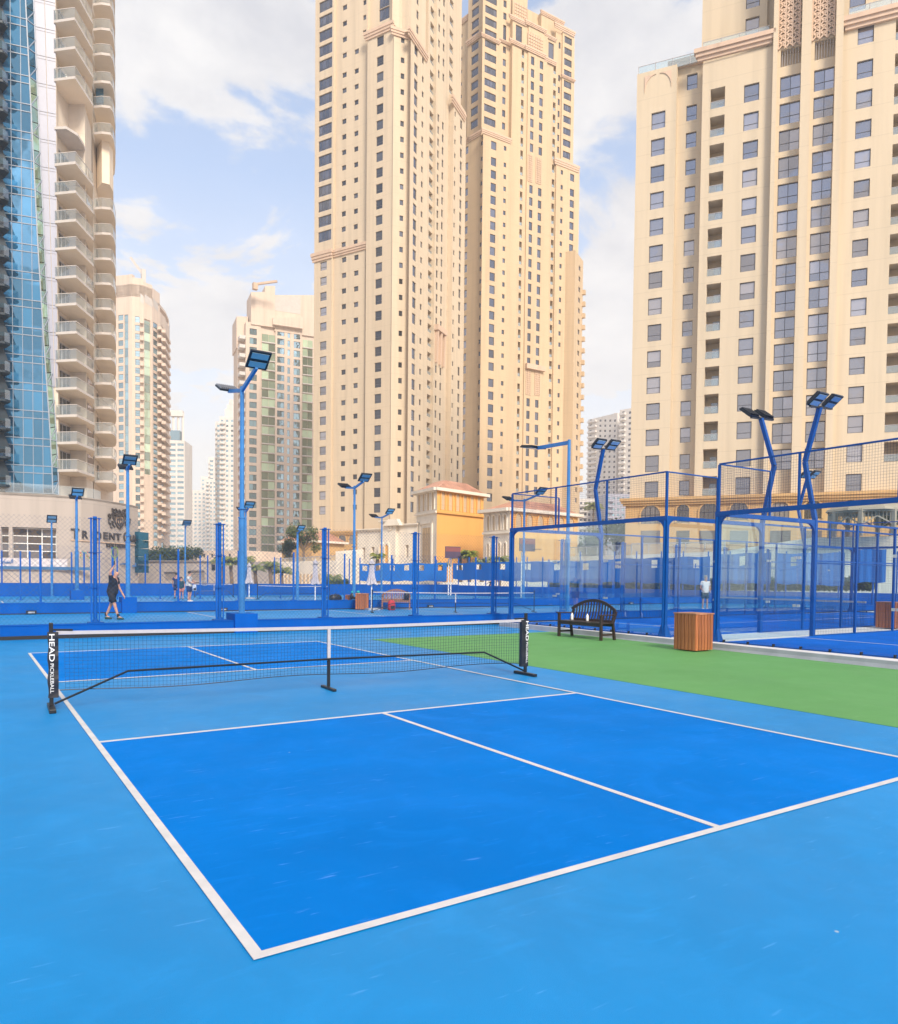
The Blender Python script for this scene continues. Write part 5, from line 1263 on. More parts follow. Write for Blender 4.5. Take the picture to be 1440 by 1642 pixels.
b.bay(R2, 873.5, 890, 60, .2, [dict(kind='balc', deep=1.3, x=(878.8, 887.5), yref=400, rows=[(E1(400), E1(940), 8), (E1(1025), E1(1025), 1), (E1(1118), E1(1500), 6), (E2(15), E2(700), 10), (E2(780), E2(780), 1), (E2(875), E2(1400), 8)], h=13), c2(879.5, 888, [(E1(268), E1(268), 1)], 27, 80)], z0=0.0, yref=400, ret=6)
b.bay(R2, 890, 901, 52, -.6, [c2(894, 897, [(E1(185), E1(262), 2), (E1(468), E1(920), 7)], 10, 200)], z0=R2.uz(895, 262)[1], yref=150, ret=4)
b.bay(R2, 901, 920, 55, -.2, [c2(903.5, 915.5, [(E1(230), E1(440), 4), (E1(508), E1(952), 7)], 11, 180, style='wide')], z0=R2.uz(910, 267)[1], yref=150, ret=10)
b.bay(R2, 890, 927.5, 266, .6, [c2(897.5, 901, [(E1(1063), E1(1063), 1), (E1(1157), E2(585), 15), (E2(725), E2(1430), 9)], 7, 400), c2(912.5, 919, [(E1(1088), E1(1088), 1), (E1(1183), E2(590), 15), (E2(730), E2(1290), 8)], 11.5, 400)], z0=0.0, yref=400, ret=12)
for (F_, x0, x1, ya, yb_, off) in ((R2, XK, 818, 214, 222, 1.0), (L2, 752, XK, 214, 222, .9), (L2, 737, 752, 225, 233, .9), (R2, 890, 927, 260, 270, .6), (R2, 818, 843, 68, 74, .4), (R2, 843, 873, 80, 87, .6), (R2, 873, 890, 95, 102, .4), (R2, 800, 818, 66, 70, -.9), (R2, XK, 800, 60, 65, -.3), (L2, 750, XK, 58, 66, -.4), (R2, 817.5, 843, 30, 36, .3), (R2, 843, 874, 40, 46, .6), (R2, 873, 890, 58, 63, .3), (R2, 890, 920, 44, 52, -.1), (L2, 730, 750, 32, 40, -1.3), (R2, 901, 920, 124, 128, -.1)):
    b.cornice(F_, x0, x1, ya, yb_, off, yref=ya, proj_=.4)
# high middle block and lattice panels
b.bay(R2, 822, 846, -40, -2.5, [], z0=R2.uz(830, 40)[1], yref=0, ret=12); b.bay(R2, 846, 875, 22, -3, [], z0=R2.uz(860, 60)[1], yref=30, ret=12)
b.bay(R2, 868, 903, 28, -1.6, [], z0=R2.uz(885, 62)[1], yref=40, ret=8); b.cornice(R2, 868, 903, 26, 32, -1.6, yref=30, proj_=.4)
for x0, x1, ya, yb_, off in ((847.5, 870.5, 50, 80, .56), (825, 845, 2, 30, -2.45), (847, 854, 247, 290, .56), (860, 867.5, 252, 293, .56), (844, 851, 590, 632, .56), (858, 866, 592, 633, .56)):
    u0, z1 = R2.uz(x0, ya, off); u1, z0_ = R2.uz(x1, (ya+yb_)/2, off)[0], R2.uz(x0, yb_, off)[1]; m = MB()
    st = .8 if x1-x0 > 10 else .55; z = z0_
    while z < z1: m.bar(R2.P(u0, z, off), R2.P(u1, z, off), .16); z += st
    u = u0
    while u < u1+.05: m.bar(R2.P(u, z0_, off+.02), R2.P(u, z1, off+.02), .16); u += st
    m.build('lattice_panel', M['trim'], b.t, kind='stuff')
m = MB(); ua_, za_ = R2.uz(842, 583, .5); ub_ = R2.uz(872, 588, .5)[0]
m.hexa([R2.P(ua_, za_-1.3, .5), R2.P(ub_, za_-1.3, .5), R2.P(ub_, za_-1.3, 1.4), R2.P(ua_, za_-1.3, 1.4), R2.P(ua_, za_, .5), R2.P(ub_, za_, .5), R2.P(ub_, za_, 1.4), R2.P(ua_, za_, 1.4)]); m.build('hood', M['trim'], b.t)
W2 = (R2.B-R2.A).length
mass(b, [L2.P(1.5, 0, -2.6)[:2], L2.P((L2.B-L2.A).length-1.5, 0, -2.6)[:2], R2.P(3.4, 0, -3.2)[:2], R2.P(W2-3.2, 0, -1.9)[:2], R2.P(W2-3.2, 0, -22)[:2], L2.P(1.5, 0, -24)[:2]], 0, R2.uz(850, 56)[1])
mass(b, [L2.P(4.5, 0, -3.2)[:2], L2.P((L2.B-L2.A).length-2.5, 0, -3.2)[:2], R2.P(4.0, 0, -3.6)[:2], R2.P(R2.uz(803, 0)[0], 0, -3.6)[:2], R2.P(R2.uz(803, 0)[0], 0, -14)[:2], L2.P(4.5, 0, -14)[:2]], 0, R2.uz(785, TOP2)[1]-.5)
b.finish()

# serrated balcony block peeping out to the right of tower two
b = Bld('apartment_tower', 'sliver of a warm tower with stacked balconies right of the second cream tower', loc=(*DP(928, 215), 0), wall=M['yellow'])
FS = Face(DP(922, 205), DP(934.5, 212)); zt = FS.uz(928, 408)[1]
b.bay(FS, 921, 934, 408, 0, [c2(927, 930, [(425, 800, 23)], 8, 500)], z0=0.0, yref=500, ret=10)
m = MB(); z = FS.uz(933, 790)[1]
while z < FS.uz(933, 465)[1]: u_ = FS.uz(933, 500)[0]; m.hexa([FS.P(u_, z, -1.5), FS.P(u_+1.0, z, -1.5), FS.P(u_+1.0, z, .8), FS.P(u_, z, .8), FS.P(u_, z+1.2, -1.5), FS.P(u_+1.0, z+1.2, -1.5), FS.P(u_+1.0, z+1.2, .8), FS.P(u_, z+1.2, .8)]); z += 3.2
m.build('balconies', M['yellow'], b.t); b.finish()
# ================================================================== LEFT TOWER (glass and balconies)
M['beige'] = wallmat('render_beige', (.74, .64, .54)); M['podium'] = wallmat('podium_stone', (.45, .395, .365))
M['soffit'] = mat('balcony_soffit', (.86, .73, .58), .8, .06, .3); M['slabedge'] = mat('slab_edge', (.60, .54, .50), .7, .08, 1)
M['whitepanel'] = mat('white_panel', (.36, .36, .44), .35, .06, .2, spec=.6)
M['bluepane'] = glass_mirror('curtain_glass', (.015, .10, .20), .32, (.28, .56, .80), .05, .22, .25)
M['greenpane'] = glass_mirror('fin_glass', (.20, .30, .22), .35, (.8, 1, .85), .10, .3, .4)
M['darkpane'] = mat('dark_cladding', (.006, .020, .035), .45, .3, .5, spec=.4)
M['dglass'] = glass_clear('tinted_balustrade', (.35, .62, .72), .04, rmax=.25)
M['mullion'] = mat('mullion', (.30, .33, .40), .4, .1, 2)
b = Bld('residential_tower', 'left tower with blue curtain glass and stacks of pale balconies', loc=(*DP(95, 90), 0), wall=M['beige'])
def V2(px, dep): return DP(px, dep)
LT = Face(DP(-40, 86.5), DP(91.5, 89.4)); ZT_ = LT.uz(60, -60)[1]; ZB_ = 9.0
def edge(pts):  # pixel polyline -> function u(z) on the face
    q = [LT.uz(x, y, .0) for x, y in pts]; q.sort(key=lambda p: p[1])
    def f(z):
        for a, c_ in zip(q, q[1:]):
            if z <= c_[1]: return a[0]+(c_[0]-a[0])*(z-a[1])/(c_[1]-a[1])
        return q[-1][0]
    return f
eg = edge([(40, -60), (43, 0), (49, 120), (57, 280), (63, 400), (73, 560), (80, 660), (85, 740), (87, 800)])
ew = edge([(52, -60), (54, 0), (59, 120), (66, 280), (73, 430), (80, 560), (88, 660), (93, 740), (94.5, 800)])
zfl = []; yy = 41.0
ztop0 = LT.uz(50, 41)[1]; zf = ztop0-44*89/FPX*0
fl = (LT.uz(50, 41)[1]-LT.uz(50, 748)[1])/16.0
zs = [LT.uz(50, 748)[1]+fl*k for k in range(-1, 20)]
uL = LT.uz(-40, 400)[0]; uR = LT.uz(91.5, 400)[0]
# glass panes of the curtain wall, storey by storey
for z in zs:
    if z+fl > ZT_+4: break
    za, zb = max(z, ZB_), z+fl
    w = MB(); n = 0; u = LT.uz(5, 400)[0]-3.0; st = 1.02
    while u < eg(zb)+.5:
        ua_, ub_ = u+.02, min(u+st-.02, 1e9)
        xa, xb = min(ub_, eg(za)), min(ub_, eg(zb))
        if xa > ua_ and xb > ua_:
            for q0, q1 in ((0, .72), (.74, 1.0)):
                z0_, z1_ = za+(zb-za)*q0+.03, za+(zb-za)*q1-.01
                xa, xb = min(ub_, eg(z0_)), min(ub_, eg(z1_))
                w.quad(LT.P(ua_, z0_, .9), LT.P(xa, z0_, .9), LT.P(xb, z1_, .9), LT.P(ua_, z1_, .9))
        u += st
    w.build('glass_panel', M['bluepane'], b.t)
    # fin glass between curtain wall and white cladding
    w = MB(); zm = (za+zb)/2
    w.quad(LT.P(eg(za)+.03, za+.04, .88), LT.P(ew(za)-.03, za+.04, .1), LT.P(ew(zm)-.03, zm, .1), LT.P(eg(zm)+.03, zm-.3, .88)); w.quad(LT.P(eg(zm)+.03, zm-.2, .88), LT.P(ew(zm)-.03, zm+.1, .1), LT.P(ew(zb)-.03, zb-.04, .1), LT.P(eg(zb)+.03, zb-.04, .88))
    w.build('fin_pane', M['greenpane'] if 150 < 917-(z-1.55)*FPX/89 < 780 else M['bluepane'], b.t)
    w = MB(); um = (ew(za)+uR)/2
    if uR-ew(za) > .5:
        for a_, c_ in ((0, .5), (.5, 1)):
            pa = lambda zz, f_: ew(zz)+(uR-ew(zz))*f_
            w.quad(LT.P(pa(za, a_)+.03, za+.03, 0), LT.P(pa(za, c_)-.03, za+.03, 0), LT.P(pa(zb, c_)-.03, zb-.35, 0), LT.P(pa(zb, a_)+.03, zb-.35, 0))
            w.quad(LT.P(pa(zb, a_)+.03, zb-.31, 0), LT.P(pa(zb, c_)-.03, zb-.31, 0), LT.P(pa(zb, c_)-.03, zb-.03, 0), LT.P(pa(zb, a_)+.03, zb-.03, 0))
        w.build('white_panel', M['whitepanel'], b.t)
m = MB()
for z in zs:
    if z > ZT_+2 or z < ZB_: continue
    for dz in (0, fl*.73): m.bar(LT.P(uL, z+dz, .93), LT.P(eg(z+dz), z+dz, .93), .09)
    m.bar(LT.P(eg(z), z, .93), LT.P(ew(z), z, .12), .10); m.bar(LT.P(eg(z), z-.02, .93), LT.P(ew(z), z+fl*.5, .12), .08)
u = LT.uz(5, 400)[0]-3.0
while u < uR:
    zlo = ZB_
    while zlo < ZT_ and eg(zlo) < u: zlo += .5
    zhi = ZT_
    while zhi > ZB_ and eg(zhi) < u: zhi -= .5
    if zhi > ZB_: m.bar(LT.P(u, ZB_, .93), LT.P(u, zhi, .93), .06)
    u += 1.02
for z0_, z1_ in zip(zs, zs[1:]):
    if z0_ > ZT_: break
    m.bar(LT.P(eg(z0_), z0_, .95), LT.P(eg(z1_), z1_, .95), .12); m.bar(LT.P(ew(z0_), z0_, .12), LT.P(ew(z1_), z1_, .12), .12)
m.build('mullions', M['mullion'], b.t)
m = MB(); m.hexa([LT.P(uL-30, ZB_-9, -.15), LT.P(uR, ZB_-9, -.15), LT.P(uR, ZB_-9, -20), LT.P(uL-30, ZB_-9, -20), LT.P(uL-30, ZT_, -.15), LT.P(uR, ZT_, -.15), LT.P(uR, ZT_, -20), LT.P(uL-30, ZT_, -20)]); m.build('wall', M['beige'], b.t)
m = MB(); m.hexa([LT.P(uL-30, 0, .7), LT.P(uL+1, 0, .7), LT.P(uL+1, 0, -.1), LT.P(uL-30, 0, -.1), LT.P(uL-30, ZT_, .7), LT.P(uL+1, ZT_, .7), LT.P(uL+1, ZT_, -.1), LT.P(uL-30, ZT_, -.1)]); m.build('wall', M['bluepane'], b.t)
# dark balconies at the left edge of the frame
uq = LT.uz(25, 400)[0]
for z in zs:
    if z < ZB_ or z > ZT_: continue
    m = MB(); pts = [(uL-2, .9), (uq-1.7, .9), (uq-.9, 1.6), (uq, 3.3), (uq-.4, 3.9), (uL-2, 4.1)]
    vs = [LT.P(u, z+.3, o) for u, o in pts]+[LT.P(u, z+.55, o) for u, o in pts]; n = len(pts)
    m.add(vs, [tuple(range(n-1, -1, -1)), tuple(range(n, 2*n))]+[(i, (i+1) % n, n+(i+1) % n, n+i) for i in range(n)]); o_ = m.build('dark_balcony', M['darkpane'], b.t)
    m = MB()
    for (ua_, oa), (ub_, ob) in zip(pts[1:5], pts[2:6]): m.quad(LT.P(ua_-.05, z+.55, oa), LT.P(ub_-.05, z+.55, ob), LT.P(ub_-.05, z+1.6, ob), LT.P(ua_-.05, z+1.6, oa))
    m.build('balustrade', M['dglass'], o_)
    m = MB(); m.hexa([LT.P(uL-2, z-2.35, .92), LT.P(uq-.9, z-1.75, .92), LT.P(uq-.2, z-1.7, 2.6), LT.P(uL-2, z-1.7, 2.6), LT.P(uL-2, z+.29, .92), LT.P(uq-1.6, z+.29, .92), LT.P(uq-.9, z+.29, 2.6), LT.P(uL-2, z+.29, 2.6)]); m.build('dark_bay', M['darkpane'], o_)
# --- first balcony stack
def W(px, dep): p = DP(px, dep); return (p.x, p.y)
pA, pQ, pR = W(91.5, 89.3), W(124.5, 88.8), W(152.5, 93.9)
i0, i1, i2, i3 = W(91.8, 90.1), W(114, 93.6), W(139.5, 93.6), W(150, 99)
ys = S(0, q2, -130, 40, 208, 380, 558)+S(0, q2, 1070, 1245, 1417)+S(400, q2, 20, 195, 362, 535, 705, 877, 1045, 1212, 1383)
def zat(px, y, dep): h = horizon(px); return CP.z+(h-y)*dep/FPX
def slab(mb_, pts, z, th=.32):
    n = len(pts); vs = [(p[0], p[1], z) for p in pts]+[(p[0], p[1], z+th) for p in pts]
    return vs, n
def glass_wall(mb_, pts, z0_, h, inset=.06):
    for a, c_ in zip(pts, pts[1:]): mb_.quad((a[0], a[1], z0_), (c_[0], c_[1], z0_), (c_[0], c_[1], z0_+h), (a[0], a[1], z0_+h))
for y in ys:
    z = zat(91.5, y+3.5, 89.3)
    pts = [pA, pQ, pR, i3, i2, i1, i0]
    vs, n = slab(None, pts, z, .30); m = MB()
    m.add(vs, [tuple(range(n-1, -1, -1))], 0); m.add(vs, [tuple(range(n, 2*n))]+[(i, (i+1) % n, n+(i+1) % n, n+i) for i in range(n)], 1)
    sl = m.build('balcony', [M['soffit'], M['slabedge']], b.t)
    m = MB(); e_ = Vector(pQ)-Vector(pA)
    g = [tuple(Vector(pA)*.97+Vector(i0)*.03), tuple(Vector(pQ)*.98+Vector(i1)*.02), tuple(Vector(pR)*.97+Vector(i2)*.03)]; glass_wall(m, g, z+.31, 1.12); m.build('balustrade', M['bglass'], sl)
    m = MB()
    for a, c_ in zip(g, g[1:]): m.bar((a[0], a[1], z+1.46), (c_[0], c_[1], z+1.46), .07)
    m.build('handrail', M['slabedge'], sl)
    # sliding doors on the receding inner wall
    m = MB(); a, c_ = Vector(i0), Vector(i1); d_ = (c_-a); nn = Vector((d_.y, -d_.x)).normalized()*(-1)
    if nn.dot(Vector((CP.x, CP.y))-a) < 0: nn = -nn
    for k in range(3):
        f0, f1 = .08+k*.29, .08+k*.29+.27; p0, p1 = a+d_*f0+nn*.05, a+d_*f1+nn*.05
        m.quad((p0.x, p0.y, z+.35), (p1.x, p1.y, z+.35), (p1.x, p1.y, z+2.75), (p0.x, p0.y, z+2.75))
    m.build('sliding_door', M['door'], sl)
    m = MB()
    for k in range(4): p0 = a+d_*(.07+k*.29)+nn*.09; m.bar((p0.x, p0.y, z+.3), (p0.x, p0.y, z+2.8), .09)
    p0, p1 = a+d_*.07+nn*.09, a+d_*.94+nn*.09; m.bar((p0.x, p0.y, z+2.8), (p1.x, p1.y, z+2.8), .1); m.build('door_frame', M['wframel'], sl)
# short curved dark balcony between
z = zat(91.5, 850/q2+3, 89.3); pm = [pA, W(110, 89.2), W(128, 90.6), W(137.5, 92.6), i2, i1, i0]; vs, n = slab(None, pm, z); m = MB(); m.add(vs, [tuple(range(n-1, -1, -1)), tuple(range(n, 2*n))]+[(i, (i+1) % n, n+(i+1) % n, n+i) for i in range(n)]); m.build('balcony', M['slabedge'], b.t)
zTop = zat(120, -60, 93)
m = MB(); m.prism([i0, i1, i2, i3, W(150, 112), W(91.8, 112)], 0, zTop); m.build('wall', M['beige'], b.t)
# window strip on the receding side between the stacks
m = MB(); a, c_ = Vector(i2), Vector(i3); d_ = c_-a; nn = Vector((d_.y, -d_.x)).normalized(); nn = nn if nn.dot(Vector((CP.x, CP.y))-a) > 0 else -nn
for y in ys:
    z = zat(91.5, y+3.5, 89.3); p0, p1 = a+d_*.15+nn*.06, a+d_*.95+nn*.06; m.quad((p0.x, p0.y, z+.5), (p1.x, p1.y, z+.5), (p1.x, p1.y, z+3.0), (p0.x, p0.y, z+3.0))
m.build('side_windows', M['pane3'], b.t)
# --- second, curved balcony stack
ys2 = S(0, q2, -50, 105, 255, 405, 572, 720, 880)+S(0, q2, 1335, 1490)+S(400, q2, 80, 232, 385, 537, 692, 845, 995, 1147, 1300, 1452)
arc = [W(153.2, 100.2), W(166, 100.0), W(179.5, 100.2), W(183.5, 101), W(186, 102.5), W(187.3, 104.5), W(187.4, 107), W(186, 110)]
inn = [W(176, 112), W(163, 108), W(159.5, 104.5), W(157, 103)]
for y in ys2:
    z = zat(166, y+3, 100.1); pts = arc+inn; vs, n = slab(None, pts, z, .32); m = MB()
    m.add(vs, [tuple(range(n-1, -1, -1))], 0); m.add(vs, [tuple(range(n, 2*n))]+[(i, (i+1) % n, n+(i+1) % n, n+i) for i in range(n)], 1)
    sl = m.build('curved_balcony', [M['soffit'], M['slabedge']], b.t)
    m = MB(); glass_wall(m, arc, z+.33, 1.1); m.build('balustrade', M['bglass'], sl)
    m = MB(); [m.bar((a[0], a[1], z+1.45), (c_[0], c_[1], z+1.45), .06) for a, c_ in zip(arc, arc[1:])]; m.build('handrail', M['slabedge'], sl)
    m = MB(); p0, p1 = W(157.3, 102.9), W(160, 104.3); m.quad((p0[0], p0[1], z+.4), (p1[0], p1[1], z+.4), (p1[0], p1[1], z+2.8), (p0[0], p0[1], z+2.8)); m.build('sliding_door', M['door'], sl)
m = MB(); m.prism([W(151, 101), W(157, 103.2), W(159.5, 104.7), W(163, 108.3), W(176, 112.3), W(182, 118), W(160, 125), W(140, 118)], 0, zat(166, -60, 101)); m.build('wall', M['beige'], b.t)
m = MB(); zc_a, zc_b = zat(170, 300, 101), zat(170, 228, 101); m.prism([W(158, 103.2), W(166, 101.5), W(178, 102), W(184, 104), W(184, 110), W(163, 109)], zc_a, zc_b); m.build('wall', M['soffit'], b.t)
m = MB(); m.prism([W(157.2, 101.2), W(169, 101.2), W(169, 104), W(157.2, 104)], zat(163, 180, 101.2), zat(163, 152, 101.2)); m.build('blue_enclosure', M['bluepane'], b.t)

# ------------------------------------------------------------------ podium with the sign
b = Bld('podium_building', 'pale stone podium below the left tower with a large residence sign', loc=(*DP(100, 87), 0), wall=M['podium'])
poly = [(-260, 76), (-60, 82), (0, 84.2), (91, 86.9), (130, 88.6), (150, 90.2), (170, 92.3), (190, 94.9), (207, 97.4), (221.5, 100)]
PW = [W(x, d) for x, d in poly]; zp = 10.62
m = MB(); m.prism(PW+[W(215, 118), W(-200, 110)], 0, zp); 
m = MB()
hole = (LT.uz(-60, 850)[0], 0)
def pface(i): return Face(PW[i], PW[i+1])
for i in range(len(PW)-1):
    F_ = pface(i); L_ = (F_.B-F_.A).length
    if i in (1, 2):   # glazed openings
        xs_ = (-60, -2) if i == 1 else (10, 90.5)
        if i == 2:
            zt1 = F_.uz(50, 845)[1]; zb1 = F_.uz(50, 896)[1]; b.bay(F_, 0, 0, zp, 0, [dict(kind='none', x=(2, 14), rows=[(845, 845, 1)], h=49, yref=860, deep=1.2), dict(kind='none', x=(20, 90.3), rows=[(846, 846, 1)], h=49, yref=860, deep=1.2)], z0=0.0, us=(0, L_), ret=1.2)
            for xa, xb in ((2, 14), (20, 90.3)):
                u0 = F_.uz(xa, 860)[0]; u1 = F_.uz(xb, 860)[0]; g = MB(); fm = MB(); n_ = max(1, round((xb-xa)/27)); zb1 = F_.uz(xa, 895)[1]; zt1 = F_.uz(xa, 846)[1]
                for k in range(n_):
                    for r_ in range(4):
                        a, c_ = u0+(u1-u0)*k/n_, u0+(u1-u0)*(k+1)/n_; za, zc_ = zb1+(zt1-zb1)*r_/4, zb1+(zt1-zb1)*(r_+1)/4
                        pm_ = MB(); pm_.quad(F_.P(a+.03, za+.03, -.9), F_.P(c_-.03, za+.03, -.9), F_.P(c_-.03, zc_-.03, -.9), F_.P(a+.03, zc_-.03, -.9)); pm_.build('pane', M['pane3'], b.t)
                for k in range(n_+1): u = u0+(u1-u0)*k/n_; fm.bar(F_.P(u, zb1, -.86), F_.P(u, zt1, -.86), .10)
                for r_ in range(5): z = zb1+(zt1-zb1)*r_/4; fm.bar(F_.P(u0, z, -.86), F_.P(u1, z, -.86), .10)
                fm.build('window_frame', M['white'], b.t)
        else: b.bay(F_, 0, 0, zp, 0, [], z0=0.0, us=(0, L_), ret=.5)
    else: b.bay(F_, 0, 0, zp, 0, [], z0=0.0, us=(0, L_), ret=.5, noret=(i < len(PW)-2))
m = MB(); m.prism([(p[0], p[1]) for p in PW]+[W(215, 118), W(-200, 110)], zp-.3, zp-.05); m.build('roof', M['podium'], b.t)
m = MB(); glass_wall(m, PW[1:6]+[W(162, 93)], zp+.02, 1.15); m.build('terrace_glass', M['bglass'], b.t)
F_ = pface(2)
m = MB(); m.hexa([F_.P(-20, 1.9, .02), F_.P(F_.uz(144, 920)[0], 1.9, .02), F_.P(F_.uz(144, 920)[0], 1.9, .35), F_.P(-20, 1.9, .35), F_.P(-20, 2.25, .02), F_.P(F_.uz(144, 920)[0], 2.25, .02), F_.P(F_.uz(144, 920)[0], 2.25, .35), F_.P(-20, 2.25, .35)])
m.build('blue_canopy', mat('canopy_blue', (.03, .13, .30), .5), b.t)
# teal glass stair corner
m = MB(); a, c_ = W(222, 99), W(238.5, 101.5); z0_, z1_ = zat(230, 919, 100), zat(230, 853, 100)
GF = Face(a, c_); Lg = (GF.B-GF.A).length
for r_ in range(5):
    m = MB(); za, zc_ = z0_+(z1_-z0_)*r_/5+.04, z0_+(z1_-z0_)*(r_+1)/5-.04; m.hexa([GF.P(0, za, 0), GF.P(Lg, za, 0), GF.P(Lg, za, -2), GF.P(0, za, -2), GF.P(0, zc_, 0), GF.P(Lg, zc_, 0), GF.P(Lg, zc_, -2), GF.P(0, zc_, -2)]); m.build('glass_panel', M['teal'] if 'teal' in M else M.setdefault('teal', glass_mirror('teal_glass', (.003, .06, .11), .12, (.2, .55, .75), .03, .3, .3)), b.t)
b.finish()
# lettering fixed to the podium wall
sg = thing('building_sign', 'dark metal residence lettering with a lion crest on the podium wall', 'sign', (*PW[4], 6.5))
M['letter'] = mat('bronze_letter', (.045, .04, .045), .5, .2, 3)
def podium_at(px, y):
    for i in range(len(PW)-1):
        F_ = pface(i); u, z = F_.uz(px, y, .0)
        if -0.05 <= u <= (F_.B-F_.A).length+.05: return F_, u, z
    return F_, u, z
def letter(ch, x0, x1, y0, y1, bold=.02, parent=sg, name='letter'):
    F_, u0, z0_ = podium_at((x0+x1)/2, (y0+y1)/2); u1 = F_.uz(x1, y1)[0]; uu0 = F_.uz(x0, y1)[0]; w_ = u1-uu0; h_ = F_.uz(x0, y0)[1]-F_.uz(x0, y1)[1]
    me = text_mesh(ch, 1.0, .06, 1.0, bold); xs_ = [v.co.x for v in me.vertices]; ys_ = [v.co.y for v in me.vertices]
    sx = w_/max(.05, (max(xs_)-min(xs_))); sy = h_/(max(ys_)-min(ys_)); cx_, cy_ = (max(xs_)+min(xs_))/2, (max(ys_)+min(ys_))/2
    if ch == 'I': sx = min(sx, sy)
    me.transform(Matrix.Diagonal((sx, sy, 1, 1)) @ Matrix.Translation((-cx_, -cy_, 0)))
    Mw = F_.mat(u0, z0_, .12); Mr = Matrix(((1, 0, 0, 0), (0, 0, 1, 0), (0, 1, 0, 0), (0, 0, 0, 1)))
    me.transform(Mw @ Mr); me.transform(Matrix.Translation(-origin(parent)))
    me.materials.clear(); me.materials.append(M['letter']); o = bpy.data.objects.new(name, me); COL.objects.link(o); o.parent = parent
serif = {}
for ch, x0, x1, y0, y1 in (('T', 113, 127, 847.5, 864), ('R', 131, 140, 851, 863.5), ('I', 144, 147, 852, 864), ('D', 151, 161, 852.5, 865), ('E', 165, 172, 853.5, 865), ('N', 174, 182.5, 854.5, 866), ('T', 184, 193, 855.5, 866.5),
                           ('G', 197, 204, 853.5, 869), ('R', 206, 210, 857.5, 869), ('A', 210.5, 214.5, 858, 869), ('N', 215.3, 218.3, 858, 869.5), ('D', 219, 221.3, 858.5, 870)): letter(ch, x0, x1, y0, y1, .012 if x0 < 205 else .045)
for k, ch in enumerate('RESIDENCE'): x0 = 169.5+k*4.25; letter(ch, x0, x0+3.4, 871.5+k*.28, 877.3+k*.28, .03)
m = MB()
for xa, xb, ya, yb_ in ((113, 130, 866, 867), (130, 150, 867, 868.3), (150, 170, 868.3, 870), (170, 190, 870, 871.4), (190, 207, 871.4, 873), (207, 221, 873, 874.5)):
    F_, u, z = podium_at((xa+xb)/2, (ya+yb_)/2); m.bar(F_.P(F_.uz(xa, ya)[0], F_.uz(xa, ya)[1], .1), F_.P(F_.uz(xb, yb_)[0], F_.uz(xb, yb_)[1], .1), .09)
m.build('underline', M['trim'], sg)
# crest: shield between two curling beasts under a crown, drawn with bent bars
crest = [[(183, 829), (183.5, 838), (187, 844.5), (190.5, 848), (194, 844.5), (197, 838), (197.3, 829)], [(183, 829), (186.5, 826.5), (190.2, 828.5), (194, 826.5), (197.3, 829)],
         [(186.3, 832), (186.6, 838), (190.3, 843.5), (194, 838), (194.2, 832), (186.3, 832)], [(190.3, 832), (190.3, 843)],
         [(182, 834), (179.5, 830), (181, 826), (178.5, 823.5), (175, 827), (176, 831), (172.5, 833), (173, 838), (176.5, 840), (176, 845), (178.5, 846.5)], [(181, 838), (178, 836), (180.5, 843), (183, 845)], [(174, 829), (172, 826.5), (174, 824)],
         [(198, 834), (200.5, 830), (199, 826), (201.5, 823.5), (205, 827), (204, 831), (207.5, 833), (207, 838), (203.5, 840), (204, 845), (201.5, 846.5)], [(199, 838), (202, 836), (199.5, 843)],
         [(179, 822), (178, 815.5), (182, 818), (184.5, 816), (187, 821), (190, 817.5), (192.5, 823), (196, 818), (200, 817), (198.5, 822)], [(180, 820.5), (184, 822), (190, 823.5), (197, 822.5)], [(181.5, 824), (186, 825.5)], [(194, 825.5), (199, 824)]]
m = MB(); dm = MB()
for ln in crest:
    pts = []
    for x, y in ln: F_, u, z = podium_at(x, y); pts.append(F_.P(u, z, .14))
    for a, c_ in zip(pts, pts[1:]): m.bar(a, c_, .12, .16)
F_, u, z = podium_at(190.3, 836); m.build('crest', M['letter'], sg)
pts = [podium_at(x, y) for x, y in ((184, 830), (196.5, 830), (196, 838), (190.4, 846.5), (184.5, 838))]; dm.add([p[0].P(p[1], p[2], .07) for p in pts], [(0, 1, 2, 3, 4)]); dm.build('shield', M['trim'], sg)
# small sign panels on the wall at the left: white board with blue Arabic lettering
def stroke_sign(strokes, x0, y0, sx, sy, label, board=None, F_=None):
    F_ = F_ or pface(2); t = thing('wall_sign', label, 'sign', F_.P(*F_.uz(x0, y0), .1))
    if board:
        m = MB(); u0, z1 = F_.uz(board[0], board[1]); u1, z0_ = F_.uz(board[2], board[1])[0], F_.uz(board[0], board[3])[1]
        m.hexa([F_.P(u0, z0_, .01), F_.P(u1, z0_, .01), F_.P(u1, z0_, .10), F_.P(u0, z0_, .10), F_.P(u0, z1, .01), F_.P(u1, z1, .01), F_.P(u1, z1, .10), F_.P(u0, z1, .10)]); m.build('board', mat('sign_board', (.62, .57, .60), .6), t)
    m = MB()
    for st in strokes:
        pts = [F_.P(*F_.uz(x0+x*sx, y0+y*sy), .16) for x, y in st]
        for a, c_ in zip(pts, pts[1:]): m.bar(a, c_, .085)
    m.build('lettering', mat('sign_blue', (.03, .13, .36), .5), t)
ar = [[(1, 0), (1, 1)], [(.9, 0), (.86, .95), (.75, 1), (.7, .6), (.66, 1), (.58, .95), (.54, .5), (.5, 1), (.42, 1), (.4, .6)], [(.4, .95), (.3, 1), (.28, .55), (.18, .6), (.14, 1), (.0, 1)], [(.62, .25), (.64, .25)], [(.3, .3), (.33, .3)], [(.28, .15), (.3, .15)]]
stroke_sign(ar, 2, 897, 18.5, 6.0, 'blue Arabic lettering on the pale board at the left edge', (-40, 894, 108, 913.5))
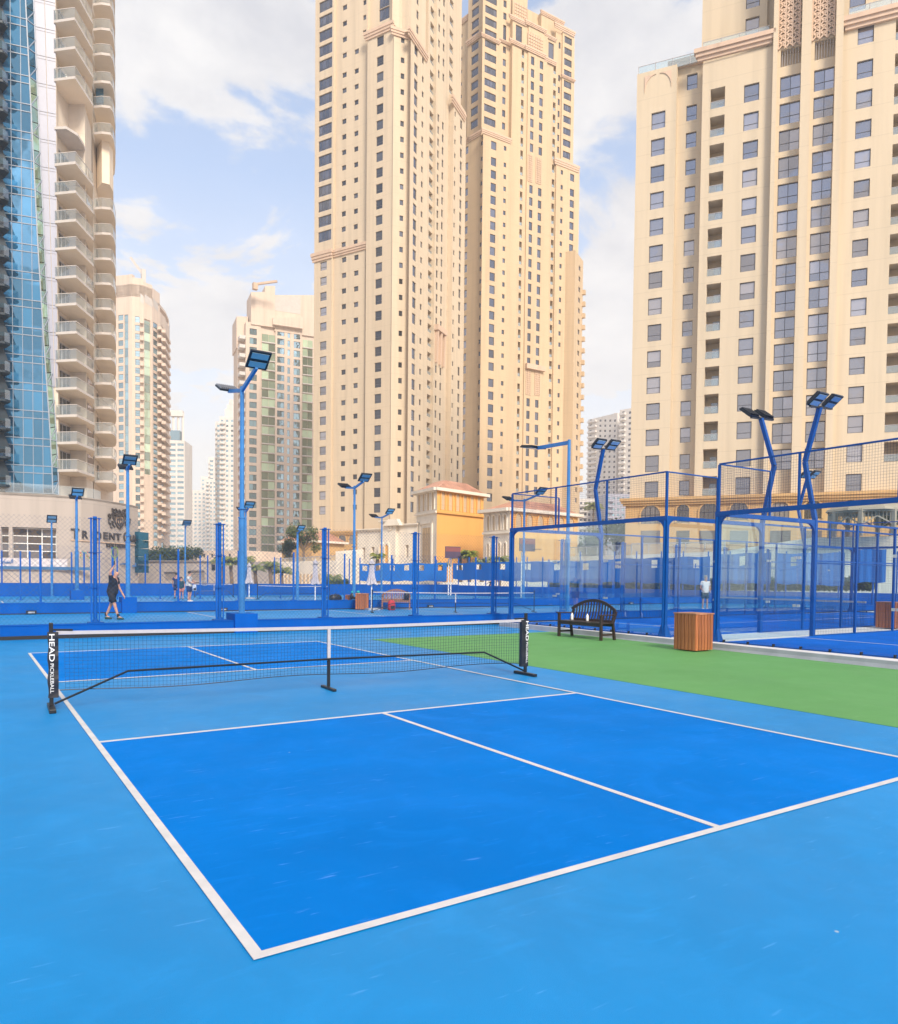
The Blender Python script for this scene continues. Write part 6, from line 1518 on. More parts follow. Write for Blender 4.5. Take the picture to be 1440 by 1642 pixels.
stroke_sign([[(0, 1), (.4, 1), (.5, .6), (.6, 1), (1, 1)], [(.2, .6), (.25, 1)], [(.75, .5), (.75, 1)]], -2, 906.5, 23, 2.0, 'small second line of blue lettering under the Arabic word')
stroke_sign(ar[:2], 207.5, 903, 8.5, 6, 'small blue Arabic lettering right of the sign wall', None, pface(len(PW)-2))
stroke_sign([[(0, 0), (0, 1), (.12, 1)], [(.2, 0), (.2, 1)], [(.3, 1), (.3, 0), (.42, 1), (.42, 0)], [(.5, 0), (.62, 0), (.5, 1), (.62, 1)], [(.7, 0), (.82, 0), (.82, 1), (.7, 1), (.7, 0)], [(.9, 0), (1, 1)]], 192, 903.3, 10, 1.8, 'tiny blue line of lettering beside the tall pole on the podium', None, pface(6))
# blue under-balcony, banners of colour dots
F_ = pface(4); t = thing('wall_poster', 'small colourful dotted poster on the podium wall beside the fence post', 'poster', F_.P(0, 4, .1))
rs = random.Random(5); cols = [mat('dot_red', (.5, .1, .08)), mat('dot_green', (.1, .35, .15)), mat('dot_teal', (.1, .35, .4)), mat('dot_yellow', (.55, .45, .1))]
for k in range(26):
    x, y = 129+rs.random()*18, 884+rs.random()*11; F_, u, z = podium_at(x, y); m = MB(); s_ = .09
    m.add([F_.P(u+s_*math.cos(a*1.047), z+s_*math.sin(a*1.047), .06) for a in range(6)], [tuple(range(6))]); m.build('dot', cols[k % 4], t)

# ================================================================== DISTANT TOWERS ON THE LEFT
M['peach'] = wallmat('render_peach', (.72, .58, .48)); M['pale'] = wallmat('render_pale', (.72, .67, .63)); M['skyp'] = glass_mirror('pane_sky', (.12, .2, .24), .38, (.7, .9, 1.0), .05, .3, .6)
M['greenp'] = glass_mirror('pane_green', (.22, .28, .20), .26, (.92, 1, .88), .12, .25, .9)
# curved tower behind the left tower
b = Bld('residential_tower', 'round cornered peach tower with green glass strips behind the left tower', loc=(*DP(225, 292), 0), wall=M['peach'])
pl = [W(176, 291), W(213, 288), W(231, 289.5), W(245, 293), (W(257, 299)), W(266, 307), W(271, 316), W(272.5, 326)]
FF = [Face(a, c_) for a, c_ in zip(pl, pl[1:])]
def lenF(F_): return (F_.B-F_.A).length
def D1(v): return 400+v/q2
def c3(x0, x1, h, ya, yb_, n, **k): d = dict(kind='win', style='half', pane=M['skyp'], deep=.6, x=(x0, x1), rows=[(ya, yb_, n)], h=h, yref=650); d.update(k); return d
tt = [float(F_.uz(x, y)[1]) for F_, x, y in ((FF[0], 200, 441), (FF[1], 222, 446), (FF[2], 238, 455), (FF[3], 250, 466), (FF[4], 261, 505), (FF[5], 268, 518), (FF[6], 272, 524))]
n_ = 28; y1_, y2_ = D1(410), D1(410)+13.5*27
b.bay(FF[0], 0, 0, tt[0], 0, [c3(190, 198, 9, y1_, y2_, n_), c3(199.6, 206, 360, D1(408), D1(408), 1, kind='none', deep=.5)], us=(0, lenF(FF[0])), z0=0.0, yref=600)
b.bay(FF[1], 0, 0, tt[1], 0, [c3(217, 224.5, 9.5, D1(420), D1(420)+13.6*27, n_)], us=(0, lenF(FF[1])), z0=0.0, yref=600)
b.bay(FF[2], 0, 0, tt[2], 0, [c3(231.5, 241.5, 350, D1(440), D1(440), 1, kind='none', deep=.4)], us=(0, lenF(FF[2])), z0=0.0, yref=600)
b.bay(FF[3], 0, 0, tt[3], 0, [c3(246, 253, 9, D1(463), D1(463)+13.4*26, 27)], us=(0, lenF(FF[3])), z0=0.0, yref=600)
b.bay(FF[4], 0, 0, tt[4], 0, [c3(258.5, 262.5, 9, D1(485), D1(485)+13.3*26, 27)], us=(0, lenF(FF[4])), z0=0.0, yref=600)
b.bay(FF[5], 0, 0, tt[5], 0, [], us=(0, lenF(FF[5])), z0=0.0); b.bay(FF[6], 0, 0, tt[6], 0, [], us=(0, lenF(FF[6])), z0=0.0)
m = MB(); 
for F_, xa, xb, ya, yb_ in ((FF[0], 199.7, 205.9, D1(409), 860), (FF[2], 231.6, 241.4, D1(441), 860)):
    u0, u1 = F_.uz(xa, 600)[0], F_.uz(xb, 600)[0]; z1, z0_ = F_.uz(xa, ya)[1], F_.uz(xa, yb_)[1]
    zf = z0_
    while zf < z1-1: 
        m = MB(); m.quad(F_.P(u0, zf+.05, -.3), F_.P(u1, zf+.05, -.3), F_.P(u1, min(z1, zf+3.2), -.3), F_.P(u0, min(z1, zf+3.2), -.3)); m.build('glass_panel', M['greenp'] if xa > 210 else M['skyp'], b.t); zf += 3.3
for F_, xa, xb, y0_, pit, n_ in ((FF[1], 224.7, 230.5, D1(467), 13.6, 27), (FF[4], 252.5, 258, D1(500), 13.4, 26), (FF[5], 259, 268, D1(520), 13.3, 25), (FF[3], 253.5, 256, D1(505), 13.4, 26)):
    for k in range(n_):
        u0, u1 = F_.uz(xa, 600)[0], F_.uz(xb, 600)[0]; z = F_.uz(xa, y0_+pit*k)[1]; m = MB(); m.hexa([F_.P(u0, z, 0), F_.P(u1, z, 0), F_.P(u1, z, 1.5), F_.P(u0, z, 1.5), F_.P(u0, z+1.1, 0), F_.P(u1, z+1.1, 0), F_.P(u1, z+1.1, 1.5), F_.P(u0, z+1.1, 1.5)]); m.build('balcony', M['peach'], b.t)
m = MB(); m.prism(pl+[W(265, 345), W(180, 330)], tt[6]-1, tt[6]); m.prism(pl[:4]+[W(256.5, 300), W(250, 320), W(180, 315)], tt[6]-.2, tt[3]-.5); m.build('roof', M['peach'], b.t)
F_ = FF[2]; m = MB(); za, zc_ = F_.uz(238, 487)[1], F_.uz(238, 474)[1]
for F_, (xa, xb) in ((FF[1], (225, 230.5)), (FF[2], (231.5, 244.5)), (FF[3], (245.5, 253))):
    u0, u1 = F_.uz(xa, 480)[0], F_.uz(xb, 480)[0]; m.quad(F_.P(u0, za, .06), F_.P(u1, za-1, .06), F_.P(u1, zc_-1, .06), F_.P(u0, zc_, .06))
m.build('louvre', M['slabedge'], b.t)
m = MB(); x_, y_ = W(231, 295); z = zat(231, 447, 295); m.bar((x_, y_, z), (*W(211, 295), zat(211, 420, 295)), .9); m.bar((x_, y_, z-4), (x_, y_, z+2), 1.6); m.build('roof_crane', M['slabedge'], b.t)
b.finish()
# peach tower with green glass, right of the nearest tall pole
q3 = 3.4222
def K(v): return 380+v/q3
def KX(v): return 340+v/q3
b = Bld('residential_tower', 'peach tower with a green glass strip between the tall pole and the cream tower', loc=(*DP(440, 270), 0), wall=M['peach'])
F_ = Face(DP(381, 265.5), DP(505, 277)); P0 = 14.55
def c4(v0, v1, h, y0_, n, **k): d = dict(kind='win', style='two', pane=M['skyp'], deep=.6, x=(KX(v0), KX(v1)), rows=[(y0_, y0_+P0*(1-(KX(v0)-405)*.00033)*(n-1), n)], h=h, yref=650); d.update(k); return d
b.bay(F_, 394, 418, round(K(470)), .5, [c4(205, 245, 10, K(503), 28)], z0=0.0, yref=600, ret=6)
b.bay(F_, 418, 441.5, round(K(480)), 0, [], z0=0.0, yref=600)
b.bay(F_, 441.5, 484, round(K(505)), .5, [c4(357, 396, 10, K(508), 28), c4(413, 427, 10, K(519), 27, style='plain'), c4(447, 482, 10.5, K(525), 27)], z0=0.0, yref=600, ret=6)
b.bay(F_, 484, 506, round(K(530)), 0, [], z0=0.0, yref=600)
for xa, xb, ya in ((419.5, 441, K(492)), (484.8, 501, K(540))):
    u0, u1 = F_.uz(xa, 600)[0], F_.uz(xb, 600)[0]; z1 = F_.uz(xa, ya)[1]; z = 3.0
    while z < z1-3:
        for a_, c_ in ((0, .5), (.5, 1)):
            m = MB(); m.quad(F_.P(u0+(u1-u0)*a_+.05, z+.05, .12), F_.P(u0+(u1-u0)*c_-.05, z+.05, .12), F_.P(u0+(u1-u0)*c_-.05, z+2.75, .12), F_.P(u0+(u1-u0)*a_+.05, z+2.75, .12)); m.build('glass_panel', M['greenp'], b.t)
        m = MB(); m.hexa([F_.P(u0, z-.35, .02), F_.P(u1, z-.35, .02), F_.P(u1, z-.35, .5), F_.P(u0, z-.35, .5), F_.P(u0, z+.03, .02), F_.P(u1, z+.03, .02), F_.P(u1, z+.03, .5), F_.P(u0, z+.03, .5)]); m.build('floor_band', M['slabedge'], b.t); z += 3.3
for k in range(24):
    z = F_.uz(388, K(560)+P0*k)[1]; u0, u1 = F_.uz(383.5, 600)[0], F_.uz(393, 600)[0]; m = MB(); m.hexa([F_.P(u0, z, -3), F_.P(u1, z, -3), F_.P(u1, z, .8), F_.P(u0, z, .8), F_.P(u0, z+1.2, -3), F_.P(u1, z+1.2, -3), F_.P(u1, z+1.2, .8), F_.P(u0, z+1.2, .8)]); m.build('balcony', M['pale'], b.t)
b.bay(F_, 381, 394, round(K(545)), -3.0, [], z0=0.0, yref=600, ret=10)
U = lambda x, y=500: F_.uz(x, y)[0]; Z = lambda y, x=430: F_.uz(x, y)[1]
def blk(x0, x1, ya, yb_, o0, o1, m_=None, nm='wall'):
    m = MB(); m.hexa([F_.P(U(x0), Z(yb_), o0), F_.P(U(x1), Z(yb_), o0), F_.P(U(x1), Z(yb_), o1), F_.P(U(x0), Z(yb_), o1), F_.P(U(x0), Z(ya, x0), o0), F_.P(U(x1), Z(ya, x1), o0), F_.P(U(x1), Z(ya, x1), o1), F_.P(U(x0), Z(ya, x0), o1)]); m.build(nm, m_ or b.wall, b.t)
blk(381.5, 400, 503, 560, -14, -3.2); blk(400, 504, K(475), 560, -14, -.2); blk(402, 424, 469.5, 525, -9, .9); blk(424, 440, 460, 525, -9, 1.1); blk(440, 504, 474, 530, -9, .6); blk(436, 481, 476, 497, .61, .66, M['slabedge'], 'louvre'); blk(436, 484, 512, 522, .7, 2.2)
m = MB(); m.bar((*W(406, 262), zat(406, 462, 262)), (*W(443, 262), zat(443, 457, 262)), .7); m.bar((*W(408, 262), zat(408, 470, 262)), (*W(408, 262), zat(408, 460, 262)), 1.6); m.build('roof_crane', M['trim'], b.t)
mass(b, [F_.P(U(395), 0, -.7)[:2], F_.P(U(504), 0, -.7)[:2], F_.P(U(504), 0, -24)[:2], F_.P(U(395)+3, 0, -24)[:2]], 0, Z(540))
b.finish()
def far_block(px0, px1, dep, ytop, label, m_=None, cols=4, pit=8.5, slant=0.0, ww=.55, dep2=None, name='residential_tower', win=None, extra=None, ybase=905, hh=.45, balc=True):
    b = Bld(name, label, loc=(*DP((px0+px1)/2, dep), 0), wall=m_ or M['pale']); F_ = Face(DP(px0, dep), DP(px1, dep2 or dep+.10*(px1-px0)*dep/FPX)); fh = pit*dep/FPX
    W_ = (px1-px0)/cols; n = max(1, int((ybase-ytop-6)/pit)); cs = []
    for k in range(cols):
        x0 = px0+W_*(k+.5-ww/2); cs.append(dict(kind='win', style='plain', pane=win or M['skyp'], frame=M['wframel'], deep=.6, x=(x0, x0+W_*ww), rows=[(ytop+5+slant*k, ytop+5+slant*k+pit*(n-1), n)], h=pit*hh, yref=(ytop+ybase)/2))
    b.bay(F_, px0, px1, ytop, 0, cs, z0=0.0, yref=(ytop+ybase)/2, ret=18)
    if balc:
        for k in range(0, n):
            z = F_.uz(px0, ytop+5+pit*(k+.85))[1]; u0, u1 = F_.uz(px0+1, 800)[0], F_.uz(px0+(px1-px0)*.3, 800)[0]; m = MB(); m.hexa([F_.P(u0, z, 0), F_.P(u1, z, 0), F_.P(u1, z, 1.6), F_.P(u0, z, 1.6), F_.P(u0, z+1.2, 0), F_.P(u1, z+1.2, 0), F_.P(u1, z+1.2, 1.6), F_.P(u0, z+1.2, 1.6)]); m.build('balcony', b.wall, b.t)
    if extra: extra(b, F_)
    b.finish(); return b
def frame_top(b, F_):
    m = MB()
    for x in (277, 285, 292.5): m.bar(F_.P(F_.uz(x, 680)[0], F_.uz(x, 710)[1], -1), F_.P(F_.uz(x, 680)[0], F_.uz(x, 662)[1], -1), 1.1)
    m.bar(F_.P(F_.uz(272, 662)[0], F_.uz(280, 663)[1], -1), F_.P(F_.uz(293.5, 662)[0], F_.uz(292, 663)[1], -1), 3.2); m.build('roof_frame', b.wall, b.t)
    m = MB(); m.hexa([F_.P(F_.uz(273, 700)[0], F_.uz(280, 706)[1], 0), F_.P(F_.uz(288, 700)[0], F_.uz(280, 706)[1], 0), F_.P(F_.uz(288, 700)[0], F_.uz(280, 706)[1], -6), F_.P(F_.uz(273, 700)[0], F_.uz(280, 706)[1], -6), F_.P(F_.uz(273, 700)[0], F_.uz(280, 690)[1], 0), F_.P(F_.uz(288, 700)[0], F_.uz(280, 690)[1], 0), F_.P(F_.uz(288, 700)[0], F_.uz(280, 690)[1], -6), F_.P(F_.uz(273, 700)[0], F_.uz(280, 690)[1], -6)]); m.build('glass_box', M['skyp'], b.t)
far_block(270, 296, 420, 706, 'slim pale tower with an open roof frame beside the curved peach tower', cols=2, pit=8.6, ww=.8, extra=frame_top, balc=False)
def crown(b, F_):
    m = MB(); u0, u1 = F_.uz(360, 650)[0], F_.uz(382, 650)[0]; z0_ = F_.uz(370, 672)[1]
    for k, (f_, zz) in enumerate(((0, 655), (.15, 648), (.3, 640))):
        w_ = (u1-u0); m.hexa([F_.P(u0+w_*f_, z0_, -1), F_.P(u1-w_*f_*.4, z0_, -1), F_.P(u1-w_*f_*.4, z0_, -9), F_.P(u0+w_*f_, z0_, -9), F_.P(u0+w_*f_, F_.uz(370, zz)[1], -1), F_.P(u1-w_*f_*.4, F_.uz(370, zz)[1], -1), F_.P(u1-w_*f_*.4, F_.uz(370, zz)[1], -9), F_.P(u0+w_*f_, F_.uz(370, zz)[1], -9)]); z0_ = F_.uz(370, zz)[1]-.1
    m.build('crown', b.wall, b.t)
far_block(352, 384, 440, 668, 'hazy white tower with a stepped crown directly behind the nearest tall pole', cols=4, pit=8.0, ww=.5, extra=crown)
far_block(345, 356, 465, 676, 'narrow hazy side tower with tiny balconies left of the crowned tower', cols=1, pit=8.0, ww=.5)
far_block(330, 352, 540, 768, 'hazy cream block with even windows below the white tower', cols=4, pit=6.6, balc=True)
far_block(334, 344, 560, 733, 'very slim hazy tower rising behind the cream block', cols=1, pit=7.0)
far_block(297, 330, 600, 786, 'low wide hazy block closing the gap between the left towers', cols=5, pit=6.2)
far_block(322, 336, 640, 764, 'small grey hazy block peeping above the low wide block', cols=2, pit=6.5, balc=False)
b = far_block(941.5, 988, 460, 668, 'pale distant tower in the gap left of the right tower', cols=6, pit=8.2, ww=.42, dep2=440, ybase=900, win=M['pane1'])
b = far_block(992, 1024, 430, 655, 'second pale distant tower partly hidden by the right tower', cols=3, pit=8.6, ww=.4, dep2=420, ybase=900, win=M['pane1'])
far_block(984, 994, 470, 662, 'grey glazed stair slab between the two pale distant towers', m_=M['slabedge'], cols=1, pit=9, ww=.6, balc=False, ybase=900)
far_block(928, 975, 380, 800, 'low pale block with windows below the distant towers', cols=7, pit=9, ybase=880, win=M['pane1'])
far_block(972, 1010, 360, 792, 'low white block with flat roofs left of the right tower', m_=M['whitepanel'], cols=5, pit=9, ybase=880)

# apartment block behind the photographer, outside the frame: seen mirrored in the lowest windows
b = Bld('apartment_tower', 'warm apartment block standing behind the courts out of the picture', loc=(-30, -50, 0), wall=M['ochre'])
cb = Vector((-45.0, -80.0)); dv = Vector((math.sin(SUN_AZ), math.cos(SUN_AZ))); pv = Vector((dv.y, -dv.x))
q_ = [cb+pv*62, cb-pv*62, cb-pv*62+dv*18, cb+pv*62+dv*18]
mass(b, q_, 0, 30.0)
FB = Face(q_[0], q_[1])
for zr_ in range(7):
    m = MB()
    for k in range(26):
        u = 2+k*4.7; m.hexa([FB.P(u, 2.5+zr_*3.5, .02), FB.P(u+2.2, 2.5+zr_*3.5, .02), FB.P(u+2.2, 2.5+zr_*3.5, .1), FB.P(u, 2.5+zr_*3.5, .1), FB.P(u, 4.4+zr_*3.5, .02), FB.P(u+2.2, 4.4+zr_*3.5, .02), FB.P(u+2.2, 4.4+zr_*3.5, .1), FB.P(u, 4.4+zr_*3.5, .1)])
    m.build('window_row', M['pane1'], b.t, kind='stuff')
# ================================================================== LOW BUILDINGS BEHIND THE COURTS
M['stucco'] = wallmat('stucco_white_sunlit', (.80, .71, .60)); M['orange'] = wallmat('stucco_orange_warm_lit', (.78, .42, .13)); M['tile'] = mat('roof_tile', (.50, .27, .19), .8, .2, 1.2, streak=False, bump=.6, bscale=9)  # houses share one paint; sunlit white and warm-lit orange are put into its colour
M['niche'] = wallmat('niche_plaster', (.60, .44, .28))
def shrink(b, pts, z):
    c_ = sum((Vector(p) for p in pts), Vector((0, 0)))/4; mass(b, [tuple(Vector(p)*.95+c_*.05) for p in pts], 0, z)
def hip_roof(b, corners, z0_, z1_, inset, over=.6):
    c_ = sum((Vector(p) for p in corners), Vector((0, 0)))/4
    o = [Vector(p)+(Vector(p)-c_).normalized()*over for p in corners]; i_ = [Vector(p)+(c_-Vector(p))*inset for p in corners]
    m = MB(); m.add([(p.x, p.y, z0_) for p in o]+[(p.x, p.y, z1_) for p in i_], [(0, 1, 5, 4), (1, 2, 6, 5), (2, 3, 7, 6), (3, 0, 4, 7), (4, 5, 6, 7), (3, 2, 1, 0)])
    rf = m.build('roof', M['tile'], b.t)
    m = MB()
    for a, e_ in ((o[k], o[(k+1) % 4]) for k in range(4)): m.bar((a.x, a.y, z0_-.05), (e_.x, e_.y, z0_-.05), .5, .35)
    m.build('eave', M['stucco'], rf)
    m = MB()  # tile rolls
    for k in range(4):
        a, e_, ia, ie = o[k], o[(k+1) % 4], i_[k], i_[(k+1) % 4]; n = int((e_-a).length/.45)
        for q in range(1, n):
            f_ = q/n; p = a+(e_-a)*f_; t_ = ia+(ie-ia)*f_; m.bar((p.x, p.y, z0_+.03), (t_.x, t_.y, z1_+.03), .16, .08)
    m.build('tile_rolls', M['tile'], rf, kind='stuff')
# tall orange house: corner at x=700
k0 = DP(699.5, 86)
FL = Face(DP(667, 91.0), k0); 
ang = (k0-FL.A).normalized(); perp = Vector((ang.y, -ang.x)); perp = perp if perp.dot(DP(775, 92)-k0) > 0 else -perp
FR = Face(k0, DP(774, 92.5))
b = Bld('tower_house', 'tall house with terracotta hip roof, left face coloured sunlit white and right face warm-lit orange', loc=(*k0, 0), wall=M['orange'])
zE = FL.uz(690, 786)[1]; zM = FL.uz(690, 824)[1]
b.bay(FL, 0, 0, zE, 0, [], us=(0, (FL.B-FL.A).length), wall=M['stucco'], z0=0.0, noret=True); b.bay(FR, 0, 0, zE, 0, [], us=(0, (FR.B-FR.A).length), wall=M['orange'], z0=0.0, noret=True)  # left face in the sunlit colour, right face in the warm-lit one
Lw, Rw = (FL.B-FL.A).length, (FR.B-FR.A).length
c4_ = FL.A+(FR.B-FR.A); shrink(b, [FL.A, k0, FR.B, c4_], zE-.1)
hip_roof(b, [FL.A, k0, FR.B, c4_], zE, zE+1.3, .5)
for F_, w_, n, m_ in ((FL, Lw, 4, M['stucco']), (FR, Rw, 6, M['orange'])):
    for k in range(n): arch_opening(b, F_, w_*(k+.75)/(n+.5), zM+.45, w_/(n+.5)*.50, 2.1, .0, M['niche'] if m_ is M['stucco'] else M['niche'], m_, 'blind_arch', .02, .12, .25, bars=False)
    m = MB()
    for zz, hh in ((zM, .22), (zE-.3, .3)): m.hexa([F_.P(-.1, zz, 0), F_.P(w_+.1, zz, 0), F_.P(w_+.1, zz, .22), F_.P(-.1, zz, .22), F_.P(-.1, zz+hh, 0), F_.P(w_+.1, zz+hh, 0), F_.P(w_+.1, zz+hh, .25), F_.P(-.1, zz+hh, .25)])
    m.build('string_course', m_, b.t)
m = MB(); u0, u1 = FL.uz(673, 880)[0], FL.uz(694, 880)[0]; zt_, zb_ = FL.uz(680, 836)[1], FL.uz(680, 915)[1]
for ua_, ub_, za_, zc_ in ((u0, u0+.35, zb_, zt_), (u1-.35, u1, zb_, zt_), (u0, u1, zt_-.35, zt_)): m.hexa([FL.P(ua_, za_, 0), FL.P(ub_, za_, 0), FL.P(ub_, za_, .18), FL.P(ua_, za_, .18), FL.P(ua_, zc_, 0), FL.P(ub_, zc_, 0), FL.P(ub_, zc_, .18), FL.P(ua_, zc_, .18)])
m.build('door_surround', M['stucco'], b.t)
m = MB(); ua_, ub_ = FL.uz(679, 880)[0], FL.uz(690.5, 880)[0]; zt_ = FL.uz(680, 847)[1]; m.hexa([FL.P(ua_, zb_, 0), FL.P(ub_, zb_, 0), FL.P(ub_, zb_, .07), FL.P(ua_, zb_, .07), FL.P(ua_, zt_, 0), FL.P(ub_, zt_, 0), FL.P(ub_, zt_, .07), FL.P(ua_, zt_, .07)])
for q in range(1, 8): z = zb_+(zt_-zb_)*q/8; m.bar(FL.P(ua_, z, .1), FL.P(ub_, z, .1), .08)
for q in range(4): u = ua_+(ub_-ua_)*q/3; m.bar(FL.P(u, zb_, .1), FL.P(u, zt_, .1), .08)
m.build('lattice_door', M['niche'], b.t)
# second lower house
k1 = DP(817, 80); FL2 = Face(DP(775, 83.5), k1); FR2 = Face(k1, DP(925, 87))
b = Bld('arched_house', 'lower house with arched windows right of the tall orange house', loc=(*k1, 0), wall=M['ochre'])
zE = FL2.uz(800, 818)[1]; Lw, Rw = (FL2.B-FL2.A).length, (FR2.B-FR2.A).length; zM = FL2.uz(800, 856)[1]
b.bay(FL2, 0, 0, zE, 0, [], us=(0, Lw), wall=M['stucco'], z0=0.0, noret=True); b.bay(FR2, 0, 0, zE, 0, [], us=(0, Rw), wall=M['orange'], z0=0.0, noret=True)  # same sunlit and warm-lit colours of one paint on the two faces
c4_ = FL2.A+(FR2.B-FR2.A); shrink(b, [FL2.A, k1, FR2.B, c4_], zE-.1)
hip_roof(b, [FL2.A, k1, FR2.B, c4_], zE, zE+1.1, .5)
for k in range(4):
    uc = Lw*(k+.9)/4.7; arch_opening(b, FL2, uc, FL2.uz(800, 850)[1], Lw/4.7*.42, FL2.uz(800, 826)[1]-FL2.uz(800, 850)[1], 0, M['niche'], M['stucco'], 'arched_window', .02, .12, .4, bars=False)
    arch_opening(b, FL2, uc, FL2.uz(800, 893)[1], Lw/4.7*.36, FL2.uz(800, 871)[1]-FL2.uz(800, 893)[1], 0, M['niche'], M['stucco'], 'arched_window', .02, .12, .4, bars=False)
for k in range(6): uc = Rw*(k+.7)/6.4; arch_opening(b, FR2, uc, FR2.uz(850, 850)[1], .9, 1.7, 0, M['niche'], M['orange'], 'arched_window', .02, .12, .4, bars=False)
m = MB(); m.hexa([FL2.P(-.1, zM, 0), FL2.P(Lw+.1, zM, 0), FL2.P(Lw+.1, zM, .2), FL2.P(-.1, zM, .2), FL2.P(-.1, zM+.25, 0), FL2.P(Lw+.1, zM+.25, 0), FL2.P(Lw+.1, zM+.25, .2), FL2.P(-.1, zM+.25, .2)]); m.build('string_course', M['stucco'], b.t)
# long arcade building
FA = Face(DP(573, 96), DP(668, 90)); b = Bld('arcade_building', 'low white building with three pointed arches left of the tall house', loc=(*FA.A, 0), wall=M['stucco'])
b.bay(FA, 573, 613, 852, 0, [dict(kind='win', style='half', pane=M['pane1'], frame=M['stucco'], x=(580.5, 585.5), rows=[(878, 878, 1)], h=19, yref=890, deep=.4), dict(kind='win', style='half', pane=M['pane1'], frame=M['stucco'], x=(595.5, 600.5), rows=[(877, 877, 1)], h=17, yref=890, deep=.4)], z0=0.0, yref=880)
b.bay(FA, 613, 634, 837, .5, [], z0=0.0, yref=880); b.bay(FA, 634, 668.5, 843, 0, [dict(kind='win', style='half', pane=M['niche'], frame=M['stucco'], x=(650, 655), rows=[(874, 874, 1)], h=20, yref=890, deep=.4)], z0=0.0, yref=880)
for x0, x1, ya, off in ((573, 613, 850, 0), (634, 668, 842, 0), (613, 634, 836.5, .5)): b.cornice(FA, x0, x1, ya-2, ya+2.2, off, yref=ya, proj_=.35, m_=M['stucco'])
ua_ = FA.uz(616, 840, .5)[0]; ub_ = FA.uz(644, 840, .5)[0]; zb_ = FA.uz(630, 843, .5)[1]
m = MB(); m.hexa([FA.P(ua_, zb_, .3), FA.P(ub_, zb_, .3), FA.P(ub_, zb_, .9), FA.P(ua_, zb_, .9), FA.P(ua_+1.0, zb_+.8, .3), FA.P(ub_-.5, zb_+.8, .3), FA.P(ub_-.5, zb_+.8, .9), FA.P(ua_+1.0, zb_+.8, .9)]); m.build('gable', M['stucco'], b.t)
for xa, xb in ((613.5, 619), (622, 627.5), (631.5, 637)):
    u0, u1 = FA.uz(xa, 890, .0)[0], FA.uz(xb, 890, .0)[0]; off = .5 if xa < 630 else 0.0; zb_ = FA.uz(xa, 912)[1]; arch_opening(b, FA, (u0+u1)/2, zb_, u1-u0, FA.uz(xa, 873)[1]-zb_, off, M['orange'], M['stucco'], 'pointed_arch', .02, .2, .6, bars=False)
u, z = FA.uz(626, 846, .5); m = MB(); pts = [FA.P(u+.3*math.cos(k*math.pi/8), z+.3*math.sin(k*math.pi/8), .58) for k in range(17)]
for a, c_ in zip(pts, pts[1:]): m.bar(a, c_, .12)
m.build('round_medallion', M['stucco'], b.t)
# terrace wall with glass balustrade and battens
def retaining(x0, d0, x1, d1, ytop, label, battens=0, glass=True, ybal=None, m_=None, cat='wall', fins=0):
    F_ = Face(DP(x0, d0), DP(x1, d1)); L_ = (F_.B-F_.A).length; t = thing('terrace_wall', label, cat, (F_.A.x, F_.A.y, 0)); za, zb = F_.uz(x0, ytop[0])[1], F_.uz(x1, ytop[1])[1]
    m = MB(); m.hexa([F_.P(0, 0, -.4), F_.P(L_, 0, -.4), F_.P(L_, 0, 0), F_.P(0, 0, 0), F_.P(0, za, -.4), F_.P(L_, zb, -.4), F_.P(L_, zb, 0), F_.P(0, za, 0)]); m.build('wall', m_ or M['stucco'], t)
    if glass:
        ya, yb_ = ybal; zc_, zd = F_.uz(x0, ya)[1], F_.uz(x1, yb_)[1]
        m = MB(); m.quad(F_.P(0, za, -.2), F_.P(L_, zb, -.2), F_.P(L_, zd, -.2), F_.P(0, zc_, -.2)); m.build('balustrade', M['bglass'], t)
        m = MB(); m.bar(F_.P(0, zc_, -.2), F_.P(L_, zd, -.2), .08); n = int(L_/1.6)
        for k in range(n+1): f_ = k/n; m.bar(F_.P(L_*f_, za+(zb-za)*f_, -.2), F_.P(L_*f_, zc_+(zd-zc_)*f_, -.2), .06)
        m.build('rail', M['wframel'], t)
    for k in range(fins):
        f_ = (k+.5)/fins; u = L_*f_; m = MB(); zt = F_.uz(x0, 920)[1]; m.hexa([F_.P(u-.12, 0, 0), F_.P(u+.12, 0, 0), F_.P(u+.12, 0, .12), F_.P(u-.12, 0, .12), F_.P(u-.12, zt, 0), F_.P(u+.12, zt, 0), F_.P(u+.12, zt, .12), F_.P(u-.12, zt, .12)]); m.build('batten', M['niche'], t)
    return F_, t
retaining(440, 92, 573, 84, (901, 898), 'cream retaining wall with glass balustrade left of the white arcade building', ybal=(896, 889), fins=22)
retaining(538, 79, 580, 78, (884, 881), 'raised pale terrace block at the foot of the centre tower', ybal=(883, 880), glass=False)
retaining(905, 84, 1010, 76, (893, 890), 'cream retaining wall behind the left padel court', ybal=(878, 874))
retaining(1010, 76, 1160, 70, (890, 884), 'cream retaining wall in front of the right tower arcade', ybal=(872, 868))
retaining(1160, 70, 1300, 66, (884, 862), 'rising cream wall behind the right padel court', glass=False, ybal=None)
retaining(1300, 66, 1520, 62, (862, 858), 'cream wall under the grey garden pavilion', glass=False, ybal=None)
retaining(573, 66.5, 800, 67.5, (935, 933), 'low cream wall strip under the hung windscreens', glass=False, m_=M['stucco'])
retaining(726, 75, 905, 72, (905, 898), 'low cream garden wall before the two houses', glass=False, m_=M['stucco'])
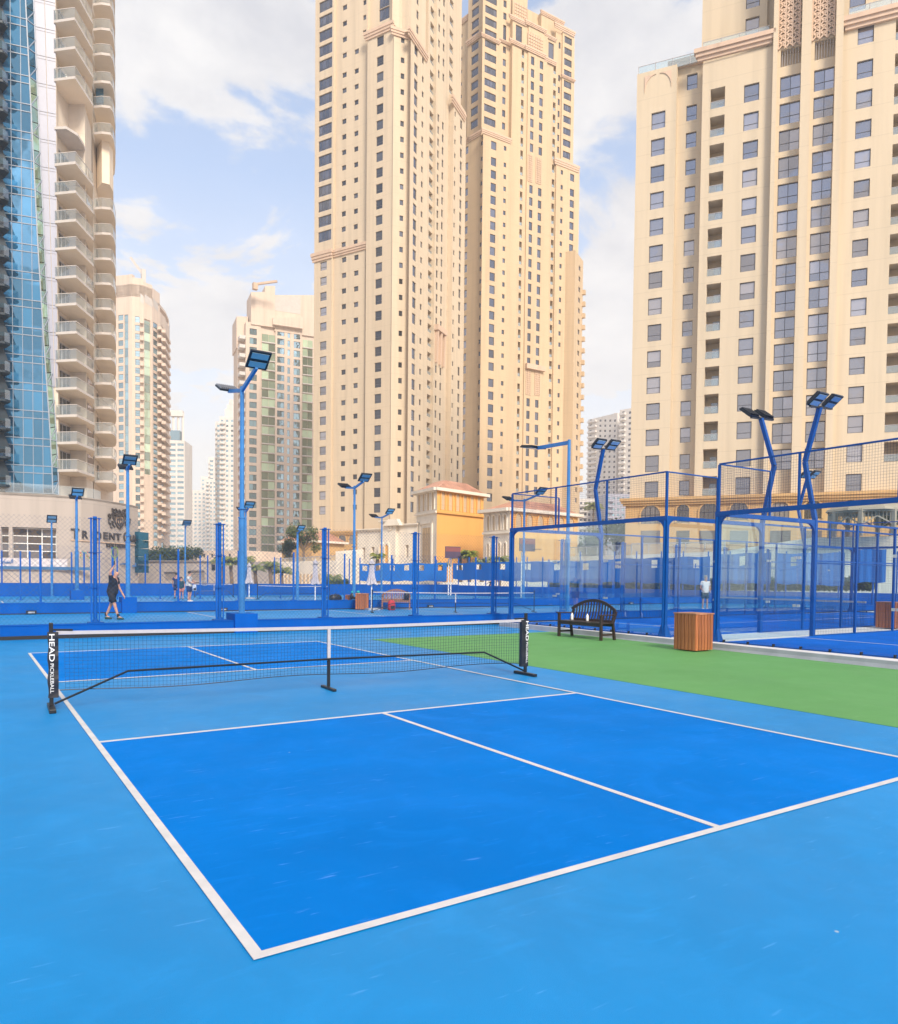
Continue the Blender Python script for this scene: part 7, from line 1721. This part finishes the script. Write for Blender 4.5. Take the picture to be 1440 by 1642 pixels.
# grey pavilion at the right
M['pav'] = mat('pavilion_grey', (.33, .28, .22), .7, .12, .6)
pc = DP(1392, 63); zb_ = zat(1392, 862, 63); ze = zat(1392, 822, 63); zt = zat(1392, 806, 63)
b = Bld('garden_pavilion', 'grey domed lattice pavilion on the raised garden at the right', loc=(*pc, zb_), wall=M['pav']); Rr_ = 3.1; n = 8
P8 = [(pc.x+Rr_*math.cos(2*math.pi*(k+.35)/n), pc.y+Rr_*math.sin(2*math.pi*(k+.35)/n)) for k in range(n)]
for k in range(n):
    a, c_ = Vector(P8[k]), Vector(P8[(k+1) % n]); m = MB(); m.bar((a.x, a.y, zb_), (a.x, a.y, ze), .28); m.build('column', M['pav'], b.t)
    m = MB(); m.bar((a.x, a.y, ze), (c_.x, c_.y, ze), .3, .25); m.build('ring_beam', M['pav'], b.t)
    m = MB(); q = 9
    for j in range(1, q): p = a+(c_-a)*j/q; lo = ze-.55-(.7*abs(j/q-.5)*2 if True else 0); m.bar((p.x, p.y, lo), (p.x, p.y, ze-.1), .05)
    m.bar((a.x, a.y, ze-1.2), ((a.x+c_.x)/2, (a.y+c_.y)/2, ze-.5), .1); m.bar(((a.x+c_.x)/2, (a.y+c_.y)/2, ze-.5), (c_.x, c_.y, ze-1.2), .1); m.build('lattice', M['pav'], b.t)
    m = MB(); tip = Vector((pc.x, pc.y)); pts = []
    for j in range(7): f_ = j/6; p = a+(tip-a)*f_; pts.append((p.x, p.y, ze+(zt-ze)*math.sin(f_*math.pi/2)))
    for p, q_ in zip(pts, pts[1:]): m.bar(p, q_, .16)
    m.build('dome_rib', M['pav'], b.t)
m = MB(); m.lathe((pc.x, pc.y, 0), [(Rr_*1.12*math.cos(j/6*math.pi/2)+.02, ze+(zt-ze)*.93*math.sin(j/6*math.pi/2)) for j in range(7)], 8); m.build('dome', M['pav'], b.t)
# low tan buildings in the left gap
b = Bld('low_building', 'long tan low building with roller doors between the podium and the palms', loc=(*DP(300, 110), 0), wall=M['podium'])
F_ = Face(DP(222, 112), DP(405, 106)); b.bay(F_, 222, 405, 900, 0, [dict(kind='none', x=(262, 282), rows=[(917, 917, 1)], h=14, yref=920, deep=.5), dict(kind='none', x=(303, 328), rows=[(915, 915, 1)], h=16, yref=920, deep=.5), dict(kind='win', style='plain', x=(338, 345), rows=[(905, 905, 1)], h=10, yref=910)], z0=0.0, yref=915, ret=12)
b.cornice(F_, 222, 405, 899, 902, 0, yref=900, proj_=.3, m_=M['podium'])
for xa, xb, ya in ((262, 282, 917.5), (303, 328, 915.5)):
    u0, u1 = F_.uz(xa, 920)[0], F_.uz(xb, 920)[0]; z1 = F_.uz(xa, ya)[1]; m = MB(); q = 8
    for k in range(q): m.quad(F_.P(u0, z1*k/q, -.42), F_.P(u1, z1*k/q, -.42), F_.P(u1, z1*(k+1)/q-.04, -.30), F_.P(u0, z1*(k+1)/q-.04, -.30))
    m.build('roller_door', M['slabedge'], b.t)
b.finish()
b = Bld('low_building', 'upper tan block with a flat roof above the roller door building', loc=(*DP(320, 150), 0), wall=M['peach']); F_ = Face(DP(285, 160), DP(384, 150))
b.bay(F_, 285, 384, 883, 0, [dict(kind='win', style='plain', x=(x, x+4), rows=[(888, 888, 1)], h=6, yref=890) for x in (300, 312, 325, 338, 352, 366)], z0=0.0, yref=890, ret=12); b.finish()
b = Bld('small_house', 'small ochre house with a brown hip roof among the trees', loc=(*DP(475, 125), 0), wall=M['ochre']); F_ = Face(DP(452, 128), DP(500, 124)); zE = F_.uz(476, 868)[1]
b.bay(F_, 452, 500, 868, 0, [], z0=0.0, yref=880, ret=8); hip_roof(b, [F_.A, F_.B, Vector(F_.P((F_.B-F_.A).length, 0, -8)[:2]), Vector(F_.P(0, 0, -8)[:2])], zE, zE+1.7, .5)

# ================================================================== TREES, PALMS, HEDGES
def leafmat(name, a, b_): 
    m, t, bs = new_mat(name); bs.inputs['Roughness'].default_value = .6
    g = t.nodes.new('ShaderNodeNewGeometry'); r = t.nodes.new('ShaderNodeValToRGB'); r.color_ramp.elements[0].color = (*a, 1); r.color_ramp.elements[1].color = (*b_, 1)
    t.links.new(g.outputs['Random Per Island'], r.inputs[0]); t.links.new(r.outputs[0], bs.inputs['Base Color'])
    tr = t.nodes.new('ShaderNodeBsdfTranslucent'); t.links.new(r.outputs[0], tr.inputs['Color']); mi = t.nodes.new('ShaderNodeMixShader'); mi.inputs[0].default_value = .3
    out = [n for n in t.nodes if n.type == 'OUTPUT_MATERIAL'][0]; t.links.new(bs.outputs[0], mi.inputs[1]); t.links.new(tr.outputs[0], mi.inputs[2]); t.links.new(mi.outputs[0], out.inputs['Surface']); return m
M['leaf'] = leafmat('leaf_olive', (.05, .08, .025), (.22, .25, .08)); M['leafd'] = leafmat('leaf_dark', (.02, .05, .02), (.07, .11, .04)); M['palm'] = leafmat('palm_leaf', (.15, .19, .05), (.50, .50, .20)); M['palmy'] = leafmat('palm_leaf_yellow', (.16, .20, .02), (.50, .48, .06))
M['bark'] = mat('bark', (.20, .14, .09), .9, .3, 4, bump=.6, bscale=15)
def tree(px, dep, ytop, ybase, wpx, label, m_=None, dens=1.0, z0_=None, seed=1, name='broadleaf_tree'):
    rs = random.Random(seed); p = DP(px, dep); zt = zat(px, ytop, dep); zb = zat(px, ybase, dep) if z0_ is None else z0_; wr = wpx*dep/FPX/2; h = zt-zb
    t = thing(name, label, 'tree', (p.x, p.y, zb)); m = MB(); cz = zb+h*.58
    m.tube([(p.x, p.y, zb), (p.x+.1, p.y, zb+h*.3), (p.x, p.y+.1, zb+h*.6)], [h*.035, h*.028, h*.015], 7)
    cl = []
    for k in range(9):
        a = rs.random()*6.28; rr = rs.random()**.6*wr*.8; q = Vector((p.x+rr*math.cos(a), p.y+rr*math.sin(a), cz+(rs.random()-.35)*h*.62)); cl.append((q, wr*(.28+.28*rs.random()))); m.tube([(p.x, p.y, zb+h*.3), tuple((Vector((p.x, p.y, zb+h*.45))+q)/2), tuple(q)], [h*.018, h*.012, h*.005], 5)
    m.build('trunk', M['bark'], t)
    m = MB(); lf = max(.10, wr*.055)
    for c_, r_ in cl:
        for k in range(int(330*dens)):
            v = Vector((rs.gauss(0, 1), rs.gauss(0, 1), rs.gauss(0, .8))).normalized()*r_*(rs.random()**.4)*1.1; q = c_+v; d1 = Vector((rs.gauss(0, 1), rs.gauss(0, 1), rs.gauss(0, 1))).normalized(); d2 = d1.orthogonal().normalized(); s_ = lf*(.6+rs.random())
            m.add([q-d1*s_, q+d2*s_*.5, q+d1*s_, q-d2*s_*.5], [(0, 1, 2, 3)])
    m.build('crown', m_ or M['leaf'], t); return t
def palm(px, dep, ytop, ybase, wpx, label, m_=None, seed=1, fr=26):
    rs = random.Random(seed); p = DP(px, dep); zt = zat(px, ytop, dep); zb = max(0, zat(px, ybase, dep)); R_ = wpx*dep/FPX/2; zc_ = zt-R_*.55
    t = thing('palm_tree', label, 'palm', (p.x, p.y, zb)); m = MB(); n = 8
    m.tube([(p.x+.05*math.sin(k*.7), p.y, zb+(zc_-zb)*k/n) for k in range(n+1)], [.16+.04*(k % 2) for k in range(n+1)], 8); m.build('trunk', M['bark'], t)
    for k in range(fr):
        a = 2*math.pi*k/fr+rs.random()*.3; up = .35+rs.random()*1.5; m = MB(); prev = None; S_ = 7; e_ = Vector((math.cos(a), math.sin(a), 0))
        pts = [Vector((p.x, p.y, zc_))+e_*(R_*f_)+Vector((0, 0, R_*(up*f_-(.35+up*.62)*f_*f_))) for f_ in [j/S_ for j in range(S_+1)]]
        sd = Vector((-e_.y, e_.x, 0))
        for j in range(S_):
            a0, a1 = pts[j], pts[j+1]; m.bar(a0, a1, .035)
            for q in (0, .33, .66):
                b0 = a0+(a1-a0)*q; l = R_*.34*math.sin(math.pi*min(1, (j+q+1.0)/(S_+1.5)))
                for s_ in (-1, 1):
                    tip = b0+sd*s_*l+(a1-a0)*.7-Vector((0, 0, l*.45)); w_ = (a1-a0)*.22; m.add([b0-w_, b0+w_, tip], [(0, 1, 2)])
        m.build('frond', m_ or M['palm'], t)
    return t
tree(486, 105, 838, 905, 52, 'bushy olive tree in front of the small brown roofed house', seed=2)
tree(464, 108, 868, 905, 30, 'lower dark shrub like tree left of the bushy olive tree', M['leafd'], seed=3)
for k, (px, dp_, yt, wp, lb, m_) in enumerate(((356, 80, 893, 30, 'leftmost palm of the cluster beside the nearest tall pole', None), (371, 76, 895, 34, 'second palm just left of the nearest tall pole', None), (393, 80, 893, 28, 'palm hidden behind the nearest tall pole and parasol', None), (410, 74, 906, 28, 'short palm right of the first closed parasol', None), (434, 72, 902, 32, 'bright palm below the peach tower', None), (452, 74, 911, 30, 'low palm left of the thick based lamp pole', None), (534, 70, 922, 26, 'small palm bush right of the middle fence post', None), (606, 72, 889, 22, 'small yellow green palm behind the parasol near the arcade', M['palmy']),
    (738, 70, 887, 26, 'left yellow palm in front of the orange wall', M['palmy']), (752, 69, 884, 26, 'right yellow palm in front of the orange wall', M['palmy']), (772, 68, 897, 26, 'green palm before the corner of the tall house', None), (800, 68, 893, 30, 'palm before the white face of the lower house', None), (712, 68, 903, 20, 'small palm behind the first basketball hoop', None))):
    palm(px, dp_, yt-2, 950, wp*1.25, lb, m_, seed=k+1)
palm(950, 260, 806, 870, 34, 'tall distant palm between the second tower and the right tower', seed=31)
tree(985, 96, 838, 905, 95, 'wide olive tree seen through the left padel court glass', seed=6, dens=1.2)
tree(952, 92, 852, 905, 55, 'smaller tree left of the wide olive tree behind the padel court', M['leafd'], seed=7)
tree(1425, 70, 806, 860, 42, 'tree behind the grey pavilion at the right edge', M['leafd'], seed=8)
tree(300, 125, 884, 905, 60, 'wide clipped tree above the roller doors', M['leafd'], seed=9); tree(262, 125, 888, 908, 70, 'dark clipped tree beside the teal glass corner', M['leafd'], seed=10)
def hedge(x0, x1, dep, ytop, ybase, label, seed, name='hedge', m_=None):
    rs = random.Random(seed); m = MB(); n = int(abs(x1-x0)*26)
    for k in range(n):
        x = x0+(x1-x0)*rs.random(); y = ytop+(ybase-ytop)*rs.random()**.7+1.5*math.sin(x*.7); q_ = bline(x, -.8-rs.random()*1.2); d = (q_.x-CP.x)*_f.x+(q_.y-CP.y)*_f.y; p = q_; q = Vector((p.x, p.y, zat(x, y, d))); d1 = Vector((rs.gauss(0, 1), rs.gauss(0, 1), rs.gauss(0, 1))).normalized(); d2 = d1.orthogonal(); s_ = .2
        m.add([q-d1*s_, q+d2*s_*.6, q+d1*s_, q-d2*s_*.6], [(0, 1, 2, 3)])
    o = m.build(name, m_ or M['leaf'], None, label, 'hedge')
hedge(880, 1130, 62.5, 932, 946, 'low planting strip under the windscreens behind the padel courts', 4); hedge(520, 560, 62.5, 930, 942, 'low planting left of the arcade fence', 5); hedge(1140, 1400, 62, 928, 944, 'planting strip behind the right padel court', 6)

# ================================================================== HAZE
m = MB(); m.box(-150, 560, -130, 720, -1.2, 330)
hz_o = m.build('haze', None, None, kind='stuff')
hm = bpy.data.materials.new('haze_air'); hm.use_nodes = True; t_ = hm.node_tree; t_.nodes.clear()
pv_ = t_.nodes.new('ShaderNodeVolumePrincipled'); ho = t_.nodes.new('ShaderNodeOutputMaterial'); pv_.inputs['Color'].default_value = (.97, .95, .94, 1); pv_.inputs['Density'].default_value = HAZE_DENSITY; pv_.inputs['Anisotropy'].default_value = .2
t_.links.new(pv_.outputs[0], ho.inputs['Volume']); hz_o.data.materials.clear(); hz_o.data.materials.append(hm)
